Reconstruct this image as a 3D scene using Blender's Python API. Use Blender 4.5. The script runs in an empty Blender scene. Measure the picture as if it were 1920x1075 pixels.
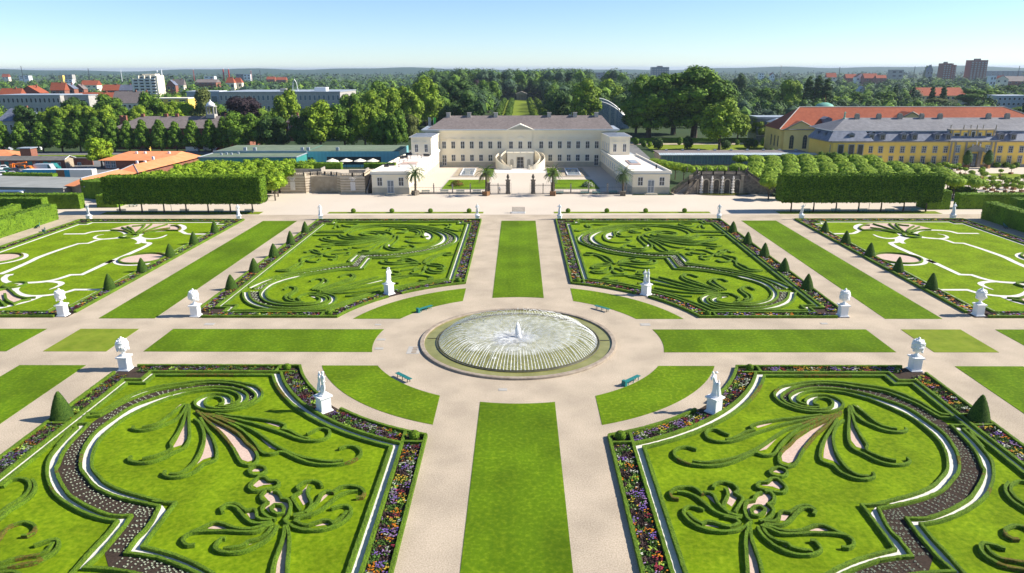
import bpy, bmesh, math, random
import numpy as np
from mathutils import Vector, Matrix
R = math.radians
sc = bpy.context.scene
COL = sc.collection

# ---------------------------------------------------------------- camera
FPX, PITCH, YAW, ROLL = 1358.954, 0.291440, -0.0105404, -0.00285280
CAM = Vector((0.17698, -83.56568, 32.0))
def cam_axes():
    cp, sp, cy, sy = math.cos(PITCH), math.sin(PITCH), math.cos(YAW), math.sin(YAW)
    right = Vector((cy, -sy, 0))
    fwd = Vector((sy*cp, cy*cp, -sp))
    down = -(right.cross(fwd))
    c, s = math.cos(ROLL), math.sin(ROLL)
    return c*right - s*down, s*right + c*down, fwd
camd = bpy.data.cameras.new("camera"); cam = bpy.data.objects.new("camera", camd); COL.objects.link(cam)
_r, _d, _f = cam_axes()
_m = Matrix((_r, -_d, -_f)).transposed().to_4x4(); _m.translation = CAM
cam.matrix_world = _m
camd.sensor_width = 36.0; camd.lens = 36.0*FPX/1920.0
camd.clip_start = 0.5; camd.clip_end = 30000
sc.camera = cam

# ---------------------------------------------------------------- light
SUN_EL, SUN_AZ = R(36), R(4)          # azimuth measured from +X towards +Y
world = bpy.data.worlds.new("World"); sc.world = world; world.use_nodes = True
wn = world.node_tree.nodes; wl = world.node_tree.links
bg = wn['Background']; sky = wn.new('ShaderNodeTexSky'); sky.sky_type = 'NISHITA'; sky.sun_disc = False
sky.sun_elevation = SUN_EL; sky.sun_rotation = math.pi/2 - SUN_AZ
sky.altitude = 1200; sky.air_density = 0.9; sky.dust_density = 0.15; sky.ozone_density = 5.0
wl.new(sky.outputs[0], bg.inputs[0]); bg.inputs[1].default_value = 0.095
sd = bpy.data.lights.new("sun", 'SUN'); sd.energy = 5.0; sd.angle = R(0.6); sd.color = (1.0, 0.93, 0.82)
sun = bpy.data.objects.new("sun", sd); COL.objects.link(sun)
sv = Vector((math.cos(SUN_EL)*math.cos(SUN_AZ), math.cos(SUN_EL)*math.sin(SUN_AZ), math.sin(SUN_EL)))
sun.rotation_euler = sv.to_track_quat('Z', 'Y').to_euler(); sun.location = (200, 30, 200)
sc.view_settings.view_transform = 'Standard'; sc.view_settings.look = 'None'
sc.view_settings.gamma = 1.0; sc.view_settings.exposure = 0.80
sc.cycles.max_bounces = 6; sc.cycles.transparent_max_bounces = 12; sc.cycles.volume_bounces = 0

# ---------------------------------------------------------------- helpers
def P(px, py, z=0.0):
    """ground point (height z) seen at photograph position px,py"""
    v = _f*FPX + _r*(px-960) + _d*(py-537.5)
    t = (z-CAM.z)/v.z
    q = CAM + v*t
    return (q.x, q.y)
def PY(px, py, Y):
    v = _f*FPX + _r*(px-960) + _d*(py-537.5)
    q = CAM + v*((Y-CAM.y)/v.y)
    return (q.x, q.y, q.z)
rnd = random.Random(7)

def tag(o, label=None, cat=None, group=None, kind=None):
    if label: o['label'] = label
    if cat: o['category'] = cat
    if group: o['group'] = group
    if kind: o['kind'] = kind
    return o
def empty(name, loc=(0,0,0), rz=0.0, label=None, cat=None, group=None):
    o = bpy.data.objects.new(name, None); COL.objects.link(o)
    o.location = loc; o.rotation_euler = (0,0,rz); o.empty_display_size = 0.3
    return tag(o, label, cat, group)
def dup(root, loc=None, rz=None, scale=None, label=None, group=None):
    r = root.copy(); COL.objects.link(r)
    if loc is not None: r.location = loc
    if rz is not None: r.rotation_euler = (0,0,rz)
    if scale is not None: r.scale = (scale,)*3 if not hasattr(scale, '__len__') else scale
    for ch in root.children:
        c = ch.copy(); COL.objects.link(c); c.parent = r
        for g in ch.children:
            d = g.copy(); COL.objects.link(d); d.parent = c
    return tag(r, label, None, group)

class MB:
    def __init__(s): s.v=[]; s.f=[]; s.mi=[]; s.m=0
    def add(s, vs, fs):
        n=len(s.v); s.v.extend([tuple(p) for p in vs]); s.f.extend([tuple(i+n for i in f) for f in fs]); s.mi.extend([s.m]*len(fs)); return s
    def box(s, x0,y0,z0,x1,y1,z1, rz=0, c=None):
        vs=[(x,y,z) for z in (z0,z1) for y in (y0,y1) for x in (x0,x1)]
        if rz:
            cx,cy = c if c else ((x0+x1)/2,(y0+y1)/2); co,si=math.cos(rz),math.sin(rz)
            vs=[(cx+(x-cx)*co-(y-cy)*si, cy+(x-cx)*si+(y-cy)*co, z) for x,y,z in vs]
        return s.add(vs,[(0,2,3,1),(4,5,7,6),(0,1,5,4),(1,3,7,5),(3,2,6,7),(2,0,4,6)])
    def cb(s, x,y,z, w,d,h, rz=0): return s.box(x-w/2,y-d/2,z,x+w/2,y+d/2,z+h,rz,(x,y))
    def prism(s, poly, z0, z1, bottom=True):
        n=len(poly); a=sum(poly[i][0]*poly[(i+1)%n][1]-poly[(i+1)%n][0]*poly[i][1] for i in range(n))
        if a<0: poly=poly[::-1]
        vs=[(x,y,z0) for x,y in poly]+[(x,y,z1) for x,y in poly]
        fs=[tuple(range(n,2*n))]+([tuple(range(n-1,-1,-1))] if bottom else [])
        fs+=[(i,(i+1)%n,n+(i+1)%n,n+i) for i in range(n)]
        return s.add(vs,fs)
    def sheet(s, poly, z):
        n=len(poly); a=sum(poly[i][0]*poly[(i+1)%n][1]-poly[(i+1)%n][0]*poly[i][1] for i in range(n))
        if a<0: poly=poly[::-1]
        return s.add([(x,y,z) for x,y in poly],[tuple(range(n))])
    def quad(s,a,b,c,d): return s.add([a,b,c,d],[(0,1,2,3)])
    def tri(s,a,b,c): return s.add([a,b,c],[(0,1,2)])
    def lathe(s, prof, x=0,y=0,z=0, n=12, arc=None):
        vs=[];fs=[];k=len(prof)
        for i in range(n):
            t=2*math.pi*i/n
            for r,h in prof: vs.append((x+r*math.cos(t),y+r*math.sin(t),z+h))
        for i in range(n):
            j=(i+1)%n
            for q in range(k-1): fs.append((i*k+q,j*k+q,j*k+q+1,i*k+q+1))
        if prof[0][0]>1e-4: fs.append(tuple(i*k for i in range(n-1,-1,-1)))
        if prof[-1][0]>1e-4: fs.append(tuple(i*k+k-1 for i in range(n)))
        return s.add(vs,fs)
    def tube(s, pts, r, n=6, cap=True):
        pts=[Vector(p) for p in pts]; k=len(pts); rr=r if hasattr(r,'__len__') else [r]*k
        vs=[];fs=[]
        for i,p in enumerate(pts):
            t=(pts[min(i+1,k-1)]-pts[max(i-1,0)]); t.normalize()
            up=Vector((0,0,1)) if abs(t.z)<0.9 else Vector((1,0,0))
            a=t.cross(up).normalized(); b=t.cross(a)
            for j in range(n):
                th=2*math.pi*j/n; q=p+(a*math.cos(th)+b*math.sin(th))*rr[i]; vs.append(q[:])
        for i in range(k-1):
            for j in range(n):
                l=(j+1)%n; fs.append((i*n+j,(i+1)*n+j,(i+1)*n+l,i*n+l))
        if cap: fs.append(tuple(range(n))); fs.append(tuple(range((k-1)*n+n-1,(k-1)*n-1,-1)))
        return s.add(vs,fs)
    def blob(s, c, r, sub=1, jit=0.0, rg=None):
        bm=bmesh.new(); bmesh.ops.create_icosphere(bm,subdivisions=sub,radius=1)
        rg=rg or rnd; rx,ry,rz=r if hasattr(r,'__len__') else (r,r,r)
        vs=[]
        for v in bm.verts:
            k=1+rg.uniform(-jit,jit); vs.append((c[0]+v.co.x*rx*k,c[1]+v.co.y*ry*k,c[2]+v.co.z*rz*k))
        fs=[tuple(v.index for v in f.verts) for f in bm.faces]; bm.free()
        return s.add(vs,fs)
    def build(s, name, mats, parent=None, off=None, smooth=False, label=None):
        me=bpy.data.meshes.new(name)
        vs=s.v
        if off is not None: vs=[(x-off[0],y-off[1],z-off[2]) for x,y,z in vs]
        me.from_pydata(vs,[],s.f)
        if not isinstance(mats,(list,tuple)): mats=[mats]
        for m in mats: me.materials.append(m)
        if len(mats)>1: me.polygons.foreach_set('material_index', s.mi)
        if smooth: me.polygons.foreach_set('use_smooth',[True]*len(s.f))
        me.update()
        o=bpy.data.objects.new(name,me); COL.objects.link(o)
        if parent: o.parent=parent
        if label: o['label']=label
        return o
def struct(name, mb, m, z=None):
    o=mb.build(name,m); o['kind']='structure'; return o

# ---------------------------------------------------------------- materials
MATS={}
def mat(name, c1, c2=None, scale=1.0, rough=0.85, bump=0.0, bscale=None, detail=4.0, spec=0.3, c3=None, stripes=None, metal=0.0, coord='Object', alpha=None, emit=None, trans=0.0, mottle=None, island=0.0, ramp=(0.32,0.68)):
    if name in MATS: return MATS[name]
    m=bpy.data.materials.new(name); m.use_nodes=True; nt=m.node_tree; N=nt.nodes; L=nt.links
    b=N['Principled BSDF']; b.inputs['Roughness'].default_value=rough; b.inputs['Metallic'].default_value=metal
    b.inputs['Specular IOR Level'].default_value=spec
    b.inputs['Base Color'].default_value=(*c1,1)
    tc=N.new('ShaderNodeTexCoord'); co=tc.outputs[coord]
    if c2:
        nz=N.new('ShaderNodeTexNoise'); nz.inputs['Scale'].default_value=scale; nz.inputs['Detail'].default_value=detail; nz.inputs['Roughness'].default_value=0.6
        L.new(co,nz.inputs['Vector'])
        cr=N.new('ShaderNodeValToRGB'); cr.color_ramp.elements[0].position=ramp[0]; cr.color_ramp.elements[1].position=ramp[1]
        cr.color_ramp.elements[0].color=(*c1,1); cr.color_ramp.elements[1].color=(*c2,1)
        if c3: e=cr.color_ramp.elements.new(0.5); e.color=(*c3,1)
        fac=nz.outputs[0]
        if island:      # every leaf its own tone
            gi=N.new('ShaderNodeNewGeometry'); mi_=N.new('ShaderNodeMix'); mi_.inputs['Factor'].default_value=island
            L.new(nz.outputs[0],mi_.inputs['A']); L.new(gi.outputs['Random Per Island'],mi_.inputs['B']); fac=mi_.outputs['Result']
        L.new(fac,cr.inputs[0]); col=cr.outputs[0]
        if mottle:      # broad patches: (scale, darkest factor)
            n2=N.new('ShaderNodeTexNoise'); n2.inputs['Scale'].default_value=mottle[0]; n2.inputs['Detail'].default_value=3.0
            L.new(co,n2.inputs['Vector'])
            mr=N.new('ShaderNodeMapRange'); mr.inputs['From Min'].default_value=0.35; mr.inputs['From Max'].default_value=0.65
            mr.inputs['To Min'].default_value=mottle[1]; mr.inputs['To Max'].default_value=mottle[2] if len(mottle)>2 else 1.0
            L.new(n2.outputs[0],mr.inputs[0])
            mx=N.new('ShaderNodeMix'); mx.data_type='RGBA'; mx.blend_type='MULTIPLY'; mx.inputs['Factor'].default_value=1.0
            L.new(col,mx.inputs['A']); L.new(mr.outputs[0],mx.inputs['B']); col=mx.outputs['Result']
        if stripes:     # (axis vector, wavelength, darkest)
            vm=N.new('ShaderNodeVectorMath'); vm.operation='DOT_PRODUCT'; vm.inputs[1].default_value=stripes[0]; L.new(co,vm.inputs[0])
            wv=N.new('ShaderNodeMath'); wv.operation='MULTIPLY'; wv.inputs[1].default_value=2*math.pi/stripes[1]; L.new(vm.outputs['Value'],wv.inputs[0])
            sn=N.new('ShaderNodeMath'); sn.operation='SINE'; L.new(wv.outputs[0],sn.inputs[0])
            mr=N.new('ShaderNodeMapRange'); mr.inputs['From Min'].default_value=-0.35; mr.inputs['From Max'].default_value=0.35
            mr.inputs['To Min'].default_value=stripes[2]; mr.inputs['To Max'].default_value=1.0; L.new(sn.outputs[0],mr.inputs[0])
            mx=N.new('ShaderNodeMix'); mx.data_type='RGBA'; mx.blend_type='MULTIPLY'; mx.inputs['Factor'].default_value=1.0
            L.new(col,mx.inputs['A']); L.new(mr.outputs[0],mx.inputs['B']); col=mx.outputs['Result']
        L.new(col,b.inputs['Base Color'])
    if bump:
        bz=N.new('ShaderNodeTexNoise'); bz.inputs['Scale'].default_value=bscale or scale*3; bz.inputs['Detail'].default_value=5.0
        L.new(co,bz.inputs['Vector'])
        bp=N.new('ShaderNodeBump'); bp.inputs['Strength'].default_value=min(bump,1.0); bp.inputs['Distance'].default_value=bump*0.2
        L.new(bz.outputs[0],bp.inputs['Height']); L.new(bp.outputs[0],b.inputs['Normal'])
    if alpha is not None: b.inputs['Alpha'].default_value=alpha
    if trans: b.inputs['Transmission Weight'].default_value=trans
    MATS[name]=m; return m

M=dict(
 earth=mat('far_fields',(.030,.060,.018),(.075,.105,.030),.004,1.0,c3=(.04,.08,.02),detail=6,mottle=(.0012,.6)),
 gravel=mat('path_gravel',(.31,.245,.170),(.64,.54,.415),9,.95,.5,22,detail=14,mottle=(.22,.84,1.07),ramp=(.25,.75)),
 gravel_fore=mat('forecourt_gravel',(.56,.48,.385),(.64,.56,.46),5,.95,.2,20,detail=8,mottle=(.05,.92,1.03)),
 grass=mat('lawn_grass',(.105,.185,.003),(.215,.305,.010),2.6,.95,.6,30,detail=12,c3=(.120,.215,.004),mottle=(.16,.72,1.10),spec=.1),
 grass_b=mat('parterre_grass',(.115,.200,.003),(.250,.340,.010),2.4,.95,.6,30,detail=12,c3=(.172,.270,.004),mottle=(.28,.78,1.10),spec=.1),
 grass_strip=mat('mown_grass',(.090,.180,.003),(.190,.290,.008),2.6,.95,.6,30,detail=12,c3=(.115,.210,.004),stripes=((1,0,0),3.7,.92),mottle=(.12,.70,1.10),spec=.1),
 grass_dry=mat('dry_grass',(.155,.225,.015),(.235,.285,.030),.8,.95,.45,24,detail=8,mottle=(.3,.85),spec=.1),
 hedge=mat('box_leaves',(.045,.105,.006),(.20,.31,.018),9,.8,.8,30,detail=6,c3=(.115,.205,.010),mottle=(.5,.8,1.15),spec=.2),
 hedge_brown=mat('box_dieback',(.10,.075,.015),(.30,.17,.03),9,.9,.8,30,c3=(.13,.13,.02),spec=.15),
 tallhedge=mat('hornbeam_leaves',(.045,.105,.006),(.20,.32,.018),3.5,.8,.8,12,detail=7,island=.55,c3=(.10,.19,.009),mottle=(.4,.8,1.15),spec=.2),
 cone=mat('yew_leaves',(.022,.065,.008),(.085,.155,.018),8,.8,.8,22,detail=6,island=.4,spec=.2),
 pale=mat('pale_gravel',(.66,.62,.57),(.80,.76,.71),5,.95,.3,30,detail=8,mottle=(.5,.88)),
 pink=mat('pink_gravel',(.52,.37,.30),(.66,.50,.42),6,.95,.3,30,detail=8,mottle=(.6,.9)),
 soil=mat('dark_soil',(.034,.022,.015),(.075,.050,.036),7,1.0,.8,20,detail=8),
 stone=mat('white_paint',(.80,.80,.79),(.86,.86,.85),3,.55,.05,12,spec=.35),
 sand=mat('sandstone',(.36,.29,.20),(.50,.42,.31),.9,.9,.35,7,detail=7,mottle=(.25,.78)),
 sand_l=mat('pale_sandstone',(.50,.42,.31),(.60,.52,.40),.9,.9,.3,7,detail=7),
 tufa=mat('weathered_tufa',(.13,.11,.085),(.33,.28,.22),1.6,.95,.6,6,detail=8,mottle=(.3,.6)),
 tufa_d=mat('dark_tufa',(.055,.050,.042),(.15,.13,.105),1.8,.95,.6,6,detail=8),
 cream=mat('cream_render',(.83,.745,.57),(.87,.79,.62),.35,.8,.03,9,mottle=(.08,.95)),
 cream_t=mat('cream_trim',(.84,.775,.63),(.87,.81,.67),.8,.75),
 plinth=mat('plinth_stone',(.42,.38,.29),(.50,.455,.36),.7,.85,.15,4),
 roofbrown=mat('brown_slate',(.175,.145,.135),(.255,.215,.20),1.2,.75,.25,6,detail=7,mottle=(.1,.85)),
 zinc=mat('zinc_sheet',(.30,.34,.38),(.40,.44,.48),.6,.45,spec=.5),
 terrace=mat('terrace_slab',(.70,.63,.56),(.78,.71,.64),.6,.8,.1,5),
 winframe=mat('white_frame',(.78,.78,.77),rough=.5),
 glass=mat('dark_glass',(.030,.036,.042),(.060,.068,.075),2.2,.12,spec=.6),
 glass_b=mat('bluish_glass',(.10,.14,.17),(.18,.22,.26),1.2,.15,spec=.6),
 iron=mat('black_iron',(.025,.027,.030),(.045,.047,.050),3,.5,spec=.4),
 green_wood=mat('green_paint',(.012,.155,.150),(.022,.200,.190),3,.5,spec=.4),
 bark=mat('bark',(.055,.042,.030),(.125,.10,.075),2.5,.95,.6,8),
 wood=mat('crate_wood',(.20,.10,.045),(.30,.16,.075),4,.8,.2,9),
 redroof=mat('red_tiles',(.29,.070,.032),(.39,.108,.050),.8,.85,.3,5,detail=7,mottle=(.06,.86)),
 orangeroof=mat('orange_roofing',(.66,.235,.095),(.76,.30,.135),.5,.85,.1,6,mottle=(.1,.93)),
 slate=mat('blue_slate',(.12,.14,.20),(.22,.245,.32),.9,.6,.2,5,detail=7,mottle=(.12,.8),spec=.45),
 slate_top=mat('grey_slate',(.165,.165,.18),(.25,.245,.255),.8,.7,.25,5,detail=7,mottle=(.12,.85)),
 yellow=mat('ochre_render',(.86,.56,.11),(.90,.62,.15),.3,.85,.03,8,mottle=(.06,.93)),
 yellow_p=mat('pale_ochre_render',(.80,.58,.25),(.84,.63,.30),.3,.85,mottle=(.06,.93)),
 greystone=mat('grey_sandstone',(.26,.23,.19),(.37,.33,.28),.9,.85,.2,5),
 teal=mat('teal_glass_cladding',(.050,.28,.25),(.075,.345,.31),.25,.3,stripes=((1,0,0),1.25,.93),spec=.5),
 aqua=mat('aqua_glass_cladding',(.20,.52,.57),(.25,.58,.63),.25,.3,stripes=((1,0,0),1.25,.93),spec=.5),
 greenroof=mat('sedum_roof',(.13,.18,.12),(.19,.235,.16),.4,.95,.3,5,mottle=(.08,.85)),
 felt=mat('grey_felt_roof',(.24,.25,.235),(.30,.31,.295),.3,.95,.1,5,mottle=(.1,.9)),
 felt_d=mat('dark_felt_roof',(.11,.105,.10),(.17,.165,.155),.6,.9,.2,5),
 asphalt=mat('asphalt',(.16,.16,.16),(.22,.22,.215),.7,.95,.2,14,mottle=(.08,.85)),
 brick=mat('red_brick',(.22,.085,.055),(.33,.14,.09),2.2,.9,.3,6),
 concrete=mat('concrete',(.36,.34,.31),(.46,.44,.40),.5,.9,.1,5),
 white=mat('white_gloss',(.78,.79,.80),rough=.35,spec=.5),
 orange_p=mat('orange_paint',(.80,.20,.02),rough=.35,spec=.5),
 blue_p=mat('blue_tarp',(.03,.30,.44),(.04,.36,.50),1.5,.5),
 navy=mat('navy_paint',(.015,.03,.075),rough=.25,spec=.6),
 silver=mat('silver_paint',(.50,.52,.55),rough=.3,spec=.6,metal=.3),
 red_p=mat('red_paint',(.45,.04,.03),rough=.4),
 tyre=mat('tyre',(.02,.02,.02),rough=.8),
 water=mat('basin_water',(.19,.19,.05),(.27,.26,.085),.5,.25,.10,4,spec=.35),
 lead=mat('lead_sheet',(.13,.15,.18),(.20,.225,.26),.8,.6,spec=.4),
 pool=mat('pool_water',(.22,.26,.29),(.30,.34,.37),.8,.1,.08,4,spec=.7),
 rim=mat('basin_stone',(.24,.19,.145),(.38,.32,.25),1.5,.9,.3,8),
 copper=mat('copper_green',(.14,.36,.28),(.20,.44,.35),.8,.6),
)
# ================================================================ SETTING: ground, paths, lawns
def circ(r, n=96, x=0, y=0): return [(x+r*math.cos(2*math.pi*i/n), y+r*math.sin(2*math.pi*i/n)) for i in range(n)]
struct('ground', MB().sheet(circ(20000,128), -0.03), M['earth'])
struct('garden_path', MB().sheet([(-107,-75),(107,-75),(107,90),(-107,90)], 0.0), M['gravel'])
struct('forecourt_path', MB().sheet([(-118,80.5),(118,80.5),(118,104),(66,104),(66,112),(41,112),(41,107),(30,107),(30,112),(-30,112),(-30,110),(-66,112),(-118,112)][::-1], 0.006), M['gravel_fore'])
def arcpts(r, a0, a1, n=24):
    return [(r*math.cos(a0+(a1-a0)*i/n), r*math.sin(a0+(a1-a0)*i/n)) for i in range(n+1)]
def mir(poly, sx, sy): return [(x*sx, y*sy) for x,y in poly]
R1, R2, RL = 17.7, 23.5, 17.65
LAWN_H = 0.035
def lawn(name, poly, m): struct(name, MB().prism(poly, -0.02, LAWN_H, bottom=False), m)
x=3.75; y=math.sqrt(RL*RL-x*x); a=math.atan2(y,x)
arc=[(px,py) for px,py in arcpts(RL, a, math.pi-a, 12)]
for s,yy in ((1,73.4),(-1,-75)):
    lawn('lawn', [(px,py*s) for px,py in arc]+[(-x,yy),(x,yy)], M['grass_strip'])
a=math.asin(3.9/RL)
for s in (1,-1):
    lawn('lawn', mir(arcpts(RL,-a,a,10)+[(44.45,3.97),(44.45,-3.8)], s, 1), M['grass_strip'])
    lawn('lawn', mir([(48.9,-3.8),(56.45,-3.8),(56.45,3.97),(48.9,3.97)], s, 1), M['grass_dry'])
    lawn('lawn', mir([(60.85,-3.8),(104,-3.8),(104,3.97),(60.85,3.97)], s, 1), M['grass_strip'])
    lawn('lawn', mir([(48.9,8.1),(56.45,8.1),(56.45,73.4),(48.9,73.4)], s, 1), M['grass_strip'])
    lawn('lawn', mir([(48.9,-75),(56.45,-75),(56.45,-8.0),(48.9,-8.0)], s, 1), M['grass_strip'])
    for sy in (1,-1):
        a0=math.asin(8.0/R1); a1=math.acos(7.95/R1); b0=math.asin(8.0/R2); b1=math.acos(7.95/R2)
        lawn('lawn', mir(arcpts(R1,a0,a1,16)+arcpts(R2,b1,b0,20), s, sy), M['grass'])
    lawn('grass_verge', mir([(8.2,81.9),(44.4,81.9),(44.4,83.9),(8.2,83.9)], s, 1), M['grass_dry'])
    lawn('grass_verge', mir([(60,81.0),(97,81.0),(97,84.2),(60,84.2)], s, 1), M['grass_dry'])
# metal kerb round lawns reads as a thin dark line: narrow steel edging strip just outside each edge near the fountain
# ================================================================ HEDGE MAKER
HR = random.Random(11)
def smooth(pts, closed=False, step=0.3, corner=62):
    """Catmull-Rom through pts, keeping corners sharper than the limit"""
    pts=[Vector((p[0],p[1])) for p in pts]
    q=[pts[0]]
    for p in pts[1:]:
        if (p-q[-1]).length>0.05: q.append(p)
    if closed and (q[0]-q[-1]).length<0.05: q.pop()
    pts=q; n=len(pts)
    if n<3: 
        k=max(1,int((pts[1]-pts[0]).length/step)); return [tuple(pts[0].lerp(pts[1],i/k)) for i in range(k+1)]
    def iscorner(i):
        if not closed and (i==0 or i==n-1): return True
        a=pts[i]-pts[i-1]; b=pts[(i+1)%n]-pts[i]
        return a.angle(b)>R(corner)
    out=[]
    segs=range(n if closed else n-1)
    for i in segs:
        p1=pts[i]; p2=pts[(i+1)%n]
        c1=iscorner(i); c2=iscorner((i+1)%n)
        L=(p2-p1).length
        p0=p1-(p2-p1) if c1 else pts[i-1]; p3=p2+(p2-p1) if c2 else pts[(i+2)%n]
        m1=(p2-p0); m2=(p3-p1)
        if m1.length>1e-6: m1=m1.normalized()*L
        if m2.length>1e-6: m2=m2.normalized()*L
        k=max(1,int(L/step))
        for j in range(k):
            t=j/k; t2=t*t; t3=t2*t
            out.append(tuple((2*t3-3*t2+1)*p1+(t3-2*t2+t)*m1+(-2*t3+3*t2)*p2+(t3-t2)*m2))
    if not closed: out.append(tuple(pts[-1]))
    return out
def offset(pts, d, closed=False):
    n=len(pts); o=[]
    for i,p in enumerate(pts):
        a=Vector(pts[i-1] if (i or closed) else pts[0]); b=Vector(pts[(i+1)%n] if (i<n-1 or closed) else pts[-1]); p=Vector(p)
        t1=(p-a); t2=(b-p)
        if t1.length<1e-6: t1=t2
        if t2.length<1e-6: t2=t1
        t1.normalize(); t2.normalize(); n1=Vector((-t1.y,t1.x)); n2=Vector((-t2.y,t2.x)); nn=n1+n2
        if nn.length<0.2: nn=n1
        nn.normalize(); k=1/max(0.45,nn.dot(n1)); q=p+nn*d*k; o.append((q.x,q.y))
    return o
def hedge_mb(pts, w, h, closed=False, jit=0.02, mb=None, z0=-0.02):
    mb=mb or MB()
    prof=[(-w/2,z0),(-w/2*1.04,h*0.45),(-w/2*1.0,h*0.93),(-w/2*0.82,h),(0,h*1.01),(w/2*0.82,h),(w/2*1.0,h*0.93),(w/2*1.04,h*0.45),(w/2,z0)]
    k=len(prof); n=len(pts); rows=[offset(pts,d,closed) for d,_ in prof]; vs=[]
    dz=HR.uniform(-0.008,0.008)
    for i in range(n):
        for j in range(k):
            q=rows[j][i]; e=1 if j not in (0,k-1) else 0
            vs.append((q[0]+HR.uniform(-jit,jit)*e, q[1]+HR.uniform(-jit,jit)*e, prof[j][1]+(HR.uniform(-jit,jit)+dz)*e))
    fs=[]
    for i in range(n if closed else n-1):
        l=(i+1)%n
        for j in range(k-1): fs.append((i*k+j,l*k+j,l*k+j+1,i*k+j+1))
    if not closed: fs.append(tuple(range(k))); fs.append(tuple(range((n-1)*k+k-1,(n-1)*k-1,-1)))
    return mb.add(vs,fs)
def hedge(pts, label, w=0.36, h=0.34, closed=False, step=0.3, mats=None, sm=True, group=None, jit=0.02, dieback=None, corner=62):
    p=smooth(pts,closed,step,corner) if sm else resample(pts,closed,step)
    mb=hedge_mb(p,w,h,closed,jit)
    ms=mats or [M['hedge'],M['hedge_brown']]
    if not isinstance(ms,list): ms=[ms]
    if dieback:
        k=8; nf=len(mb.f)
        for i in range(nf):
            t=(i//k)/max(1,(nf//k))
            if any(a<=t<=b for a,b in dieback) and HR.random()<0.75: mb.mi[i]=1
    c=Vector((sum(q[0] for q in p)/len(p), sum(q[1] for q in p)/len(p)))
    o=mb.build('box_hedge',ms if dieback else ms[:1],smooth=False,off=(c.x,c.y,0)); o.location=(c.x,c.y,0)
    return tag(o,label,'hedge',group or 'low clipped box hedges of the parterres')
def resample(pts, closed, step):
    out=[]; n=len(pts)
    for i in range(n if closed else n-1):
        a=Vector(pts[i][:2]); b=Vector(pts[(i+1)%n][:2]); k=max(1,int((b-a).length/step))
        out+= [tuple(a.lerp(b,j/k)) for j in range(k)]
    if not closed: out.append(tuple(pts[-1][:2]))
    return out
def band_poly(a, b): return list(a)+list(b)[::-1]
def strip(name, pts, w, z, m, closed=False, sm=True):
    p=smooth(pts,closed,0.5) if sm else list(pts)
    wl=w if hasattr(w,'__len__') else None
    l=offset(p,(w/2 if not wl else 1),closed); r=offset(p,(-w/2 if not wl else -1),closed)
    if wl:
        n=len(p); l2=[];r2=[]
        for i,q in enumerate(p):
            ww=np.interp(i/(n-1),np.linspace(0,1,len(wl)),wl)/2
            l2.append((q[0]+(l[i][0]-q[0])*ww,q[1]+(l[i][1]-q[1])*ww)); r2.append((q[0]+(r[i][0]-q[0])*ww,q[1]+(r[i][1]-q[1])*ww))
        l,r=l2,r2
    mb=MB(); n=len(p); mb.add([(x,y,z) for x,y in l]+[(x,y,z) for x,y in r],[(n+i,n+(i+1)%n,(i+1)%n,i) for i in range(n if closed else n-1)])
    return struct(name,mb,m)
# ---------------------------------------------------------------- border loops
def loop(x0,x1,y0,y1,Rr,nx=0,ny=0,cut=0,inner_notch=False,seg=28):
    """parterre border, first quadrant, arc facing the fountain"""
    p=[(x0,math.sqrt(Rr*Rr-x0*x0))]
    if nx and inner_notch: p+=[(x0,y1-ny),(x0+nx,y1-ny),(x0+nx,y1)]
    else: p+=[(x0,y1)]
    if nx: p+=[(x1-nx,y1),(x1-nx,y1-ny),(x1,y1-ny)]
    else: p+=[(x1,y1)]
    if nx: p+=[(x1,y0+ny),(x1-nx,y0+ny),(x1-nx,y0)]
    elif cut: p+=[(x1,y0+cut),(x1-cut,y0)]
    else: p+=[(x1,y0)]
    a0=math.asin(y0/Rr); a1=math.acos(x0/Rr)
    p+=arcpts(Rr,a0,a1,seg)[:-1]
    return p
QUAD={(-1,1):'far left',(1,1):'far right',(-1,-1):'near left',(1,-1):'near right'}
FR = random.Random(5)
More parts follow.
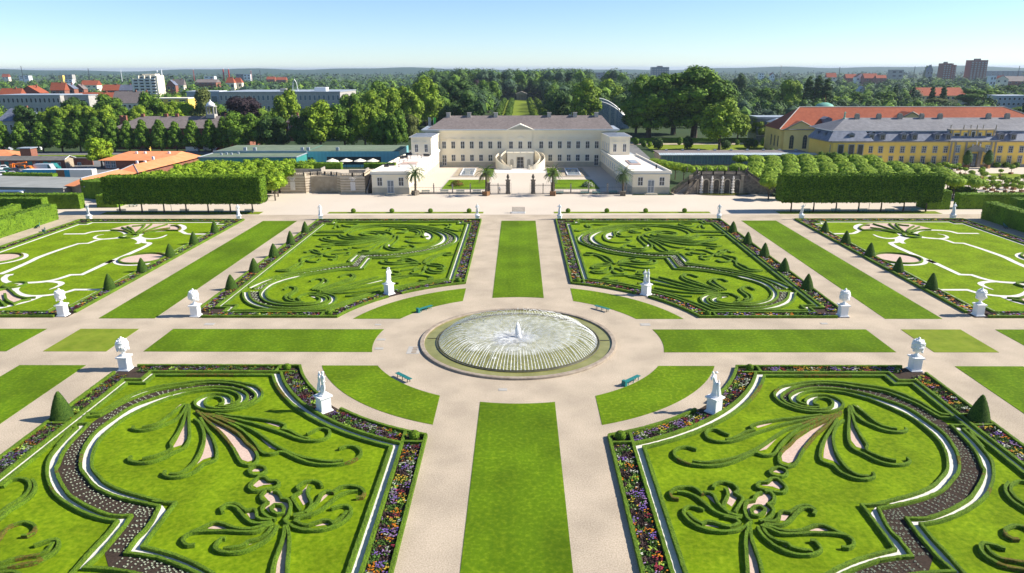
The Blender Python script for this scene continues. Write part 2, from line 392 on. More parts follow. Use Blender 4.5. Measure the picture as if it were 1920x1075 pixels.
# flowers: one object per bed, of tufts of leaves with clumps of bloom
FM=[mat('bed_leaf_green',(.035,.085,.012),(.10,.19,.03),6,.8,spec=.2), mat('bed_leaf_dark',(.035,.022,.022),(.085,.05,.045),6,.8,spec=.2),
    mat('bloom_violet',(.20,.09,.42),(.36,.22,.62),9,.7), mat('bloom_orange',(.75,.20,.01),(.85,.33,.02),9,.7),
    mat('bloom_yellow',(.75,.48,.03),(.80,.60,.08),9,.7), mat('bloom_cream',(.66,.66,.50),(.76,.75,.62),9,.7),
    mat('bloom_crimson',(.32,.02,.04),(.45,.05,.08),9,.7), mat('bed_leaf_lime',(.22,.36,.03),(.34,.48,.06),6,.7),
    mat('bloom_mauve',(.38,.20,.42),(.50,.32,.55),9,.7)]
def flower_mesh(area_pts, dens, size, mb, seed, hh=0.22):
    rg=random.Random(seed)
    # clump centres colour the planting; same colour within about a metre
    clumps=[]
    for (x,y) in area_pts:
        if rg.random()<0.25*dens**-1*3: pass
    xs=[p[0] for p in area_pts]; ys=[p[1] for p in area_pts]
    def ckey(x,y):
        cx,cy=math.floor(x/0.62),math.floor(y/0.62); best=None
        for i in (-1,0,1):
            for j in (-1,0,1):
                r2=random.Random((cx+i)*7349+(cy+j)*911+seed*13)
                px,py=(cx+i+r2.random())*0.62,(cy+j+r2.random())*0.62
                d=(px-x)**2+(py-y)**2
                if best is None or d<best[0]: best=(d,r2.choice([0,0,0,0,0,1,1,1,1,1,2,2,3,3,4,5,6,7,8,8]))
        return best[1]
    for (x,y) in area_pts:
        k=ckey(x,y); h=hh*rg.uniform(.6,1.25); s=size*rg.uniform(.75,1.25)
        leaf=1 if k in (1,6) else (7 if k==7 else 0)
        if k in (2,3,8) and rg.random()<.4: leaf=1
        mb.m=leaf
        for i in range(4):
            a=rg.uniform(0,6.283); dx,dy=math.cos(a)*s,math.sin(a)*s; zz=h*rg.uniform(.45,1.0)
            mb.add([(x-dy*.35,y+dx*.35,.04+h*.2),(x+dy*.35,y-dx*.35,.04+h*.2),(x+dx+dy*.4,y+dy-dx*.4,zz),(x+dx-dy*.4,y+dy+dx*.4,zz+.03)],[(0,1,2,3)])
        if k not in (0,1,7) or rg.random()<.06:
            mb.m=k if k not in (0,1,7) else rg.choice([4,5,3])
            for i in range(2 if rg.random()<.75 else 0):
                a=rg.uniform(0,6.283); q=s*.6*rg.random(); bx,by=x+math.cos(a)*q,y+math.sin(a)*q; b=s*.42; zz=h*rg.uniform(1.0,1.25)
                mb.add([(bx-b,by-b,zz),(bx+b,by-b,zz+.02),(bx+b,by+b,zz),(bx-b,by+b,zz-.02)],[(0,1,2,3)])
def bed(poly_outer_pts, label, width, spacing, size, seed, skip=None):
    """poly_outer_pts: centre line of a bed"""
    rg=random.Random(seed); mb=MB(); pts=[]
    c=resample(poly_outer_pts,False,spacing); l=offset(c,1.0)
    for i,(x,y) in enumerate(c):
        nx,ny=l[i][0]-x,l[i][1]-y
        k=int(width/spacing)
        for j in range(k):
            t=(j+.5)/k-.5; qx,qy=x+nx*t*width+rg.uniform(-.4,.4)*spacing,y+ny*t*width+rg.uniform(-.4,.4)*spacing
            if skip and any((qx-a)**2+(qy-b)**2<r*r for a,b,r in skip): continue
            pts.append((qx,qy))
    flower_mesh(pts,1.0,size,mb,seed)
    o=mb.build('flower_bed',FM); return tag(o,label,'flower bed',kind='stuff')
CONES={(s,1):[(43.6*s,y) for y in (21.5,31.5,41.5,51.4,61.3)] for s in (1,-1)}
CONES.update({(s,-1):[(43.6*s,-21.1),(43.6*s,-31.1)] for s in (1,-1)})
parterre_lawn=[]
for (sx,sy),qn in QUAD.items():
    far=sy>0; Y1=74.2 if far else 72.0
    o=loop(8.3,44.4,8.5,Y1,25.85)
    bi=loop(10.25,42.3,10.2,Y1-2.0,27.95,1.87,2.1,inner_notch=far)
    i2=loop(11.12,41.45,11.1,Y1-2.9,28.85,1.87,2.1,inner_notch=far)
    struct('border_soil',MB().sheet(mir(o,sx,sy),0.012),M['soil'])
    struct('border_gravel',MB().sheet(mir(bi,sx,sy),0.022),M['pale'])
    struct('parterre_lawn',MB().sheet(mir(i2,sx,sy),0.034),M['grass_b'])
    st=0.35 if far else 0.22
    # outer hedge, broken at the pedestals
    o_a=[(8.3,math.sqrt(25.85**2-8.3**2))]+[(8.3,Y1),(44.4,Y1),(44.4,10.3)]
    o_b=[(42.7,8.5)]+arcpts(25.85,math.asin(8.5/25.85),R(42.6),14)
    o_c=arcpts(25.85,R(47.9),math.acos(8.3/25.85),14)
    hedge(mir(o_a,sx,sy),f'low outer hedge along the straight sides of the {qn} parterre',closed=False,step=st,sm=False,w=.30,h=.34)
    hedge(mir(o_b,sx,sy),f'low outer hedge running from corner vase to white statue, {qn} parterre',step=st,sm=False,w=.30,h=.34)
    hedge(mir(o_c,sx,sy),f'short curved outer hedge between white statue and central walk, {qn} parterre',step=st,sm=False,w=.30,h=.34)
    hedge(mir(bi,sx,sy),f'low hedge on the inner side of the flower border, {qn} parterre',closed=True,step=st,sm=False,w=.30,h=.33)
    hedge(mir(i2,sx,sy),f'low hedge framing the ornamental lawn inside the gravel line, {qn} parterre',closed=True,step=st,sm=False,w=.32,h=.33,dieback=[(.83,.86),(.90,.92)] if not far else [(.1,.11)])
    # cross hedges closing the small ball cells
    for k,seg in enumerate([[(10.25,24.0),(10.25,26.0)],[(8.3,25.85),(10.25,25.75)],[(26.6,8.5),(26.6,10.2)],[(24.5,10.2),(26.6,10.2)]]):
        hedge(mir(seg,sx,sy),f'short cross hedge on the {["lawn","curve","bed","inner"][k]} side of the {"central" if k<2 else "outer"} ball shrub cell, {qn} parterre',step=.25,sm=False,w=.3,h=.34)
    sp,sz=(0.155,0.112) if not far else (0.29,0.20)
    skip=[(x,y,1.0) for x,y in CONES[(sx,sy)]]+[(18.95*sx,19.2*sy,1.35),(43.75*sx,9.1*sy,1.2)]
    bw=1.5
    lim=72 if far else 47
    segs=[([(9.25,26.3),(9.25,min(Y1-1,lim))],'central walk'),([(43.35,11),(43.35,min(Y1-1,lim))],'outer side'),([(27.2,9.35),(42.0,9.35)],'cross walk'),
          (arcpts(26.9,R(21.5),R(67.6),20),'fountain curve')]
    if far: segs.append(([(10.5,Y1-1),(42.5,Y1-1)],'forecourt side'))
    for k,(c,nm) in enumerate(segs):
        bed(mir(c,sx,sy),f'mixed summer flowers in the bed on the {nm} of the {qn} parterre',bw,sp,sz,(k+1)*17+(3 if sx>0 else 0)+(40 if far else 0),skip)
# ================================================================ ORNAMENT (points read on the left parterres, mirrored for the right)
CR={'A':(60,675),'B':(320,675),'C':(0,875),'D':(260,875),'E':(520,875),'F':(540,675),'G':(220,780),'H':(420,780),
    'a':(560,400),'b':(720,400),'c':(430,490),'d':(570,490),'e':(700,460)}
def T(s, z=0.34):
    """'A x,y x,y B x,y ...' -> ground points"""
    out=[]; k=None
    for t in s.split():
        if t in CR: k=t; continue
        x,y=map(float,t.split(',')); f=5.373 if k.isupper() else 10.667
        out.append(P(CR[k][0]+x/f, CR[k][1]+y/f, z))
    return out
NEAR=[  # (description, points, options)
('outer band rim sweeping round the near scroll','A 545,528 665,518 760,470 900,388 1100,303 1300,250 1612,213 B 150,217 300,203 450,197 600,205 750,228 850,250 905,290 925,330 910,365 870,400 800,440 680,480 560,500 400,500 310,482 255,455 242,420 270,385 350,348 450,330 540,337 600,362 618,405',{'db':[(.55,.58)]}),
('inner band rim ending in the scroll eye','A 520,562 680,550 770,500 900,425 1050,362 1250,293 1612,240 B 150,242 300,226 450,219 600,229 720,253 800,292 850,335 850,372 800,415 720,447 620,470 520,478 430,474 370,458 342,430 348,398 382,374 440,362 500,369 530,397 520,425 480,437',{}),
('band edge hedge along the inner side of the planted band','B 480,455 560,457 650,447 735,415 772,372 760,330 680,288 550,264 400,262 200,282 0,325 A 1200,385 1000,460 800,590 650,700 560,810 500,930 488,1075 C 870,90 960,190 1100,262 1300,322 1480,360 1600,385 D 120,548 50,640 C 1390,690 1262,858 1400,870 1612,905 D 200,905 400,975 600,1065 720,1130',{'db':[(.50,.53)]}),
('lawn edge hedge beside the inner gravel line','B 600,425 650,418 690,393 693,355 650,320 550,293 400,289 200,314 0,367 A 1400,362 1150,462 950,562 780,690 680,790 620,900 600,1000 605,1075 C 990,80 1060,150 1200,220 1400,280 1612,335 D 150,338 300,350 365,350 260,490 100,700 35,790 D 200,832 400,892 600,980 780,1085 880,1140',{}),
('band edge hedge along the outer side of the planted band','A 430,632 570,628 500,700 400,800 310,920 260,1040 C 560,0 592,110 640,195 700,275 850,370 1000,440 1150,480 1320,482 1250,580 1100,760 980,890 850,1005 1000,1012 1200,1032 1400,1070 1500,1110',{'db':[(.30,.32)]}),
('outermost hedge beside the outer gravel line','A 385,668 450,668 360,750 250,870 175,970 148,1075 C 480,110 530,230 620,320 780,420 950,490 1080,522 1180,537 1080,660 900,850 730,1045 650,1130',{'db':[(.42,.45)]}),
('short link hedge at the band corner','A 380,690 330,760 250,850',{}),
('first plume left side','A 1540,432 1450,492 1370,555 1290,615 1190,652 1105,665',{}),
('first plume hooked right side','A 1560,440 1520,520 1440,590 1330,640 1230,678 1130,697 1050,695 1008,678 1020,658',{}),
('second plume left side','B 175,440 150,530 115,640 60,740 0,830 A 1400,882 1300,932 1200,965 1110,982',{}),
('second plume hooked right side','B 186,450 182,560 188,690 180,800 140,862 90,892 A 1400,932 1330,972 1200,1015 1080,1025 1000,1010 972,985 1000,958',{}),
('third plume left side','G 775,20 830,60 868,150 872,220 852,310 808,400 750,478 690,530 600,572 520,572',{}),
('third plume hooked right side','G 835,10 895,110 960,215 998,330 990,420 930,452 868,470 800,532 700,582 600,605 510,600 462,572 480,540',{}),
('long rounded fourth plume','B 260,500 330,570 420,650 500,720 570,800 630,880 672,960 720,1028 785,1048 850,1028 875,970 840,890 760,820 690,740 600,680 520,640 420,590 300,520',{'db':[(0,.35),(.6,1)],'sm':1}),
('fifth plume lower hook','B 370,545 500,590 640,650 720,700 800,770 860,840 915,915 1000,938 1115,915 H 690,395 820,448 950,476 1100,478 1240,458 1340,412 1382,360 1345,308 1245,292 1155,318',{'db':[(0,.12),(.80,.84)]}),
('fifth plume upper side','B 400,545 520,580 650,625 800,680 900,740 1000,810 1120,885 1300,960 1450,992 H 1080,447 1200,435',{'db':[(0,.2)]}),
('sixth plume lower hook','B 350,535 500,560 700,597 850,632 1000,680 1130,722 1250,770 1370,800 1480,800 1570,772 1603,722 1565,682 1490,682 1420,715 1370,735',{'db':[(0,.1)]}),
('sixth plume upper side','B 450,530 650,555 850,577 1000,600 1100,622 1155,650 1125,688 1200,702 1300,757 1400,783',{}),
('small oval ring','H 250,540 290,503 350,492 410,515 412,555 350,583 280,575',{'cl':1}),
('small three lobed ring','H 255,700 300,642 345,605 405,603 455,640 520,640 552,670 530,702 480,715 430,722 380,735 300,742',{'cl':1}),
('left side of the lobed palmette crown','H 470,735 425,730 375,788 385,838 438,860 390,900 385,950 430,1000 520,1032',{}),
('right side of the lobed palmette crown','H 500,745 545,760 570,795 578,822 640,832 670,880 662,950 635,1010 600,1040',{}),
('teardrop ring in the palmette crown','H 468,912 510,882 570,885 602,920 590,968 540,975 492,950',{'cl':1}),
('upper left palmette arm, upper side','D 830,402 880,367 970,362 1040,400 1082,430 1150,417 1182,440 1192,498 1240,520 1340,526',{}),
('upper left palmette arm, lower side','D 845,448 828,412 870,387 950,387 1010,430 1060,490 1120,540 1200,560 1330,545',{}),
('middle left palmette arm, upper side','D 520,652 600,620 680,580 740,555 830,557 920,590 1020,615 1150,610 1250,582 1350,556',{}),
('middle left palmette arm, hooked lower side','D 562,772 500,780 447,750 450,705 500,662 600,642 750,637 900,636 1050,645 1180,640 1270,600 1370,566',{}),
('lower left palmette arm, hooked side','D 872,710 830,712 782,760 765,800 820,840 920,855 1050,840 1180,790 1290,718 1365,640 1398,580',{}),
('lower left palmette arm, upper side','D 850,812 960,800 1060,775 1100,740 1200,715 1290,665 1345,595',{}),
('left side of the long palmette stem','D 1470,585 1460,680 1420,800 1382,900 1352,1000 1345,1085 1345,1150',{}),
('right side of the long palmette stem','D 1490,580 1515,680 1512,800 1500,950 1490,1085 1488,1150',{}),
('upright palmette leaf, left side','H 770,945 720,870 690,805 738,772 770,752 738,722 752,690 820,652 900,642 965,660 988,702',{}),
('upright palmette leaf, right side','H 690,985 800,962 858,920 880,870 850,800 838,745 868,705',{}),
('upper right palmette arm, lower side','H 700,1003 850,980 960,940 1060,862 1150,792 1250,752 1345,742',{}),
('upper right palmette arm, inner leaf','H 820,962 900,892 950,832 980,772 1020,747 1082,748',{}),
('upper right palmette arm, hooked tip','H 1090,765 1140,722 1200,697 1300,695 1380,717 1415,765 1390,805 1330,812',{'db':[(.72,1)]}),
('lower right palmette arm, hooked side','E 70,530 110,565 180,602 300,626 430,622 560,592 660,540 722,480 742,420 700,382 620,385 540,410',{}),
('lower right palmette arm, upper side','E 180,540 280,577 380,552 450,530 510,527 560,552 640,502 700,440',{}),
('right palmette arm spur','E 170,545 220,502 340,480',{}),
('outer hook beside the band, inner side','C 22,190 60,150 120,116 220,107 285,136 300,190 260,260 180,322 80,382 0,450 -60,500',{}),
('outer hook beside the band, outer side','C 322,118 356,180 330,250 270,312 180,372 80,432 0,502 -60,550',{}),
('small reddish hook left of the band','C -60,760 0,690 50,622 130,572 230,547 310,560 354,600 330,650 270,680 215,682',{'db':[(0,.4),(.8,1)]}),
('long hook at the lower left','C 340,780 420,752 500,730 562,722 590,760 550,840 470,892 370,942 250,970 120,990 0,1012 -60,1030',{'db':[(.55,.85)]}),
('upper line of the long hook at the lower left','C 530,755 480,820 400,870 280,892 150,912 0,962 -60,980',{'db':[(.3,.7)]}),
('lowest arc at the bottom left','C -60,1060 0,1052 100,1045 185,1065 230,1110',{}),
]
NEAR_PINK=['A 1500,450 1400,530 1310,610 1370,600 1440,540 1520,470','B 160,520 165,640 160,800 110,862 20,890 90,765 125,670','G 895,180 930,210 965,330 970,412 870,442 800,492 832,450 868,370 888,280',
'B 420,620 500,660 600,730 700,800 800,880 850,960 840,1010 780,1030 720,1010 680,940 620,850 560,770 480,690 400,640',
'B 720,660 780,690 900,750 1030,830 1118,890 1060,907 1000,892 950,840 880,765 800,710','B 870,600 1020,612 1120,648 1090,680 980,645','B 1110,700 1190,715 1290,765 1230,750',
'H 275,540 340,515 395,530 390,555 340,565 290,565','H 285,700 330,640 400,620 450,655 530,668 500,690 400,700 330,725','H 395,800 450,745 530,770 555,830 630,850 650,920 620,1000 560,1010 470,990 410,930 460,870',
'D 1050,440 1160,430 1180,530 1130,532 1100,490','D 690,600 760,580 860,600 960,628 700,630','D 850,825 1000,815 1110,760 1200,735 1290,690 1200,760 1050,820','D 1480,600 1490,800 1475,1000 1465,1140 1375,1140 1400,950 1450,780 1470,680',
'H 730,790 790,760 830,720 850,680 820,780 850,870 800,905','H 930,890 985,815 1040,765 1085,770 1000,850 940,900','E 280,592 400,565 470,550 550,565 640,520 700,460 640,530 540,585 400,605','C 315,150 335,190 300,250 180,340 60,420 -60,510 -60,540 80,410 200,340 290,280 330,210']
FAR=[
('outer rim hedge from the zigzag round the near scroll','c 380,492 560,408 750,338 1000,268 1300,198 1600,138 d 427,100 640,62 850,32 957,18 a 1000,940 1150,802 1300,795 1500,785 1707,780 b 200,765 400,732 700,690 950,630 1100,560 1165,490 1148,440 1050,380 920,335 780,300 600,272 350,262 a 1900,258 1700,250 1450,268 1250,295 1120,330 1020,375 1000,410 1080,447 1250,462 1450,455 1600,440',{}),
('band edge hedge on the outer side of the planted band','c 470,530 620,457 780,387 950,322 1250,247 1550,187 1760,150 d 427,115 640,85 950,60 a 1055,1010 1222,818 1400,812 1700,803 b 200,785 400,762 800,700 1000,658 1180,598 1262,530 1270,470 1230,412 1100,352 900,308 650,278 350,262',{}),
('band edge hedge on the inner side of the planted band','c 390,580 400,650 430,718 520,790 700,858 900,898 1200,918 1500,908 1750,880 d 400,848 485,800 525,750 500,700 400,662 250,645',{}),
('outermost hedge round the near scroll','c 230,592 268,620 278,690 330,778 430,848 600,908 800,943 1050,958 1400,953 1700,930 d 350,905 530,850 620,790 648,730 620,682 520,642 350,620 200,617 60,630 c 1400,690 1372,725 1420,770',{}),
('inner hedge sweeping from the zigzag to the near scroll','d 1100,110 900,120 600,150 300,190 0,240 c 1300,270 1000,350 800,430 690,520 620,600 620,680 680,750 800,810 1000,853 1250,868 1500,863 1700,845 d 350,820 440,772 440,722 380,690 250,667 100,665',{}),
('lawn edge hedge inside the near scroll','d 1178,138 1000,150 700,165 400,205 0,275 c 1350,320 1050,400 850,490 742,590 732,660 800,740 950,788 1150,818 1400,828 1650,813 d 280,790 320,752 300,717 240,700',{}),
('inner hedge of the zigzag running to the far scroll','a 1200,1068 1370,860 1700,853 b 200,830 400,812 800,755 1100,680 1300,610 1400,540 1420,480 1370,420 1200,350 1000,300 750,262 400,240 0,240 a 1600,232 1350,245 1150,275 1000,315 900,370 400,372 350,372',{}),
('lawn edge hedge of the zigzag running to the far scroll','a 1285,1095 1445,890 1700,883 b 200,870 400,850 800,790 1100,710 1350,620 1470,560 1508,500 1480,440 1350,370 1150,310 900,260 650,230 300,215 0,215 a 1600,215 1400,228 1180,258 1000,298 870,345 400,352',{}),
('straight hedge leading into the far scroll','a 270,430 500,428 780,430 830,470 950,500 1150,510 1450,503 1700,478 1850,440 1880,410 1800,375 1650,352 1450,350 1280,375 1235,405 1300,425',{}),
('middle ring of the far scroll','a 830,412 880,440 1000,470 1200,482 1450,475 1650,450 1740,415 1680,385 1550,372',{}),
('inner ring of the far scroll','a 1300,400 1420,385 1540,392 1620,412 1560,435 1400,440 1300,425',{}),
('long plume hedge reaching the outer gravel line','a 420,490 500,530 640,555 800,568 1100,560 1500,518 1750,480',{}),
('upper plume hedge with small hook','a 640,470 560,462 500,482 600,520 740,540 1000,543 1400,520',{}),
('third plume hedge','a 450,605 600,598 740,585 900,600 1200,590 1500,538 1750,500',{}),
('low hooked plume hedge','a 350,640 450,655 600,640 720,622 1000,620 1300,580 1550,545',{}),
('short plume with dark hook','a 1070,670 1180,680 1350,650 1600,560 1800,500',{}),
('tiny arc above the outer palmette','a 480,705 560,680 650,685',{}),
('tiny curl right of the outer palmette','a 900,705 980,712 1045,700 1000,682',{}),
('s curve hedge, outer side','b 210,420 215,470 80,575 22,640 60,690 200,725 400,722 560,702 622,668 580,640 490,612',{}),
('s curve hedge, inner side','b 270,430 290,490 230,560 160,622 130,655 200,690 320,692 430,690',{}),
('small hook inside the s curve','b 340,652 450,642 500,620 585,625',{}),
('long hook under the s curve, lower side','a 1190,762 1300,773 1430,770 1560,735 1625,700 1700,620 1830,550 b 200,490',{}),
('long hook under the s curve, upper side','a 1270,727 1400,742 1460,700 1560,630 1640,580 1800,510',{}),
('large crescent in the far scroll','b 820,340 930,380 985,430 970,500 900,548 750,575 550,572 430,540 540,505',{}),
('inner line of the large crescent','b 755,330 792,380 762,440 800,462 890,450',{}),
('upper crescent arm','b 470,292 620,310 720,350 740,400 700,440 600,460 420,455',{}),
('short curl beside the upper crescent','b 500,330 620,345 690,390 640,410',{}),
('dark arc in the far scroll','b 220,295 330,300 430,320 465,335 400,345 270,378 400,380 480,350',{}),
('tiny comma above the far scroll','b 50,325 110,290 165,300 110,335',{}),
('corner scroll by the inner back corner','b 900,215 1050,222 1200,215 1290,235 1240,285 1350,320 1480,345 1560,340 1530,305',{}),
('short corner spray','b 1300,270 1350,225 1310,200',{}),
('arc by the outer back corner','a 870,215 920,245 1050,258 1150,235 1200,205 1100,200 940,205',{}),
('small spray by the outer back corner','a 700,290 760,215 820,270',{}),
('outer palmette top curl','a 240,745 220,728 300,715 380,735 405,755',{}),
('outer palmette main arm','a 250,735 330,775 450,795 540,835 640,855 770,850 750,825',{}),
('outer palmette lower arm','a 590,900 680,912 760,890 740,860',{}),
('outer palmette right arm','a 650,802 780,798 880,785 960,768 1025,778 1000,812 920,820',{}),
('outer palmette left leaf','a 100,762 160,768 215,755',{}),
('outer palmette small leaf','a 350,852 440,845 470,820 400,805',{}),
('outer palmette upper leaf','a 500,800 590,765 690,730 800,720 870,715',{}),
('outer palmette crescent','a 160,930 230,957 350,962 432,932 400,905',{}),
('outer palmette stem, upper side','a 340,822 180,850 60,880 c 1430,10 1330,60 1240,100 1180,140 1050,160 c 930,172',{}),
('outer palmette stem, lower side','a 340,842 200,900 70,960 c 1440,60 1380,100 1280,150 1180,180 1050,187 930,172',{}),
('inner palmette stem, upper side','e 1000,350 1060,265 1150,215 1300,170 1440,140 1560,135',{}),
('inner palmette stem, lower side','e 1040,350 1150,290 1260,215 1390,172 1480,185 1600,172',{}),
('inner palmette upper right loop','e 1040,370 1140,352 1280,360 1395,392 1428,430 1380,450 1270,445',{}),
('inner palmette middle right line','e 1060,378 1200,395 1370,415',{}),
('inner palmette lower right loop','e 1045,395 1022,470 1100,520 1200,543 1350,540 1440,502 1380,480',{}),
('inner palmette inner right line','e 1110,430 1150,480 1250,505 1400,505',{}),
('inner palmette bottom curl','e 1035,420 1020,480 980,530 900,558 800,558 740,530',{}),
('inner palmette centre curl','e 980,440 880,465 800,500',{}),
('inner palmette big left loop','e 290,275 200,280 140,310 205,352 350,367 550,360 750,342 960,352',{}),
('inner palmette second left line','e 240,300 290,322 400,328 550,315 620,300 480,292',{}),
('inner palmette upper left arm','e 540,275 700,302 860,335 970,355',{}),
('inner palmette topmost arm','e 560,258 700,250 800,278 900,318',{}),
('inner palmette lower left arm','e 180,425 300,440 420,435 550,420 700,392 900,370',{}),
('inner palmette small lower leaf','e 550,492 700,472 800,465 860,420',{}),
('inner palmette lower curl','e 520,520 380,495 330,550 430,568 555,552',{}),
('near fan hook with pale gravel, left side','d 150,548 250,482 345,412 385,362 330,337 210,342 120,385',{}),
('near fan hook with pale gravel, right side','d 200,560 330,492 430,432 480,398 445,352 385,328',{}),
('second near fan hook, left side','d 250,562 500,480 800,372 922,330 988,282 940,247 840,252 760,280 700,297',{}),
('second near fan hook, right side','d 300,572 600,472 850,402 990,342 1030,292 980,240',{}),
('upper long fan line reaching the statue','d 350,590 700,510 1000,422 1300,342 1480,297',{}),
('second long fan line beyond the statue','d 380,600 800,532 1100,452 1450,362 1700,300 e 320,640 500,612 800,590 1000,590 1120,610 1188,642 1080,660',{}),
('third long fan line beyond the statue','d 400,610 800,562 1150,502 1500,432 1750,380 e 320,690 450,655 700,612',{}),
('lower long fan line','d 420,620 700,618 1000,602 1300,562 1560,510',{}),
('bottom fan line near the flower border','d 820,678 1000,672 1200,640 1420,600',{}),
('short curl near the inner flower border','e 910,682 1050,692 1200,672',{}),
('short reddish curl behind the statue','e 380,748 450,735 512,745',{'db':[(0,1)]}),
('inner loop of the near scroll, outer side','c 1080,548 1180,497 1290,502 1312,552 1220,620 1150,655 1128,720 1200,770 1350,800 1500,800',{}),
('inner loop of the near scroll, inner side','c 1200,490 1310,500 1360,555 1250,650 1205,695 1230,735 1290,745',{}),
]
FAR_PALE=['b 830,390 920,420 950,470 900,530 850,520 800,420','c 660,640 710,600 720,680 800,740 740,720','d 160,552 320,460 430,415 330,480','d 1090,412 1430,318 1500,320 1250,375','d 1150,478 1500,385 1580,392 1300,455','e 1070,275 1130,225 1180,215 1110,255','b 100,625 80,655 200,710 300,705 160,680','b 480,300 640,330 720,380 700,410 640,350']
DB=0
def put(curves, sx, sy, w, st, flat):
    qn=QUAD[(sx,sy)]
    for ds,s,o in curves:
        pts=mir(T(s),-sx,1)          # read on the left side
        hedge(pts,f'{ds} hedge, {qn} parterre',w=w*HR.uniform(.93,1.07),h=flat,step=st,closed=bool(o.get('cl')),dieback=o.get('db'),group='ornamental clipped hedges inside the parterres',jit=.022)
for sx in (-1,1):
    put(NEAR,sx,-1,.25,.22,.32)
    put(FAR,sx,1,.30,.42,.32)
def poly_from(s,sx,z=0.0,sm=True):
    p=T(s,z); return mir(smooth(p,True,0.6) if sm else p,-sx,1)
def pathpts(s): return smooth(T(s),False,0.5)
def ctr(curves,name): return [s for d,s,o in curves if d.startswith(name)][0]
for sx in (-1,1):
    # planted band of the near parterre
    u1=pathpts(ctr(NEAR,'outer band rim')); u2=pathpts(ctr(NEAR,'inner band rim')); d1=pathpts(ctr(NEAR,'band edge hedge along the inner')); d2=pathpts(ctr(NEAR,'lawn edge hedge beside')); e1=pathpts(ctr(NEAR,'band edge hedge along the outer')); e0=pathpts(ctr(NEAR,'outermost hedge beside'))
    def sheet2(name,pa,pb,z,m): struct(name,MB().sheet(mir(band_poly(pa,pb),-sx,1),z),m)
    def cutto(path,i0,i1): n=len(path); return path[int(n*i0):int(n*i1)]
    # two gravel lines as ribbons half way between their hedges
    def between(a,b,n=90):
        A=[a[min(len(a)-1,int(i/n*(len(a)-1)))] for i in range(n+1)]; out=[]
        for p in A:
            q=min(b,key=lambda t:(t[0]-p[0])**2+(t[1]-p[1])**2); out.append(((p[0]+q[0])/2,(p[1]+q[1])/2,math.dist(p,q)))
        return out
    for nm,a,b,zz,mx in (('a',d1,d2,.044,1.9),('b',e1,e0,.047,1.9),('c',u2,u1,.050,1.8)):
        mbg=MB(); prev=None
        for p in resample(a,False,.3):
            q=min(b,key=lambda t:(t[0]-p[0])**2+(t[1]-p[1])**2); dd=math.dist(p,q)
            if .50<dd<mx:
                if prev and math.dist(prev[1],q)<2.2:
                    r_,t_=prev; mbg.add([(r_[0]*-sx,r_[1],zz),(t_[0]*-sx,t_[1],zz),(q[0]*-sx,q[1],zz),(p[0]*-sx,p[1],zz)],[(0,1,2,3)])
                prev=(p,q)
            else: prev=None
        if mbg.f: struct('gravel_line',mbg,M['pale'])
    for nm,a,b,lo,hi in ():
        bt=between(a,b,150); mb=MB(); l=offset([(x,y) for x,y,_ in bt],1.0)
        pts=[]
        for i,(x,y,d) in enumerate(bt):
            dd=min(d,hi)/2
            nx,ny=l[i][0]-x,l[i][1]-y; L_=math.hypot(nx,ny) or 1; pts.append(((x+nx/L_*dd)*-sx,y+ny/L_*dd,(x-nx/L_*dd)*-sx,y-ny/L_*dd,d))
        for i in range(len(pts)-1):
            if pts[i][4]>3 or pts[i+1][4]>3: continue
            p,q=pts[i],pts[i+1]; z=.046+.004*'abc'.index(nm)
            f=(0,1,2,3) if sx<0 else (3,2,1,0)
            mb.add([(p[0],p[1],z),(p[2],p[3],z),(q[2],q[3],z),(q[0],q[1],z)],[f])
        struct('gravel_line',mb,M['pale'])
    # soil: quads between the two band edges
    soil_a=between(d1,e1+[(9999,9999)],10)
    n1=len(d1)
    mb=MB(); seeds=[]
    rgS=random.Random(3)
    other=u2+e1
    D=resample(d1,False,0.5)
    prev=None
    for p in D:
        q=min(other,key=lambda t:(t[0]-p[0])**2+(t[1]-p[1])**2); dd=math.dist(p,q)
        if dd<5.2:
            cur=(p,q)
            if prev and math.dist(prev[1],q)<3.2:
                a,b=prev; z=.058
                vs=[(a[0]*-sx,a[1],z),(b[0]*-sx,b[1],z),(q[0]*-sx,q[1],z),(p[0]*-sx,p[1],z)]
                mb.add(vs,[(0,1,2,3)])
            prev=cur
        else: prev=None
    o=struct('planted_band_soil',mb,M['soil'])
    for k,s in enumerate(NEAR_PINK):
        struct('pink_gravel',MB().sheet(poly_from(s,sx),.040+.0015*(k%4)),M['pink'])
    for k,s in enumerate(FAR_PALE):
        struct('pale_gravel',MB().sheet(poly_from(s,sx),.042+.002*(k%3)),M['pale'])
    # far parterre: planted band and gravel lines
    F=lambda n:pathpts(ctr(FAR,n))
    fo=F('outer rim hedge'); fb=F('band edge hedge on the outer'); fi=F('inner hedge sweeping'); fl=F('lawn edge hedge inside'); gi=F('inner hedge of the zigzag'); gl=F('lawn edge hedge of the zigzag'); oi=F('band edge hedge on the inner'); oo=F('outermost hedge round')
    def ribbon2(name,a,b,m,z,dmax,nn=160,jump=3.5):
        mb=MB(); prev=None
        for p in resample(a,False,0.6):
            q=min(b,key=lambda t:(t[0]-p[0])**2+(t[1]-p[1])**2); d=math.dist(p,q)
            if d<dmax:
                if prev and math.dist(prev[1],q)<jump:
                    r,t=prev; mb.add([(r[0]*-sx,r[1],z),(t[0]*-sx,t[1],z),(q[0]*-sx,q[1],z),(p[0]*-sx,p[1],z)],[(0,1,2,3)])
                prev=(p,q)
            else: prev=None
        if mb.f: struct(name,mb,m)
    ribbon2('planted_band_soil',fb,fi+gi,M['soil'],.050,4.6)
    ribbon2('planted_band_soil',oi,fi,M['soil'],.053,4.2)
    ribbon2('gravel_line',fo,fb,M['pale'],.044,2.0)
    ribbon2('gravel_line',fi,fl,M['pale'],.047,2.0)
    ribbon2('gravel_line',gi,gl,M['pale'],.045,2.0)
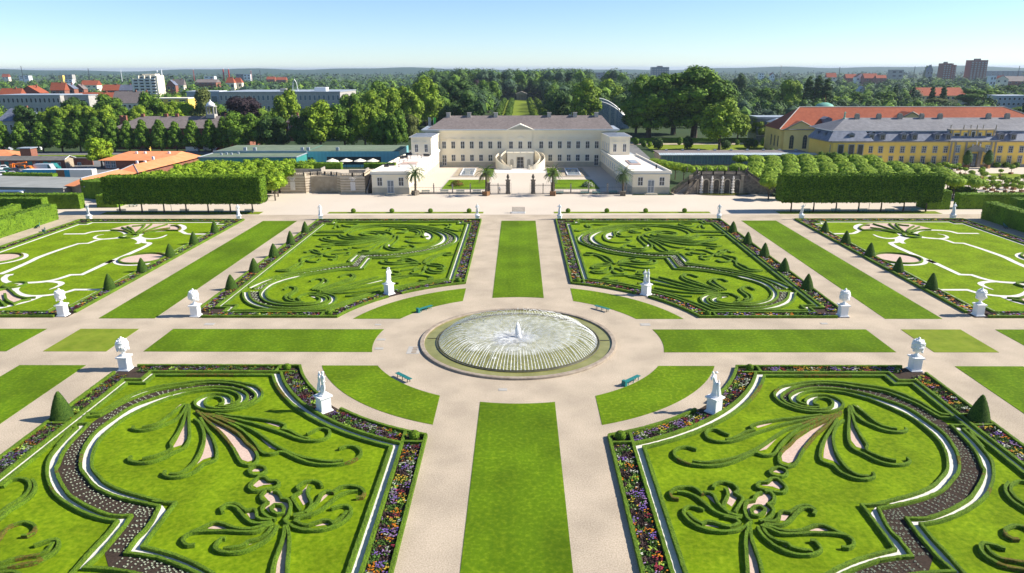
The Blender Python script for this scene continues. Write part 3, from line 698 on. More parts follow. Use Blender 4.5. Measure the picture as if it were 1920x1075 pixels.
    ribbon2('gravel_line',oi,oo,M['pale'],.048,2.0)
    NEARBAND=(d1,u2+e1)
    FARBANDS=[(fb,fi+gi),(oi,fi)]
# ---------------------------------------------------------------- bedding plants in the planted bands
bm_leaf=mat('bedding_leaf',(.42,.50,.34),(.62,.66,.50),9,.7,spec=.2)
def rosette(mb,x,y,s,rg):
    a0=rg.uniform(0,6.28)
    for i in range(6):
        a=a0+i*1.047+rg.uniform(-.2,.2); l=s*rg.uniform(.8,1.2); w=s*.42; z=rg.uniform(.05,.10)
        c,t=math.cos(a),math.sin(a)
        mb.add([(x,y,.07),(x+c*l*.6-t*w*.5,y+t*l*.6+c*w*.5,.07+z),(x+c*l,y+t*l,.06+z*.6),(x+c*l*.6+t*w*.5,y+t*l*.6-c*w*.5,.07+z)],[(0,1,2,3)])
def band_points(a,b,sp,dmax,rg):
    out=[]; A=resample(a,False,sp)
    for k,p in enumerate(A):
        q=min(b,key=lambda t:(t[0]-p[0])**2+(t[1]-p[1])**2); d=math.dist(p,q)
        if d>dmax or d<.7: continue
        n=int((d-.4)/sp)
        for j in range(n):
            t=(.25+(j+(.5 if k%2 else 0)+.2)*sp)/d
            if t>1-.22/d: continue
            out.append((p[0]+(q[0]-p[0])*t+rg.uniform(-.05,.05),p[1]+(q[1]-p[1])*t+rg.uniform(-.05,.05)))
    return out
rgB=random.Random(21)
npts=band_points(NEARBAND[0],NEARBAND[1],.275,5.2,rgB)
keep=[]
gridk={}
for p in npts:
    k=(int(p[0]/.3),int(p[1]/.3))
    if any((p[0]-q[0])**2+(p[1]-q[1])**2<.040 for i in (-1,0,1) for j in (-1,0,1) for q in gridk.get((k[0]+i,k[1]+j),[])): continue
    gridk.setdefault(k,[]).append(p); keep.append(p)
near_pts=[(x*s,y) for x,y in keep for s in (1,-1)]
near_pts=[p for p in near_pts if p[1]>-46]
near_pts.sort(key=lambda p:(p[0]-CAM.x)**2+(p[1]-CAM.y)**2)
mb=MB(); rosette(mb,0,0,.088,rgB); ros=mb.build('bedding_plant',bm_leaf)
GP='pale bedding plants set singly in the dark soil of the near planted bands'
for i,(x,y) in enumerate(near_pts[:300]):
    o=ros if i==0 else ros.copy()
    if i: COL.objects.link(o)
    o.location=(x,y,0); o.rotation_euler=(0,0,rgB.uniform(0,6)); s=rgB.uniform(.8,1.2); o.scale=(s,s,s)
    tag(o,'small pale green bedding plant in the dark soil of a near parterre band','bedding plant',GP)
mb=MB()
for x,y in near_pts[300:]: rosette(mb,x,y,.088*rgB.uniform(.8,1.2),rgB)
tag(mb.build('bedding_plants',bm_leaf),'rows of small pale bedding plants in the rest of the near planted bands','bedding plants',kind='stuff')
mb=MB()
for a,b in FARBANDS:
    for x,y in band_points(a,b,.45,4.4,rgB):
        for s in (1,-1): rosette(mb,x*s,y,.19*rgB.uniform(.8,1.2),rgB)
tag(mb.build('bedding_plants',bm_leaf),'rows of small pale bedding plants in the curved bands of the far parterres','bedding plants',kind='stuff')
# ================================================================ OUTER LAWN PARTERRES
CR.update({'i':(0,400),'j':(200,400),'k':(0,490)})
def T8(s,z=0.0):
    out=[];k=None
    for t in s.split():
        if t in CR: k=t; continue
        x,y=map(float,t.split(',')); out.append(P(CR[k][0]+x/8,CR[k][1]+y/8,z))
    return out
def rloop(x0,x1,y0,y1,nx,ny):
    return [(x0,y0+ny),(x0+nx,y0+ny),(x0+nx,y0),(x1-nx,y0),(x1-nx,y0+ny),(x1,y0+ny),(x1,y1-ny),(x1-nx,y1-ny),(x1-nx,y1),(x0+nx,y1),(x0+nx,y1-ny),(x0,y1-ny)]
LINES=[('i 960,315 1270,312 1400,280 1600,265 1800,270 1890,310 1850,350 1700,382 1550,392 1450,385 1418,367 1470,335 1560,320',[.8,.8,.9,.9,.9,.9,.8,.7,.2]),
('j -1600,750 0,750',0),
('k 0,200 200,120 450,10 570,-50 900,-170 1180,-260 1320,-265 1500,-320 1850,-350 j 230,365 400,372 480,400 495,440 450,462',[1,1,1,.8,.7,.8,1.2,.8]),
('j 400,365 460,345 550,300 700,280 900,265 1080,265 1200,312 1300,316 1530,316',[1.6,1.2,.9,.8,.8,.9]),
('j 470,345 500,362 560,382 700,387 820,365 905,328',[1.0,.9,.8,.7,.3]),
('j 480,380 545,402 555,440 650,460 380,595 0,755 k 1700,-15 1230,205 1060,210 900,262 700,307 350,330 130,322 62,262 120,212 200,205',[1,.9,1,1,1,.9,.8,1,.9,.9]),
('k 700,310 850,315 925,340 870,382 740,430',[.6,.9,.9,.6,.2]),
('k 350,345 250,400 220,450 300,502 450,527 650,522 820,502 1000,468 1120,432 1540,432',[1.0,1.1,1.1,.9,.8,.8,.8,.6]),
('k -200,745 0,708 200,662 400,612 560,552 620,525',[.8,.8,.8,.8]),
('j 1080,175 1150,200 1160,240 1120,265',[.9,1,1,.7])]
FANS=[('fan hedge, outermost rib','j 60,245 200,250 290,268 340,292'),('fan hedge, second rib','j 230,207 300,238 400,287'),('fan hedge, third rib','j 310,195 370,228 412,282'),
('fan hedge, fourth rib','j 450,280 540,205 572,160'),('fan hedge, fifth rib','j 495,285 600,212 672,160'),('fan hedge, sixth rib','j 520,287 700,222 905,160'),
('fan hedge, long rib with loop','j 560,292 800,250 1060,250 1105,222 1050,180 960,180'),('fan hedge, short top rib','j 380,190 470,182 545,170'),('fan hedge, low front rib','j 430,310 600,272 800,235 950,215')]
LOWF=[('front fan hedge, right rib','k 120,392 190,452 250,502 370,540 530,535'),('front fan hedge, middle rib','k 70,480 100,572 210,632 300,592 460,560'),('front fan hedge, top rib','k -60,430 0,420 125,392'),('front fan hedge, left rib','k -60,540 30,610 80,660')]
for sx in (-1,1):
    sd_='left' if sx<0 else 'right'
    X0,X1,Y0,Y1=61.0,97.6,8.6,74.2
    rect=[(X0,Y0),(X1,Y0),(X1,Y1),(X0,Y1)]
    struct('border_soil',MB().sheet(mir(rect,sx,1),.012),M['soil'])
    bi=rloop(63.0,95.6,10.6,72.2,1.8,2.0); gl=rloop(63.7,94.9,11.3,71.5,1.8,2.0)
    struct('border_gravel',MB().sheet(mir(bi,sx,1),.022),M['pale'])
    struct('parterre_lawn',MB().sheet(mir(gl,sx,1),.034),M['grass_b'])
    qn=f'outer {sd_} lawn parterre'
    hedge(mir([(62.8,Y0),(X1,Y0),(X1,Y1),(X0,Y1),(X0,10.4)],sx,1),f'low clipped hedge along the outside of the flower border, {qn}',sm=False,step=.5,w=.34,h=.36)
    hedge(mir(bi,sx,1),f'low clipped hedge between flower border and gravel line, {qn}',closed=True,sm=False,step=.5,w=.30,h=.28)
    skip=[(62.2*sx,y,1.0) for y in (21.5,31.5,41.5,51.4,61.3)]+[(62.1*sx,9.4,1.2)]
    for k,(c,nm) in enumerate([([(62.0,11),(62.0,73.6)],'inner side'),([(63.5,9.6),(95,9.6)],'cross walk side'),([(62,73.2),(96.5,73.2)],'forecourt side'),([(96.6,11),(96.6,72)],'far side by the tall hedge')]):
        bed(mir(c,sx,1),f'mixed summer flowers in the bed on the {nm}, {qn}',1.5,.36,.25,300+k*7+(50 if sx>0 else 0),skip)
    for i,(s,w) in enumerate(LINES):
        if w==0: continue
        p=T8(s); strip('gravel_line',mir(p,-sx,1),w,.046+.0022*i,M['pale'])
    # gravel rings and hedged rounds
    for nm,pts in (('inner','j 160,690 250,742 450,748 650,722 800,680 850,640 800,602 650,590 450,605 280,640'),):
        p=T8(pts,.3); cx=sum(a for a,b in p)/len(p); cy=sum(b for a,b in p)/len(p); rr=sum(math.dist((cx,cy),q) for q in p)/len(p)
    for X,nm in ((cx,'inner'),(-79.3-(cx+79.3),'outer')):
        for r_,z,m in ((rr+.9,.048,'pale'),(rr,.056,'pink')):
            struct('gravel_round',MB().sheet(circ(r_,64,X*-sx,cy),z+(.002 if nm=='outer' else 0)),M[m])
        hedge(circ(rr,56,X*-sx,cy),f'low hedge ring round a gravel circle on the {nm} side, {qn}',closed=True,sm=False,step=.5,w=.34,h=.34,dieback=[(.05,.2)] if sx<0 else None)
    p=T8('j 340,340',.2)[0]; hedge(circ(1.6,24,p[0]*-sx,p[1]),f'small hedge ring at the root of the back fan, {qn}',closed=True,sm=False,step=.4,w=.34,h=.34)
    p=T8('k 225,352',.2)[0]; hedge(circ(1.5,24,p[0]*-sx,p[1]),f'small hedge ring at the root of the front fan, {qn}',closed=True,sm=False,step=.4,w=.34,h=.34)
    fan=T8('j 60,245 230,200 310,185 380,170 900,160 1060,180 1100,230 1060,250 560,295 420,300 340,292')
    struct('pink_gravel',MB().sheet(mir(fan,-sx,1),.070),M['pink'])
    for k,(ds,s) in enumerate(FANS+LOWF):
        hedge(mir(T8(s,.3),-sx,1),f'{ds}, {qn}',w=.36,h=.34,step=.45,dieback=[(.2,.9)] if (sx<0 and k in (0,6,8)) else None,group='ornamental clipped hedges inside the parterres')
    fan=T8('k -60,440 120,405 190,452 300,520 360,545 300,590 210,620 100,570 40,600 -60,560')
    struct('pink_gravel',MB().sheet(mir(fan,-sx,1),.068),M['pink'])
# ================================================================ CLIPPED YEW CONES AND BALLS
def leafy(mb, surf_pts, size, rg, tilt=.5):
    """small leaf faces lying on a clipped surface; surf_pts = (point, normal)"""
    for p,nv in surf_pts:
        nv=Vector(nv)+Vector((rg.uniform(-tilt,tilt),rg.uniform(-tilt,tilt),rg.uniform(-tilt,tilt))); nv.normalize()
        a=nv.orthogonal().normalized(); a=Matrix.Rotation(rg.uniform(0,6.28),3,nv)@a; b=nv.cross(a); s=size*rg.uniform(.7,1.3); p=Vector(p)+nv*size*.2*rg.random()
        mb.add([(p-a*s-b*s*.6)[:],(p+a*s-b*s*.6)[:],(p+a*s+b*s*.6)[:],(p-a*s+b*s*.6)[:]],[(0,1,2,3)])
def cone_proto(H_=2.75,Rb=1.0,rt=.13,seed=1):
    rg=random.Random(seed); mb=MB(); prof=[(Rb*.93,0),(Rb,.25)]
    for i in range(1,10):
        t=i/10; prof.append((Rb*(1-t)+rt*t+.09*math.sin(t*math.pi),.25+(H_-.25)*t))
    prof+= [(rt*.75,H_),(0,H_+.05)]
    mb.lathe(prof,n=26)
    pts=[]
    for _ in range(2600):
        t=1-math.sqrt(rg.random()); a=rg.uniform(0,6.283); r=np.interp(t*H_,[p[1] for p in prof],[p[0] for p in prof]); pts.append(((r*math.cos(a),r*math.sin(a),t*H_),(math.cos(a),math.sin(a),.38)))
    leafy(mb,pts,.055,rg,.35)
    return mb
root=empty('yew_cone'); cr=cone_proto().build('crown',M['cone'],root)
tr=MB().lathe([(.16,-.05),(.13,.3)],n=8).build('trunk',M['bark'],root)
GC='yew cones clipped to points along the parterre borders'
first=True
ordn=['first','second','third','fourth','fifth','sixth','seventh','eighth','ninth','tenth','eleventh','twelfth','thirteenth','fourteenth','fifteenth','sixteenth','seventeenth','eighteenth','nineteenth','twentieth']
def place_cone(x,y,label,s=1.0,rz=0):
    global first
    sc_=(s*rnd.uniform(.94,1.05),s*rnd.uniform(.94,1.05),s*rnd.uniform(.94,1.06))
    if first:
        first=False; o=root; o.location=(x,y,0); o.rotation_euler=(0,0,rz); o.scale=sc_; tag(o,label,'clipped tree',GC)
    else: o=dup(root,(x,y,0),rz,sc_,label,GC)
    o['category']='clipped tree'
for s,sn in ((-1,'left'),(1,'right')):
    for i,y in enumerate((21.5,31.5,41.5,51.4,61.3)):
        place_cone(43.6*s,y,f'dark yew cone, {ordn[i]} from the cross walk in the far {sn} parterre border',.90,rnd.uniform(0,6))
        place_cone(62.2*s,y,f'dark yew cone, {ordn[i]} from the cross walk beside the outer {sn} lawn parterre',.90,rnd.uniform(0,6))
    place_cone(43.6*s,-21.1,f'broad dark yew cone in the outer border of the near {sn} parterre',1.0,1)
    for y,w in ((-20.2,'behind'),(-22.3,'in front of')):
        hedge([(42.5*s,y),(44.3*s,y)],f'very short low hedge just {w} the yew cone of the near {sn} parterre',w=.3,h=.3,step=.25,sm=False)
def ball(x,y,r,label,m='tallhedge',z=0,name='ball_shrub',grp='ball shrubs in the border cells'):
    rg=random.Random(int(x*31+y*17)); mb=MB().blob((0,0,r*.9),(r,r,r*.95),3,.03,rg)
    pts=[]
    for _ in range(int(500*r*r/.16)+200):
        v=Vector((rg.gauss(0,1),rg.gauss(0,1),rg.gauss(0,1))).normalized(); pts.append(((v.x*r,v.y*r,v.z*r*.95+r*.9),v))
    leafy(mb,pts,.05,rg)
    o=mb.build(name,M[m]); o.location=(x,y,z); return tag(o,label,'shrub',grp)
for (sx,sy),qn in QUAD.items():
    ball(9.28*sx,24.95*sy,.48,f'small clipped ball shrub in the corner cell by the central walk, {qn} parterre')
    ball(25.6*sx,9.3*sy,.42,f'small clipped ball shrub in the cell at the cross walk end, {qn} parterre')
    # small leafy accent plants in the beds
for s,sn in ((-1,'left'),(1,'right')):
    for i,x in enumerate((11.5,20.5,29.5,38.5)):
        ball(x*s,82.9,.55,f'low spreading shrub, {ordn[i]} from the middle on the far {sn} grass verge',name='verge_shrub',grp='low shrubs on the narrow grass verges')
# ================================================================ STATUES
def skin_fig(bones, joints, sub=2):
    """joints: name->(x,y,z,r); bones: pairs; one continuous skinned surface"""
    names=list(joints); me=bpy.data.meshes.new('fig'); me.from_pydata([joints[n][:3] for n in names],[(names.index(a),names.index(b)) for a,b in bones],[])
    ob=bpy.data.objects.new('fig',me); COL.objects.link(ob)
    md=ob.modifiers.new('s','SKIN'); md.use_smooth_shade=True
    lay=me.skin_vertices[0].data
    for i,n in enumerate(names):
        r=joints[n][3]; lay[i].radius=(r,r) if not isinstance(r,tuple) else r; lay[i].use_root=(i==0)
    sb=ob.modifiers.new('d','SUBSURF'); sb.levels=sub; sb.render_levels=sub
    dg=bpy.context.evaluated_depsgraph_get(); ev=ob.evaluated_get(dg); m2=bpy.data.meshes.new_from_object(ev)
    vs=[tuple(v.co) for v in m2.vertices]; fs=[tuple(p.vertices) for p in m2.polygons]
    bpy.data.objects.remove(ob); bpy.data.meshes.remove(me); bpy.data.meshes.remove(m2)
    return vs,fs
BONES=[('pel','spi'),('spi','che'),('che','nec'),('nec','hea'),('hea','top'),('pel','lhi'),('lhi','lkn'),('lkn','lan'),('lan','lto'),('pel','rhi'),('rhi','rkn'),('rkn','ran'),('ran','rto'),
 ('che','lsh'),('lsh','lel'),('lel','lwr'),('lwr','lha'),('che','rsh'),('rsh','rel'),('rel','rwr'),('rwr','rha')]
def figure(o=(0,0,0), s=1.0, turn=0, lean=0, larm='down', rarm='up', stride=.12, seat=0, dress=False, slim=1.0):
    j=dict(pel=(0,0,.96,.150),spi=(.01,0,1.14,.135),che=(.02,0,1.36,.165),nec=(.02,0,1.53,.062),hea=(.04,.0,1.66,.092),top=(.05,0,1.76,.07),
      lhi=(.0,.10,.90,.105),lkn=(.06+seat,.13,.50,.072),lan=(-.02,.14,.09,.048),lto=(.12,.16,.04,.036),
      rhi=(.0,-.10,.90,.105),rkn=(.02,-.12-stride*.3,.49,.072),ran=(-stride,-.14-stride*.5,.09,.048),rto=(-stride+.13,-.17-stride*.5,.04,.036))
    arms={'down':((.02,.30,1.15,.045),(.06,.33,.90,.036),(.08,.33,.80,.034)),'up':((.10,.34,1.58,.045),(.12,.28,1.84,.036),(.13,.24,1.94,.034)),
      'hip':((-.05,.36,1.18,.045),(.10,.20,1.02,.036),(.12,.14,1.02,.034)),'out':((.14,.36,1.30,.045),(.36,.40,1.38,.036),(.46,.40,1.42,.034)),'chest':((.10,.30,1.16,.045),(.24,.10,1.30,.036),(.26,.02,1.34,.034))}
    for p,a,sg in (('l',larm,1),('r',rarm,-1)):
        q=arms[a]; j[p+'sh']=(.02,.19*sg,1.43,.075)
        for nm,c in zip(('el','wr','ha'),q): j[p+nm]=(c[0],c[1]*sg,c[2],c[3])
    if dress:
        for n in ('lkn','lan','rkn','ran'): x,y,z,r=j[n]; j[n]=(x,y*.75,z,r*1.9)
    out={}
    ct,st=math.cos(turn),math.sin(turn)
    for n,(x,y,z,r) in j.items():
        x+=lean*z*z*.2; y+=lean*.5*(z-1)*.2
        out[n]=((x*ct-y*st)*s+o[0],(x*st+y*ct)*s+o[1],z*s+o[2],r*s*slim)
    return skin_fig(BONES,out)
def drape(mb,x,y,z0,z1,r0,r1,rg,ph=0):
    n=18;k=6;vs=[];fs=[]
    for i in range(k+1):
        t=i/k
        for a in range(n):
            th=2*math.pi*a/n; r=(r0+(r1-r0)*t)*(1+.16*math.sin(5*th+ph+t*2)+.05*rg.uniform(-1,1)); vs.append((x+r*math.cos(th)+.05*t,y+r*math.sin(th)*.85,z0+(z1-z0)*t))
    for i in range(k):
        for a in range(n): b=(a+1)%n; fs.append((i*n+a,i*n+b,(i+1)*n+b,(i+1)*n+a))
    fs.append(tuple(range((k)*n,(k+1)*n)))
    mb.add(vs,fs)
def pedestal(mb,w,h):
    mb.cb(0,0,0,w*1.28,w*1.28,.10*h/1.7); mb.cb(0,0,.10*h/1.7,w*1.16,w*1.16,.08); z=.10*h/1.7+.08
    mb.cb(0,0,z,w,w,h-z-.22)
    for sx_,sy_ in ((1,0),(-1,0),(0,1),(0,-1)):      # recessed panels read as raised frames
        for d in (-1,1):
            if sx_: mb.cb(sx_*(w/2+.006),d*w*.40,z+.12,.018,w*.06,h-z-.46)
            else: mb.cb(d*w*.40,sy_*(w/2+.006),z+.12,w*.06,.018,h-z-.46)
    mb.cb(0,0,h-.22,w*1.10,w*1.10,.08); mb.cb(0,0,h-.14,w*1.30,w*1.30,.14)
def statue(kind,x,y,rz,label,seed,ph=1.65,pw=1.05,fs=1.3,parts=None):
    rt=empty('garden_statue' if kind!='vase' else 'ornamental_vase',(x,y,0),rz,label,'statue' if kind!='vase' else 'vase','white painted sculptures on square pedestals')
    mb=MB(); pedestal(mb,pw,ph); mb.build('pedestal',M['stone'],rt)
    rg=random.Random(seed)
    if kind=='vase':
        mb=MB(); k=fs/1.3
        mb.cb(0,0,ph,.78*k,.78*k,.10*k)
        prof=[(.36,.10),(.30,.20),(.17,.30),(.14,.40),(.20,.47),(.40,.62),(.54,.85),(.60,1.12),(.62,1.42),(.58,1.60),(.63,1.66),(.60,1.72),(.46,1.80),(.30,1.95),(.14,2.08),(0,2.12)]
        mb.lathe([(a*k,ph+b*k) for a,b in prof],n=24); vs_=mb.build('vase_body',M['stone'],rt,smooth=True)
        mb=MB()
        for i in range(46):
            a=rg.uniform(0,6.283); zz=rg.choice([.75,.95,1.15,1.35,1.5])+rg.uniform(-.1,.1); r=.56+.04*rg.random(); b=rg.uniform(.07,.15)
            mb.blob((r*k*math.cos(a),r*k*math.sin(a),ph+zz*k),(b*k,b*k,b*1.4*k),1,.12,rg)
        for i in range(12):
            a=i*6.283/12+rg.uniform(-.2,.2); mb.blob((.44*k*math.cos(a),.44*k*math.sin(a),ph+(1.82+rg.uniform(-.04,.08))*k),(.14*k,.14*k,.11*k),1,.15,rg)
        mb.blob((0,0,ph+2.12*k),(.15*k,.15*k,.17*k),1,.12,rg)
        mb.build('relief_figures',M['stone'],rt,smooth=True)
    else:
        fg=MB(); z=ph+.16
        b=MB(); b.lathe([(.52*fs/1.3,ph),(.48*fs/1.3,ph+.16)],n=14); 
        for i in range(5): b.blob((rg.uniform(-.2,.2),rg.uniform(-.25,.25),ph+.2),(.18,.18,.13),1,.2,rg)
        b.build('rock_base',M['stone'],rt)
        for q in parts:
            vs,f=figure(o=(q.get('x',0),q.get('y',0),z+q.get('z',0)),s=fs*q.get('s',1),turn=q.get('t',0),lean=q.get('lean',0),larm=q.get('l','down'),rarm=q.get('r','up'),dress=q.get('dress',False),stride=q.get('stride',.12),seat=q.get('seat',0))
            one=MB().add(vs,f); one.build('figure',M['stone'],rt,smooth=True)
            d=MB(); s=fs*q.get('s',1)
            if q.get('dress'): drape(d,q.get('x',0),q.get('y',0),z+q.get('z',0)+.02,z+q.get('z',0)+1.0*s,.30*s,.15*s,rg,seed)
            else: drape(d,q.get('x',0)-.10*s,q.get('y',0)+.02,z+q.get('z',0)+.0,z+q.get('z',0)+.72*s,.17*s,.10*s,rg,seed)
            d.build('drapery',M['stone'],rt,smooth=True)
            if q.get('cap'):
                vs0=[]; hb=MB(); hx=q.get('x',0)+.05*s; hb.blob((hx,q.get('y',0),z+1.76*s),(.13*s,.13*s,.08*s),1,.1,rg); hb.build('hair',M['stone'],rt,smooth=True)
    return rt
NY=[dict(x=.05,y=-.12,t=.3,l='chest',r='up',cap=1),dict(x=-.12,y=.2,t=-.6,l='out',r='chest',s=.92,z=.25,cap=1)]
DD=(R(45),R(135),R(-45),R(-135))
statue('group',-18.95,-19.2,R(45),'white two figure statue on a tall pedestal beside the near left curved lawn',1,fs=1.28,parts=[dict(x=.05,y=-.1,l='chest',r='hip',cap=1),dict(x=-.12,y=.26,t=-.5,l='out',r='chest',s=.86,z=.35,cap=1)])
statue('group',19.1,-19.35,R(130),'white robed statue leaning forward on a tall pedestal beside the near right curved lawn',2,fs=1.32,parts=[dict(x=.0,y=0,l='chest',r='chest',lean=.5,dress=True,cap=1),dict(x=-.25,y=-.12,s=.7,t=.5,l='down',r='hip',dress=True)])
statue('group',-19.2,19.3,R(-40),'white twin figure statue with raised arms beside the far left curved lawn',3,fs=1.22,parts=[dict(x=0,y=.2,l='hip',r='up',cap=1),dict(x=0,y=-.2,l='up',r='chest',s=.97,t=.5,cap=1)])
statue('group',18.9,18.95,R(-135),'white wrestling pair statue with one arm thrown out beside the far right curved lawn',4,fs=1.16,parts=[dict(x=-.05,y=.26,l='chest',r='out',t=-.4,cap=1),dict(x=.05,y=-.25,l='out',r='chest',s=.93,t=.6,lean=-.4,cap=1)])
for x,y,l in ((-43.75,-9.1,'large white figured vase at the outer corner of the near left parterre'),(43.85,-9.0,'large white figured vase at the outer corner of the near right parterre'),
    (-43.75,9.2,'white figured vase at the outer corner of the far left scroll parterre'),(43.75,9.35,'white figured vase at the outer corner of the far right scroll parterre'),
    (-62.0,9.4,'white figured vase at the corner of the outer left lawn parterre'),(62.1,9.7,'white figured vase at the corner of the outer right lawn parterre')):
    statue('vase',x,y,R(4*((x>0)-.5)),l,int(abs(x)*10+y),ph=1.62,pw=1.0,fs=1.3)
poses=[('up','hip',-96.0,False,'outer left corner statue with raised arm at the far edge of the left lawn parterre'),('chest','down',-62.4,True,'slim robed statue at the inner back corner of the left lawn parterre'),
 ('down','down',-44.1,True,'narrow robed statue at the outer back corner of the far left scroll parterre'),('hip','chest',-9.15,False,'statue with bent knee and hat at the inner back corner of the far left parterre'),
 ('chest','out',9.1,True,'statue holding an object at the inner back corner of the far right parterre'),('hip','down',44.4,False,'nude standing statue at the outer back corner of the far right scroll parterre'),
 ('up','out',62.6,False,'bending statue with lifted arm at the inner back corner of the right lawn parterre'),('chest','down',95.9,True,'heavy robed statue at the outer back corner of the right lawn parterre')]
for i,(l,r_,x,d,lb) in enumerate(poses):
    statue('single',x,75.1,R(-90)+.3*math.sin(i),lb,50+i,ph=.95,pw=.85,fs=1.32 if i!=7 else 1.45,parts=[dict(l=l,r=r_,dress=d,cap=(i==3),lean=.5 if i==6 else 0,stride=.2)])
# ================================================================ BENCHES
def make_bench(L_=2.4,back=False,arms=False):
    rt=empty('garden_bench'); mb=MB()
    for i in range(5): mb.cb(0,-.2+i*.1,.42,L_,.085,.04)
    mb.build('seat',M['green_wood'],rt)
    for x in (-L_*.36,0,L_*.36):
        f=MB(); f.cb(x,-.17,0,.06,.06,.42); f.cb(x,.17,0,.06,.06,.42); f.cb(x,0,.36,.06,.40,.055); f.build('leg',M['iron' if not arms else 'green_wood'],rt)
    if back:
        b=MB()
        for i in range(3): b.cb(0,.26+.03*i,.56+i*.14,L_,.03,.10)
        b.build('backrest',M['green_wood'],rt)
    if arms:
        a=MB(); a.cb(-L_/2-.12,0,0,.34,.5,.62); a.build('side_box',M['green_wood'],rt)
    return rt
GB='green painted garden benches'
b0=make_bench(2.5)
def put_bench(o,x,y,rz,label,z=0.0):
    o.location=(x,y,z); o.rotation_euler=(0,0,rz); tag(o,label,'bench',GB)
for k,(px,py,lb,sy) in enumerate([(757,712,'green bench on the gravel beside the near left curved lawn',-1),(1185,717,'green bench beside the near right curved lawn',-1),(798,582,'green bench beside the far left curved lawn',1),(1129,582,'green bench beside the far right curved lawn',1)]):
    x,y=P(px,py,0); a=math.atan2(y,x)+math.pi/2
    o=b0 if k==0 else (dup(b0) if k==3 else make_bench(2.4,arms=True))
    if k==2: a+=math.pi
    put_bench(o,x,y,a,lb)
bk=make_bench(2.2,back=True)
bx=[(-92.5,82.4),(-83.6,82.4),(-74.9,82.4),(-65.5,82.4),(-60.6,82.4)]
cnt=0
def pb(x,y,rz,label):
    global cnt
    o=bk if cnt==0 else dup(bk); cnt+=1; put_bench(o,x,y,rz,label)
for i,px in enumerate((227,286.5,345.5,410,467)):
    x,y=P(px,400,0); pb(x,y,0,f'green bench, {ordn[i]} from the left under the left clipped lime screen')
for i,px in enumerate((1511,1567,1618,1668.5,1717)):
    x,y=P(px,399,0); pb(x,y,0,f'green bench, {ordn[i]} from the left under the right clipped lime screen')
for i,px in enumerate((798,833,863,894)):
    x,y=P(px,363.3,0); pb(x,y,0,f'green bench, {ordn[i]} from the left before the left court railing')
for i,px in enumerate((1049,1096,1118,1150)):
    x,y=P(px,364.5,0); pb(x,y,0,f'green bench, {ordn[i]} from the left before the right court railing')
for (px,py,rz,lb) in ((72,427,-1.05,'green bench against the tall left hedge walk'),(82,436,-.9,'green handcart shaped bench out on the left hedge walk'),(250,388,.25,'long green bench behind the left clipped lime screen'),(1746,383,0,'shaded green bench beside the square hedge block on the right'),(1885,428,1.2,'shaded green bench at the foot of the tall right hedge')):
    x,y=P(px,py,0); pb(x,y,rz,lb)
# ================================================================ FOUNTAIN
ft=empty('fountain',(0,0,0),0,'round bell fountain with a dome of inward water jets in the middle of the garden','fountain')
n=96
MB().lathe([(11.95,-.02),(11.98,.20),(11.90,.26),(11.25,.26),(11.18,.20),(11.18,-.02)][::1],n=n).build('basin_rim',M['rim'],ft)
# inner face of the rim goes down to the water: open ring
rim=MB(); vs=[];fs=[];prof=[(11.98,0),(11.98,.2),(11.93,.25),(11.5,.25),(11.45,.2),(11.45,.0)]
for i in range(n):
    t=2*math.pi*i/n
    for r_,h in prof: vs.append((r_*math.cos(t),r_*math.sin(t),h))
k=len(prof)
for i in range(n):
    j=(i+1)%n
    for q in range(k-1): fs.append((i*k+q,j*k+q,j*k+q+1,i*k+q+1))
ft.children[0].data.clear_geometry(); ft.children[0].data.from_pydata(vs,[],fs); ft.children[0].data.update()
wt=MB().sheet(circ(11.46,96),.06).build('water',M['water'],ft)
mb=MB(); mb.tube([(9.72*math.cos(a),9.72*math.sin(a),.16) for a in np.linspace(0,2*math.pi,97)],.06,6,False)
mb.tube([(9.95*math.cos(a),9.95*math.sin(a),.09) for a in np.linspace(0,2*math.pi,97)],.10,6,False)
mb.build('jet_ring_pipe',mat('wet_pipe',(.06,.06,.035),(.12,.11,.06),4,.5),ft)
mb=MB(); mb.cb(-10.5,.5,.06,1.4,.12,.05); mb.cb(10.5,-.2,.06,1.4,.12,.05); mb.build('feed_pipe',M['iron'],ft)
def spray(name,dens,scale,soft=1.0,stretch=(1,1,1)):
    m=bpy.data.materials.new(name); m.use_nodes=True; nt=m.node_tree; N=nt.nodes; L=nt.links
    b=N['Principled BSDF']; b.inputs['Base Color'].default_value=(.95,.96,.96,1); b.inputs['Roughness'].default_value=.5
    b.inputs['Subsurface Weight'].default_value=0.0
    tc=N.new('ShaderNodeTexCoord'); mp=N.new('ShaderNodeMapping'); mp.inputs['Scale'].default_value=stretch; L.new(tc.outputs['Object'],mp.inputs[0])
    nz=N.new('ShaderNodeTexNoise'); nz.inputs['Scale'].default_value=scale; nz.inputs['Detail'].default_value=6; nz.inputs['Roughness'].default_value=.65; L.new(mp.outputs[0],nz.inputs['Vector'])
    mr=N.new('ShaderNodeMapRange'); mr.inputs['From Min'].default_value=.38; mr.inputs['From Max'].default_value=.70; mr.inputs['To Min'].default_value=dens*.35; mr.inputs['To Max'].default_value=min(1,dens*1.6); L.new(nz.outputs[0],mr.inputs[0])
    L.new(mr.outputs[0],b.inputs['Alpha'])
    MATS[name]=m; return m
mj=spray('jet_water',.50,5); mm=spray('spray_mist',.17,1.3); mf=spray('spray_streaks',.26,1.6); mc=spray('foam',.80,6)
rgf=random.Random(4)
HP=1.5
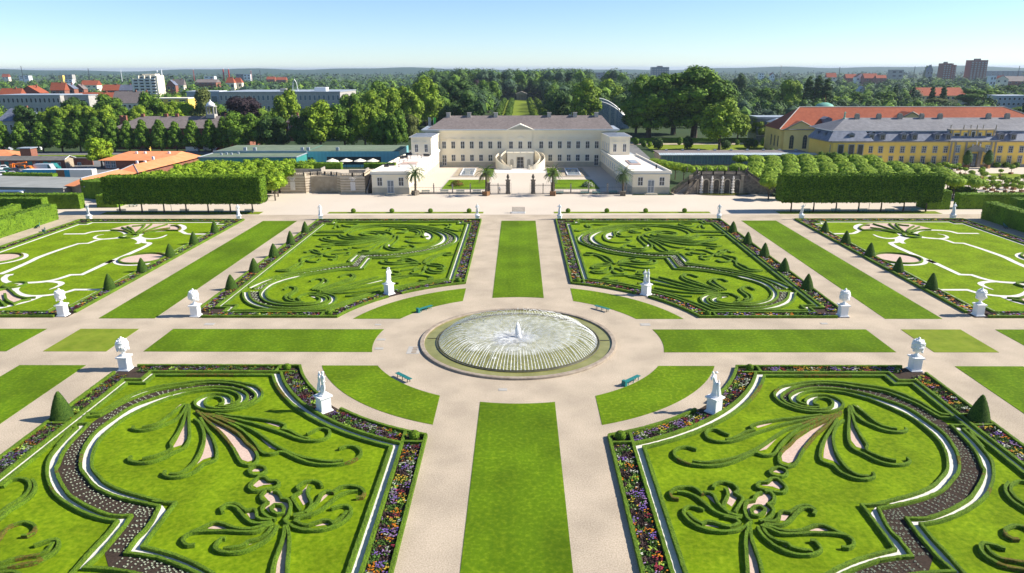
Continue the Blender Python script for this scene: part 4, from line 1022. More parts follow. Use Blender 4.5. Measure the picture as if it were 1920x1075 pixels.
def jet(i,N_):
    a=2*math.pi*(i+.5)/N_+rgf.uniform(-.004,.004); pts=[];rr=[]
    r0=9.72; r1=rgf.uniform(2.6,5.2); hp=HP*rgf.uniform(.88,1.06); T_=rgf.uniform(.38,.70)
    for q in range(11):
        t=q/10*T_; r=r0+(r1-r0)*t; z=.15+hp*4*t*(1-t); w=.0035*t*t*8
        pts.append((r*math.cos(a)+rgf.uniform(-w,w),r*math.sin(a)+rgf.uniform(-w,w),z)); rr.append((.050-.045*min(1,t/.62))*rgf.uniform(.85,1.15)+.006)
    return pts,rr
NJ=150
order=sorted(range(NJ),key=lambda i:math.sin(2*math.pi*(i+.5)/NJ))   # camera side first
rest=MB()
for k,i in enumerate(order):
    p,r_=jet(i,NJ)
    if k<100: MB().tube(p,r_,5,False).build('water_jet',mj,ft,smooth=True)
    else: rest.tube(p,r_,5,False)
o=rest.build('water_jets',mj,ft,smooth=True); o['kind']='stuff'
# streaks of broken water falling inward from the jets
st=MB()
for i in range(1000):
    a=rgf.uniform(0,6.283); t=rgf.uniform(.18,.98); r=9.6+(.6-9.6)*t+rgf.uniform(-.4,.4); z=.12+HP*4*t*(1-t)*rgf.uniform(.55,1.06); l=rgf.uniform(.15,.6); w=rgf.uniform(.010,.045)*(1.6 if t>.7 else 1)
    dz=(HP*4*(1-2*t))/9*l*-1
    st.tube([(r*math.cos(a),r*math.sin(a),z),((r-l)*math.cos(a+.01),(r-l)*math.sin(a+.01),max(.08,z-dz*0+ (HP*4*(1-2*t))/9.*l))],[w,w*.5],4,False)
o=st.build('falling_streaks',mf,ft,smooth=True); o['kind']='stuff'
dr=MB()
for i in range(2600):
    a=rgf.uniform(0,6.283); t=abs(rgf.gauss(0,.36)); t=1-min(.95,t); r=9.6*(1-t)+.3; z=.1+abs(rgf.gauss(0,.45))*(.4+1.2*t)+(.5*HP*4*t*(1-t) if rgf.random()<.5 else 0); s=rgf.uniform(.012,.035)
    dr.add([(r*math.cos(a)-s,r*math.sin(a),z),(r*math.cos(a)+s,r*math.sin(a),z),(r*math.cos(a),r*math.sin(a)+s,z+s),(r*math.cos(a),r*math.sin(a),z+1.8*s)],[(0,1,3),(1,2,3),(2,0,3)])
o=dr.build('droplets',M['white'],ft); o['kind']='stuff'
# thin veils of mist
for nm,hk,t0,seed in (('water_veil',1.0,.22,1),('inner_mist',.55,.35,2)):
    ms=MB(); vs=[];fs=[];A=72;Q=11
    for q in range(Q+1):
        t=t0+(.99-t0)*q/Q
        for a in range(A):
            th=2*math.pi*a/A; r=9.72+(.5-9.72)*t; z=.12+HP*hk*4*t*(1-t)+rgf.uniform(-.05,.05)+(.25*hk*(t-.7)/.3 if t>.7 else 0); vs.append((r*math.cos(th),r*math.sin(th),z))
    for q in range(Q):
        for a in range(A): b=(a+1)%A; fs.append((q*A+a,q*A+b,(q+1)*A+b,(q+1)*A+a))
    ms.add(vs,fs); o=ms.build(nm,mm,ft,smooth=True); o['kind']='stuff'
ms=MB()
for i in range(46):
    a=rgf.uniform(0,6.283); r=abs(rgf.gauss(0,2.0)); s=rgf.uniform(.25,.8)
    ms.blob((r*math.cos(a)-.8,r*math.sin(a),.12+rgf.random()*.3),(s*1.3,s,s*.4),2,.15,rgf)
o=ms.build('foam_patches',mf,ft,smooth=True); o['kind']='stuff'
cj=MB()
for i in range(16):
    a=rgf.uniform(0,6.283); t=rgf.random()
    cj.tube([(.1*math.cos(a),.1*math.sin(a),.1),(.24*math.cos(a),.24*math.sin(a),1.1+.4*t),(.14*math.cos(a),.14*math.sin(a),1.75+.75*t)],[.13,.10,.04],6)
cj.blob((0,0,.5),(.50,.50,.6),2,.2,rgf); cj.blob((0,0,1.25),(.34,.34,.7),2,.2,rgf); cj.blob((.0,0,1.85),(.17,.17,.62),2,.2,rgf)
cj.build('centre_jet',mc,ft,smooth=True)
# small plates and covers in the gravel, near the basin
for px,py,w,d,lb in ((715,637,1.0,.6,'pale oval cover plate left of the basin, upper of two'),(711,654,1.0,.6,'pale oval cover plate left of the basin, lower of two'),(943,731,.9,.6,'pale oval cover plate in front of the basin'),(1210,609,1.3,.9,'pale square cover plate right of the basin'),(393,608,1.3,.8,'pale square cover plate by the left crossing'),(709,609,.8,.5,'small pale cover plate behind the left lawn end'),(1545,607,.9,.6,'pale cover plate near the right crossing')):
    x,y=P(px,py); mb=MB(); mb.cb(0,0,0,w,d,.03); mb.cb(0,0,.03,w*.8,d*.8,.012); o=mb.build('cover_plate',M['concrete']); o.location=(x,y,.0); tag(o,lb,'cover plate')
x,y=P(776,657); rt=empty('drain_hatch',(x,y,0),0,'square concrete hatch with three round holes at the left edge of the basin','hatch')
mb=MB(); mb.cb(0,0,0,1.5,2.3,.03); mb.build('slab',M['concrete'],rt)
for i in range(3): MB().lathe([(.32,.03),(.34,.045),(.26,.045),(.25,.035)],x=.1,y=-.7+i*.7,n=16).build('hole_cover',M['rim'],rt)
# fenced well grating on the axis
x,y=P(972,399.5); rt=empty('planted_cage',(x,y,0),0,'low dark railing cage on a pale slab on the central axis before the forecourt','railing')
MB().cb(0,0,0,3.2,1.6,.18).build('slab',M['stone'],rt)
for sy_ in (-.6,.6):
    mb=MB(); 
    for z in (.3,.75,1.2): mb.cb(0,sy_,z,2.9,.05,.05)
    for i in range(15): mb.cb(-1.4+i*.2,sy_,.18,.04,.04,1.1)
    mb.build('rail_panel',M['iron'],rt)
for sx_ in (-1.43,1.43):
    mb=MB()
    for z in (.3,.75,1.2): mb.cb(sx_,0,z,.05,1.2,.05)
    for i in range(6): mb.cb(sx_,-.55+i*.22,.18,.04,.04,1.1)
    mb.build('rail_panel',M['iron'],rt)
# ================================================================ BUILDINGS
class Bld:
    def __init__(s,name,loc,label,cat,group=None): s.o=loc; s.r=empty(name,loc,0,label,cat,group)
    def part(s,name,mb,m,parent=None,smooth=False,label=None): return mb.build(name,m,parent or s.r,off=s.o,smooth=smooth,label=label)
def window(b,x,y,z,w,h,face='-y',m='winframe',g='glass',nx=2,ny=2,fw=.09,deep=.05,sur=None,sw=.16,name='window',parent=None,arch=False):
    """window centred at x, bottom z; frame stands proud of the wall, pane behind the bars"""
    fx,fy={'-y':(0,-1),'+x':(1,0),'-x':(-1,0)}[face]; tx,ty=(1,0) if face=='-y' else (0,1)
    def bar(mb,u0,u1,z0,z1,d0,d1):
        xs=[x+tx*u0+fx*d0,x+tx*u1+fx*d1]; ys=[y+ty*u0+fy*d0,y+ty*u1+fy*d1]
        mb.box(min(xs),min(ys),z0,max(xs),max(ys),z1)
    mb=MB(); hw=w/2
    bar(mb,-hw,-hw+fw,z,z+h,-.02,deep); bar(mb,hw-fw,hw,z,z+h,-.02,deep); bar(mb,-hw+fw,hw-fw,z,z+fw,-.02,deep); bar(mb,-hw+fw,hw-fw,z+h-fw,z+h,-.02,deep)
    for i in range(1,nx): u=-hw+w*i/nx; bar(mb,u-fw*.45,u+fw*.45,z+fw,z+h-fw,-.01,deep-.012)
    for i in range(1,ny): v=z+h*i/ny; bar(mb,-hw+fw,hw-fw,v-fw*.35,v+fw*.35,-.008,deep-.02)
    f=b.part(name,mb,M[m],parent)
    pn=MB(); bar(pn,-hw+fw*.5,hw-fw*.5,z+fw*.5,z+h-fw*.5,-.03,.012)
    if arch: pn.add([(x+tx*hw*.8*math.cos(t)+fx*.02,y+ty*hw*.8*math.cos(t)+fy*.02,z+h+hw*.8*math.sin(t)) for t in np.linspace(0,math.pi,9)],[tuple(range(9))])
    pane=pn.build('pane',M[g],f,off=b.o)
    if sur:
        sb=MB(); e=.02
        bar(sb,-hw-sw,-hw-e*0,z-sw*.6,z+h+sw,-.02,.035); bar(sb,hw,hw+sw,z-sw*.6,z+h+sw,-.02,.035); bar(sb,-hw,hw,z+h,z+h+sw,-.02,.037); bar(sb,-hw,hw,z-sw*.6,z,-.02,.07)
        sb.build('surround',M[sur],f,off=b.o)
    return f
# ---------------------------------------------------------------- palace
PL=(0.5,166.0,0)
pal=Bld('palace',PL,'long cream two storey palace with brown slate roof and curved double stair','palace')
CX=.5
mb=MB(); mb.box(-31.6,166,1.6,32.6,181,11.8)
mb.box(-31.7,165.95,9.0,32.7,166.0,9.18); mb.box(-31.7,165.93,5.2,32.7,166.0,5.55)
pal.part('wall',mb,M['cream'])
pal.part('plinth',MB().box(-31.65,165.9,0,32.65,181,1.6),M['plinth'])
mb=MB(); mb.box(-32.2,165.4,11.8,33.2,181.5,12.05); mb.box(-32.7,164.9,12.05,33.7,182,12.35); pal.part('cornice',mb,M['cream_t'])
mb=MB(); mb.box(-32.9,164.75,12.35,33.9,182.2,12.55); pal.part('gutter',mb,M['zinc'])
def hip(x0,x1,y0,y1,z0,rx0,rx1,ry,z1):
    mb=MB(); mb.add([(x0,y0,z0),(x1,y0,z0),(x1,y1,z0),(x0,y1,z0),(rx0,ry,z1),(rx1,ry,z1)],[(0,1,5,4),(1,2,5),(2,3,4,5),(3,0,4),(3,2,1,0)]); return mb
pal.part('roof',hip(-31,32,166.4,181.6,12.56,-24.9,28.6,174,16.6),M['roofbrown'])
for px in (841,879.7,929.7,1029.6,1077.8,1117.8):
    x=PY(px,217,174)[0]; mb=MB(); mb.cb(x,173.4,16.0,1.3,1.1,1.5); mb.cb(x,173.4,17.5,1.5,1.3,.15); pal.part('chimney',mb,M['concrete'])
# central projection with pediment
mb=MB(); mb.box(-3.6+CX-.4,165.75,1.6,3.6+CX+.4,166,11.8); pal.part('centre_bay',mb,M['cream'])
mb=MB(); mb.add([(CX-4.9,164.7,12.36),(CX+4.9,164.7,12.36),(CX,164.7,14.3),(CX-4.9,170,12.36),(CX+4.9,170,12.36),(CX,170,14.3)],[(0,1,2),(5,4,3),(0,2,5,3),(1,4,5,2)])
pal.part('pediment',mb,M['cream_t'])
mb=MB(); mb.add([(CX-4.1,164.66,12.55),(CX+4.1,164.66,12.55),(CX,164.66,14.0)],[(0,1,2)]); pal.part('pediment_field',mb,M['plinth'])
for i,dx in enumerate((-29.1,-25.9,-22.8,-19.6,-16.5,-13.4,-10.2,-7.1,-3.15,0,3.15,7.1,10.2,13.4,16.5,19.6,22.8,25.9,29.1)):
    x=CX+dx
    if -28<x<29.5:
        f=window(pal,x,165.95 if abs(dx)>4 else 165.72,6.1,1.4,2.45)
        mb=MB(); mb.box(x-.95,165.6,9.35,x+.95,165.94,9.52); mb.box(x-.8,165.85,8.75,x+.8,165.94,8.85)
        if dx==0: mb.add([(x-1.5,165.5,9.55),(x+1.5,165.5,9.55),(x,165.5,10.2),(x-1.5,165.94,9.55),(x+1.5,165.94,9.55),(x,165.94,10.2)],[(0,1,2),(0,2,5,3),(1,4,5,2)])
        pal.part('window_hood',mb,M['cream_t'])
        if abs(dx)>7.5:
            if abs(dx)>25: window(pal,x,165.9,.35,1.45,3.6,nx=2,ny=3,name='door')
            else: window(pal,x,165.93,1.9,1.4,2.2)
# portal block and balcony
mb=MB(); mb.box(CX-4.4,161.2,0,CX-1.3,165.74,5.0); mb.box(CX+1.3,161.2,0,CX+4.4,165.74,5.0); mb.box(CX-1.3,161.2,3.9,CX+1.3,165.74,5.0); mb.box(CX-1.3,163,0,CX+1.3,165.7,3.9); mb.box(CX-4.6,161.0,5.0,CX+4.6,165.75,5.25)
pal.part('portal_block',mb,M['cream'])
window(pal,CX,162.97,.15,2.2,3.5,nx=2,ny=3,name='door')
for d in (-2.85,2.85):
    mb=MB(); mb.box(CX+d-.55,161.15,.7,CX+d+.55,161.25,2.6); mb.add([(CX+d+.55*math.cos(t),161.14,2.6+.55*math.sin(t)) for t in np.linspace(0,math.pi,9)],[tuple(range(8,-1,-1))]); pal.part('niche',mb,M['plinth'])
mb=MB(); mb.box(CX-4.5,161.05,6.05,CX+4.5,161.3,6.2)
for i in range(28): mb.cb(CX-4.35+i*.322,161.17,5.25,.10,.10,.8)
for i in range(5): mb.cb(CX-4.4+i*2.2,161.17,5.25,.24,.24,.98)
pal.part('balustrade',mb,M['cream_t'])
def stair(s):
    path=[(3.0,158.6,.1),(4.9,158.8,.8),(6.6,159.9,1.8),(7.4,161.6,2.9),(6.8,163.3,4.0),(5.3,164.4,5.0)]
    pts=[Vector((CX+s*a,b,c)) for a,b,c in path]; P2=smooth([(p.x,p.y) for p in pts],False,.4,170); n=len(P2)
    zz=np.interp(np.linspace(0,1,n),np.linspace(0,1,len(pts)),[p.z for p in pts])
    l=offset(P2,.75); r=offset(P2,-.75)
    st=MB()
    for i in range(n-1):
        z=float(zz[i]); st.add([(*l[i],0),(*r[i],0),(*r[i+1],0),(*l[i+1],0),(*l[i],z),(*r[i],z),(*r[i+1],z),(*l[i+1],z)],[(4,5,6,7),(0,1,5,4),(2,3,7,6)])
    pal.part('stair_flight',st,M['plinth'])
    for e,nm in ((l,'a'),(r,'b')):
        w=MB(); e2=offset(e,.16 if nm=='a' else -.16)
        for i in range(n-1):
            a,b,c,d=e[i],e[i+1],e2[i+1],e2[i]; z0=float(zz[i])+.75; z1=float(zz[i+1])+.75
            w.add([(*a,0),(*b,0),(*c,0),(*d,0),(*a,z0),(*b,z1),(*c,z1),(*d,z0)],[(0,1,5,4),(2,3,7,6),(4,5,6,7)])
        w.cb(*e2[0],0,.5,.5,1.35); pal.part('stair_wall',w,M['cream'])
stair(1); stair(-1)
# flags at the left gable
for px,c,h in ((804,'concrete',3.2),(813,'hedge',3.2)):
    x,y,z=PY(px,238,172); o_=empty('flag_pole',(x,172,0),0,f'tall flag pole with {"grey" if c=="concrete" else "green"} flag at the left gable of the palace','flag pole')
    MB().lathe([(.06,0),(.05,z+h)],n=6).build('pole',M['white'],o_); mb=MB(); mb.box(.05,-.02,z+.1,.85,.02,z+h-.1); mb.build('flag',mat('lime_flag',(.10,.55,.05)) if c=='hedge' else M['concrete'],o_)
# ---------------------------------------------------------------- wings
def wing(s):
    sd_='left' if s<0 else 'right'
    O=(CX+s*34.5,109,0); b=Bld('palace_wing',O,f'low cream {sd_} court wing with flat terrace roof and two storey end pavilion','building')
    X=lambda v: CX+s*v
    outline=[(X(29.8),109),(X(27.4),166),(X(35.4),166),(X(36.6),150),(X(39.6),109)]
    b.part('wall',MB().prism(outline,1.8,5.3),M['cream'])
    b.part('plinth',MB().prism([(X(29.74),108.94),(X(27.36),165.9),(X(35.45),165.9),(X(36.66),150),(X(39.66),108.94)],0,1.8),M['plinth'])
    b.part('cornice',MB().prism([(X(29.45),108.6),(X(27.1),165.9),(X(35.9),165.9),(X(37),150),(X(39.95),108.6)],5.3,5.5),M['zinc'])
    mb=MB()
    for a,c,t in (((29.6,108.8),(27.25,165.5),.35),((39.8,108.8),(36.85,150),.35),((29.6,108.8),(39.8,108.8),.3)):
        pa=Vector((X(a[0]),a[1])); pc=Vector((X(c[0]),c[1])); d=(pc-pa).normalized(); nn=Vector((-d.y,d.x))*t/2
        mb.prism([tuple(pa+nn),tuple(pc+nn),tuple(pc-nn),tuple(pa-nn)],5.5,6.15 if t<.34 else 6.1)
    b.part('parapet',mb,M['cream_t'])
    b.part('terrace_floor',MB().prism([(X(29.9),109.2),(X(27.7),152),(X(36.4),152),(X(39.5),109.2)],5.5,5.56),M['terrace'])
    # pavilion
    pv=[(X(28.6),151.5),(X(27.5),166.0),(X(34.6),166.0),(X(35.0),151.5)]
    b.part('pavilion_wall',MB().prism(pv,5.5,11.1),M['cream'])
    b.part('pavilion_cornice',MB().prism([(X(28.2),151.1),(X(27.2),166.2),(X(35),166.2),(X(35.5),151.1)],11.1,11.4),M['cream_t'])
    mb=MB(); q=[(X(28.3),151.2,11.4),(X(35.4),151.2,11.4),(X(34.9),166,11.4),(X(27.3),166,11.4),(X(31.6),156.5,11.75),(X(31.4),162,11.75)]
    fs=[(0,1,4),(1,2,5,4),(2,3,5),(3,0,4,5)]; mb.add(q,fs if s>0 else [f[::-1] for f in fs]); b.part('pavilion_roof',mb,M['lead'])
    for dx in (30.2,33.3): window(b,X(dx),151.47,6.5,1.1,2.5,ny=2,name='window' if not(s<0 and dx<31) else 'door')
    mb=MB()
    for dx in (30.2,33.3): mb.box(X(dx)-.8,151.2,9.6,X(dx)+.8,151.45,9.75)
    b.part('window_hood',mb,M['cream_t'])
    # front windows and door
    for dx in (31.8,37.5): window(b,X(dx),108.97,2.2,1.4,2.3)
    window(b,X(34.65),108.93,.35,1.75,3.35,nx=2,ny=2,name='door',g='glass_b')
    mb=MB(); mb.cb(X(34.65),108.2,0,3.4,1.4,.16); mb.cb(X(34.65),108.35,.16,2.5,1.0,.16); b.part('steps',mb,M['plinth'])
    # court side windows: twelve, on the slanted wall
    face='+x' if s<0 else '-x'
    for i in range(13):
        y=113.5+i*4.0; x=29.8+(27.4-29.8)*(y-109)/57
        window(b,X(x-.03),y,2.2,1.0,2.2,face=face)
    for i in range(4):
        y=153.5+i*3.3; x=28.6+(27.5-28.6)*(y-151.5)/14.5; window(b,X(x-.03),y,6.6,1.0,2.3,face=face)
    # roof furniture
    if s>0:
        mb=MB(); mb.box(X(31.5),126,5.56,X(34.6),136,5.8); b.part('roof_upstand',mb,M['pink'])
        mb=MB(); mb.box(X(32.0),127.5,5.8,X(34.1),135,5.95); b.part('roof_light',mb,M['zinc'])
        b.part('vent_pipe',MB().cb(X(37.5),118,5.56,.35,.35,1.0),M['iron'])
    else:
        mb=MB(); mb.box(X(34.8),128,5.56,X(30.2),133,5.75); b.part('roof_upstand',mb,M['pink'])
    return b
wl_=wing(-1); wr_=wing(1)
# lounge furniture and cafe sets on the left terrace
def sofa(x,y,rz,label):
    rt=empty('lounge_sofa',(x,y,5.56),rz,label,'sofa','dark woven lounge sofas on the left wing terrace')
    MB().cb(0,0,.12,1.9,.85,.32).build('seat',M['iron'],rt); MB().cb(0,.36,.44,1.9,.14,.38).build('backrest',M['iron'],rt)
    for d in (-.88,.88): MB().cb(d,-.08,.44,.14,.7,.22).build('armrest',M['iron'],rt)
for i,(px,py,rz) in enumerate(((723,313,0),(732.5,310.5,.2),(752,297.5,3.1),(759,296,3.3),(767,291,0),(775,289.5,.3),(800,293,2.8))):
    x,y=P(px,py,5.6); sofa(x,y,rz,f'dark woven sofa, {ordn[i]} from the front on the left wing terrace')
for i,(px,py) in enumerate(((741,310),(748,313),(738,304),(749,303),(757,306),(764,301),(770,297),(783,293),(790,296))):
    x,y=P(px,py,5.6); rt=empty('cafe_table',(x,y,5.56),0,f'small bistro table with post, {ordn[i]} from the front on the left wing terrace','table','bistro tables on the left wing terrace')
    MB().lathe([(.42,.72),(.42,.76)],n=12).build('tabletop',M['wood'],rt); mb=MB(); mb.lathe([(.05,.05),(.05,.72)],n=6); mb.lathe([(.25,0),(.25,.05)],n=8); mb.build('leg',M['iron'],rt)
# ---------------------------------------------------------------- court: paving, lawns, basins
struct('court_path',MB().sheet([(-29.5,108),(30.5,108),(28.5,166),(-27.5,166)],.012),M['gravel_fore'])
struct('court_paving',MB().sheet([(-9,150),(10,150),(10,161.5),(-9,161.5)],.03),M['pale'])
for s,sn in ((-1,'left'),(1,'right')):
    f=lambda v:CX+s*v
    a=[(f(22.0),117),(f(9.4),117),(f(9.4),134.5),(f(21.4),134.5)]
    struct('court_lawn_kerb',MB().prism([(f(22.4),116.5),(f(9.0),116.5),(f(9.0),135),(f(21.8),135)],0,.10),M['concrete'])
    struct('court_lawn',MB().prism(a,.1,.14),M['grass'])
    struct('court_lawn_kerb',MB().prism([(f(21.6),140.6),(f(8.3),140.6),(f(8.3),161.6),(f(20.9),161.6)],0,.10),M['concrete'])
    struct('court_lawn',MB().prism([(f(12.0),141.1),(f(8.7),141.1),(f(8.7),161.1),(f(12.0),161.1)],.1,.14),M['grass'])
    struct('court_gravel',MB().prism([(f(21.2),141.1),(f(12.4),141.1),(f(12.4),161.1),(f(20.6),161.1)],.1,.13),M['sand'])
    b=Bld('court_basin',(f(16.8),150,0),f'rectangular water basin with pale stone edge in the {sn} half of the court','basin')
    mb=MB(); mb.box(*sorted((f(18.9),f(18.5)))[0:1],143,.1,sorted((f(18.9),f(18.5)))[1],158.5,.45)
    mb=MB()
    x0,x1=sorted((f(19),f(14.6)))
    mb.box(x0,143,.1,x0+.35,158.5,.45); mb.box(x1-.35,143,.1,x1,158.5,.45); mb.box(x0+.35,143,.1,x1-.35,143.35,.45); mb.box(x0+.35,158.15,.1,x1-.35,158.5,.45)
    b.part('edge',mb,M['white']); b.part('water',MB().sheet([(x0+.3,143.3),(x1-.3,143.3),(x1-.3,158.2),(x0+.3,158.2)],.33),M['pool'])
# ---------------------------------------------------------------- railing, gates, piers
def pier(x,y,h,w,urn,label,m='tufa'):
    rt=empty('gate_pier' if w>.7 else 'fence_post',(x,y,0),0,label,'pier' if w>.7 else 'post','stone posts of the court railing' if w<=.7 else None)
    mb=MB(); mb.cb(0,0,0,w*1.25,w*1.25,.4); mb.cb(0,0,.4,w,w,h-.4); 
    if w>.7:
        for k in range(4): mb.cb(0,0,.6+k*(h-.8)/4,w*1.12,w*1.12,(h-.8)/9)
    mb.cb(0,0,h,w*1.3,w*1.3,.18); mb.build('shaft',M[m],rt)
    if urn: u=urn; MB().lathe([(.10*u,0),(.28*u,.05*u),(.12*u,.2*u),(.32*u,.5*u),(.36*u,.75*u),(.22*u,.95*u),(.26*u,1.1*u),(.10*u,1.3*u),(0,1.4*u)],z=h+.18,n=12).build('urn',M['tufa_d'],rt,smooth=True)
YF=109.3
for s,sn in ((-1,'left'),(1,'right')):
    pier(CX+s*3.35,YF,3.6,1.0,1.15,f'tall rusticated {sn} gate pier with dark urn on the central axis')
    pier(CX+s*8.6,YF,2.9,.95,0,f'squat rusticated outer {sn} gate pier beside the palm')
    for i,dx in enumerate((13.4,18.2,23.2,28.2)):
        pier(CX+s*dx,YF,2.3,.3,.35,f'slim iron grey post, {ordn[i]} from the gate in the {sn} railing','greystone')
    b=Bld('court_railing',(CX+s*18.5,YF,0),f'black iron railing on a low wall before the {sn} half of the court','railing')
    x0,x1=sorted((CX+s*9.2,CX+s*29.4))
    b.part('base_wall',MB().box(x0,YF-.15,0,x1,YF+.15,.45),M['greystone'])
    mb=MB(); mb.box(x0,YF-.025,.55,x1,YF+.025,.60); mb.box(x0,YF-.025,1.75,x1,YF+.025,1.8); n=int((x1-x0)/.42)
    for i in range(n): mb.cb(x0+.2+i*.42,YF,.45,.022,.022,1.5)
    b.part('bars',mb,M['iron'])
    # gate
    b=Bld('iron_gate',(CX+s*5.9,YF,0),f'black iron gate between the two {sn} piers','gate')
    mb=MB(); x0,x1=sorted((CX+s*3.9,CX+s*8.1))
    for z in (.15,2.2,2.35): mb.box(x0,YF-.03,z,x1,YF+.03,z+.06)
    for i in range(18): mb.cb(x0+.1+i*(x1-x0-.2)/17,YF,.15,.03,.03,2.6)
    mb.cb((x0+x1)/2,YF,0,.16,.16,2.9); b.part('gate_leaf',mb,M['iron'])
    b=Bld('iron_gate',(CX+s*2.7,YF,0),f'open leaf of the central gate folded back against the {sn} urn pier','gate')
    mb=MB()
    for z in (.15,2.2): mb.box(CX+s*2.55-.03,YF,z,CX+s*2.55+.03,YF+2.4,z+.06)
    for i in range(9): mb.cb(CX+s*2.55,YF+.1+i*.27,.15,.03,.03,2.5)
    b.part('gate_leaf',mb,M['iron'])
# ---------------------------------------------------------------- palms in tubs
def palm(x,y,label,s=1.0,seed=0,tub='wood',brown=False):
    rg=random.Random(seed); rt=empty('palm_tree',(x,y,0),rg.uniform(0,6),label,'palm','date palms in tubs before the court')
    mb=MB()
    if tub=='stone':
        for k in range(5): mb.cb(0,0,k*.24,1.4 if k%2 else 1.46,1.4 if k%2 else 1.46,.24)
        mb.build('tub',M['tufa'],rt)
    else:
        mb.cb(0,0,.08,1.4,1.4,1.0)
        for k in range(4): mb.cb(0,0,.14+k*.26,1.48,1.48,.14)
        for dx in (-.66,.66):
            for dy in (-.66,.66): mb.cb(dx,dy,0,.16,.16,1.25)
        mb.build('tub',M['wood'],rt)
    h=5.6*s; mb=MB(); pts=[(0,0,1.0)]; r_=[.30*s]
    for i in range(1,15):
        t=i/14; pts.append((.12*math.sin(t*3),.05*t,1.0+(h-1.0)*t)); r_.append((.26+.05*(i%2)+(.12 if t>.85 else 0))*s)
    mb.tube(pts,r_,9); mb.build('trunk',M['bark'],rt)
    cr=MB(); cr.m=0
    for i in range(62):
        a=rg.uniform(0,6.283); el=rg.uniform(-.55,1.35); L_=rg.uniform(2.5,3.3)*s; old=el<-.2 and brown
        cr.m=1 if old else 0
        prev=Vector((0,0,h)); d=Vector((math.cos(a)*math.cos(el),math.sin(a)*math.cos(el),math.sin(el))); n=9; spine=[prev]
        for k in range(n): d.z-=.17; d.normalize(); prev=prev+d*L_/n; spine.append(prev)
        side=Vector((-math.sin(a),math.cos(a),0))
        for k in range(1,n):
            p=spine[k]; q=spine[k+1]; fw=(q-p).normalized(); ll=.52*s*math.sin((k/n)*math.pi*.85+.35)
            for sg in (-1,1):
                for e in (0,.5):
                    o_=p.lerp(q,e); tip=o_+side*sg*ll+fw*ll*.55+Vector((0,0,-.08*ll+.12)); cr.add([o_[:],(o_+fw*.07)[:],tip[:]],[(0,1,2)])
        cr.tube([tuple(q) for q in spine],[.035*s]*len(spine),3,False)
    cr.build('fronds',[mat('palm_leaf',(.045,.085,.022),(.12,.18,.05),2,.6,spec=.3),mat('palm_dry',(.22,.17,.08),(.34,.27,.13),3,.8)],rt)
palm(-27.4,107.6,'palm in a stone tub before the corner of the left wing',1.05,1,'stone')
palm(-8.6,106.7,'palm with browning lower fronds in a wooden tub left of the gate',1.08,2,'wood',True)
palm(9.0,106.5,'palm with green crown in a wooden tub right of the gate',1.04,3)
palm(27.4,106.3,'palm in a stone tub before the corner of the right wing',1.02,4,'stone')
for s,px,py,lb in ((-1,857,346,'flowering bush with red blooms on the left court lawn'),(1,1103,348,'large loose rose bush on the right court lawn')):
    x,y=P(px,py,.5); rt=empty('flowering_bush',(x,y,.14),0,lb,'bush'); rg=random.Random(9+s); mb=MB()
    for i in range(1500):
        v=Vector((rg.gauss(0,1),rg.gauss(0,1),abs(rg.gauss(0,1)))).normalized()*rg.uniform(.5,1)**.6; mb.m=0 if rg.random()<.78 else (1 if s<0 else 2)
        leafy(mb,[((v.x*2.0,v.y*1.9,v.z*1.5+.1),v)],.10,rg)
    mb.build('foliage',[M['hedge'],FM[6],FM[5]],rt); MB().tube([(0,0,0),(0,0,1)],.06).build('stem',M['bark'],rt)
# ---------------------------------------------------------------- shell grotto terrace (left)
g=Bld('grotto_building',(-52.7,111,0),'long sandstone grotto front with banded masonry and shell panels, left of the court','grotto')
def banded(b,pts,h,m='sand_l',m2='sand'):
    """courses stepping in and out"""
    k=int(h/.34)
    mb=MB(); mb2=MB()
    for i in range(k):
        z=i*.34; d=.0 if i%2 else .07
        for (ax,ay),(bx_,by) in zip(pts[:-1],pts[1:]):
            v=Vector((bx_-ax,by-ay)).normalized(); nx,ny=v.y,-v.x
            q=[(ax+nx*d,ay+ny*d),(bx_+nx*d,by+ny*d),(bx_-nx*.8,by-ny*.8),(ax-nx*.8,ay-ny*.8)]
            (mb2 if i%2 else mb).prism(q,z,z+.34 if i<k-1 else h)
    b.part('banded_wall',mb,M[m]); b.part('recessed_courses',mb2,M[m2])
banded(g,[(-64.3,110.8),(-57.6,110.8)],4.6); 
arcp=[(-57.4+9.6*i/12,110.6+2.6*math.sin(math.pi*i/12)) for i in range(13)]
banded(g,arcp,4.6)
banded(g,[(-47.7,109.8),(-41.2,109.8)],4.6)
mb=MB(); mb.box(-64.3,111.5,0,-41.2,122,4.5); g.part('terrace_block',mb,M['sand'])
mb=MB(); mb.box(-64.2,111.6,4.6,-57.6,122,5.0); mb.box(-47.7,110.7,4.6,-41.3,122,5.0); mb.box(-57.5,114,4.6,-47.8,122,4.95); g.part('terrace_floor',mb,M['sand_l'])
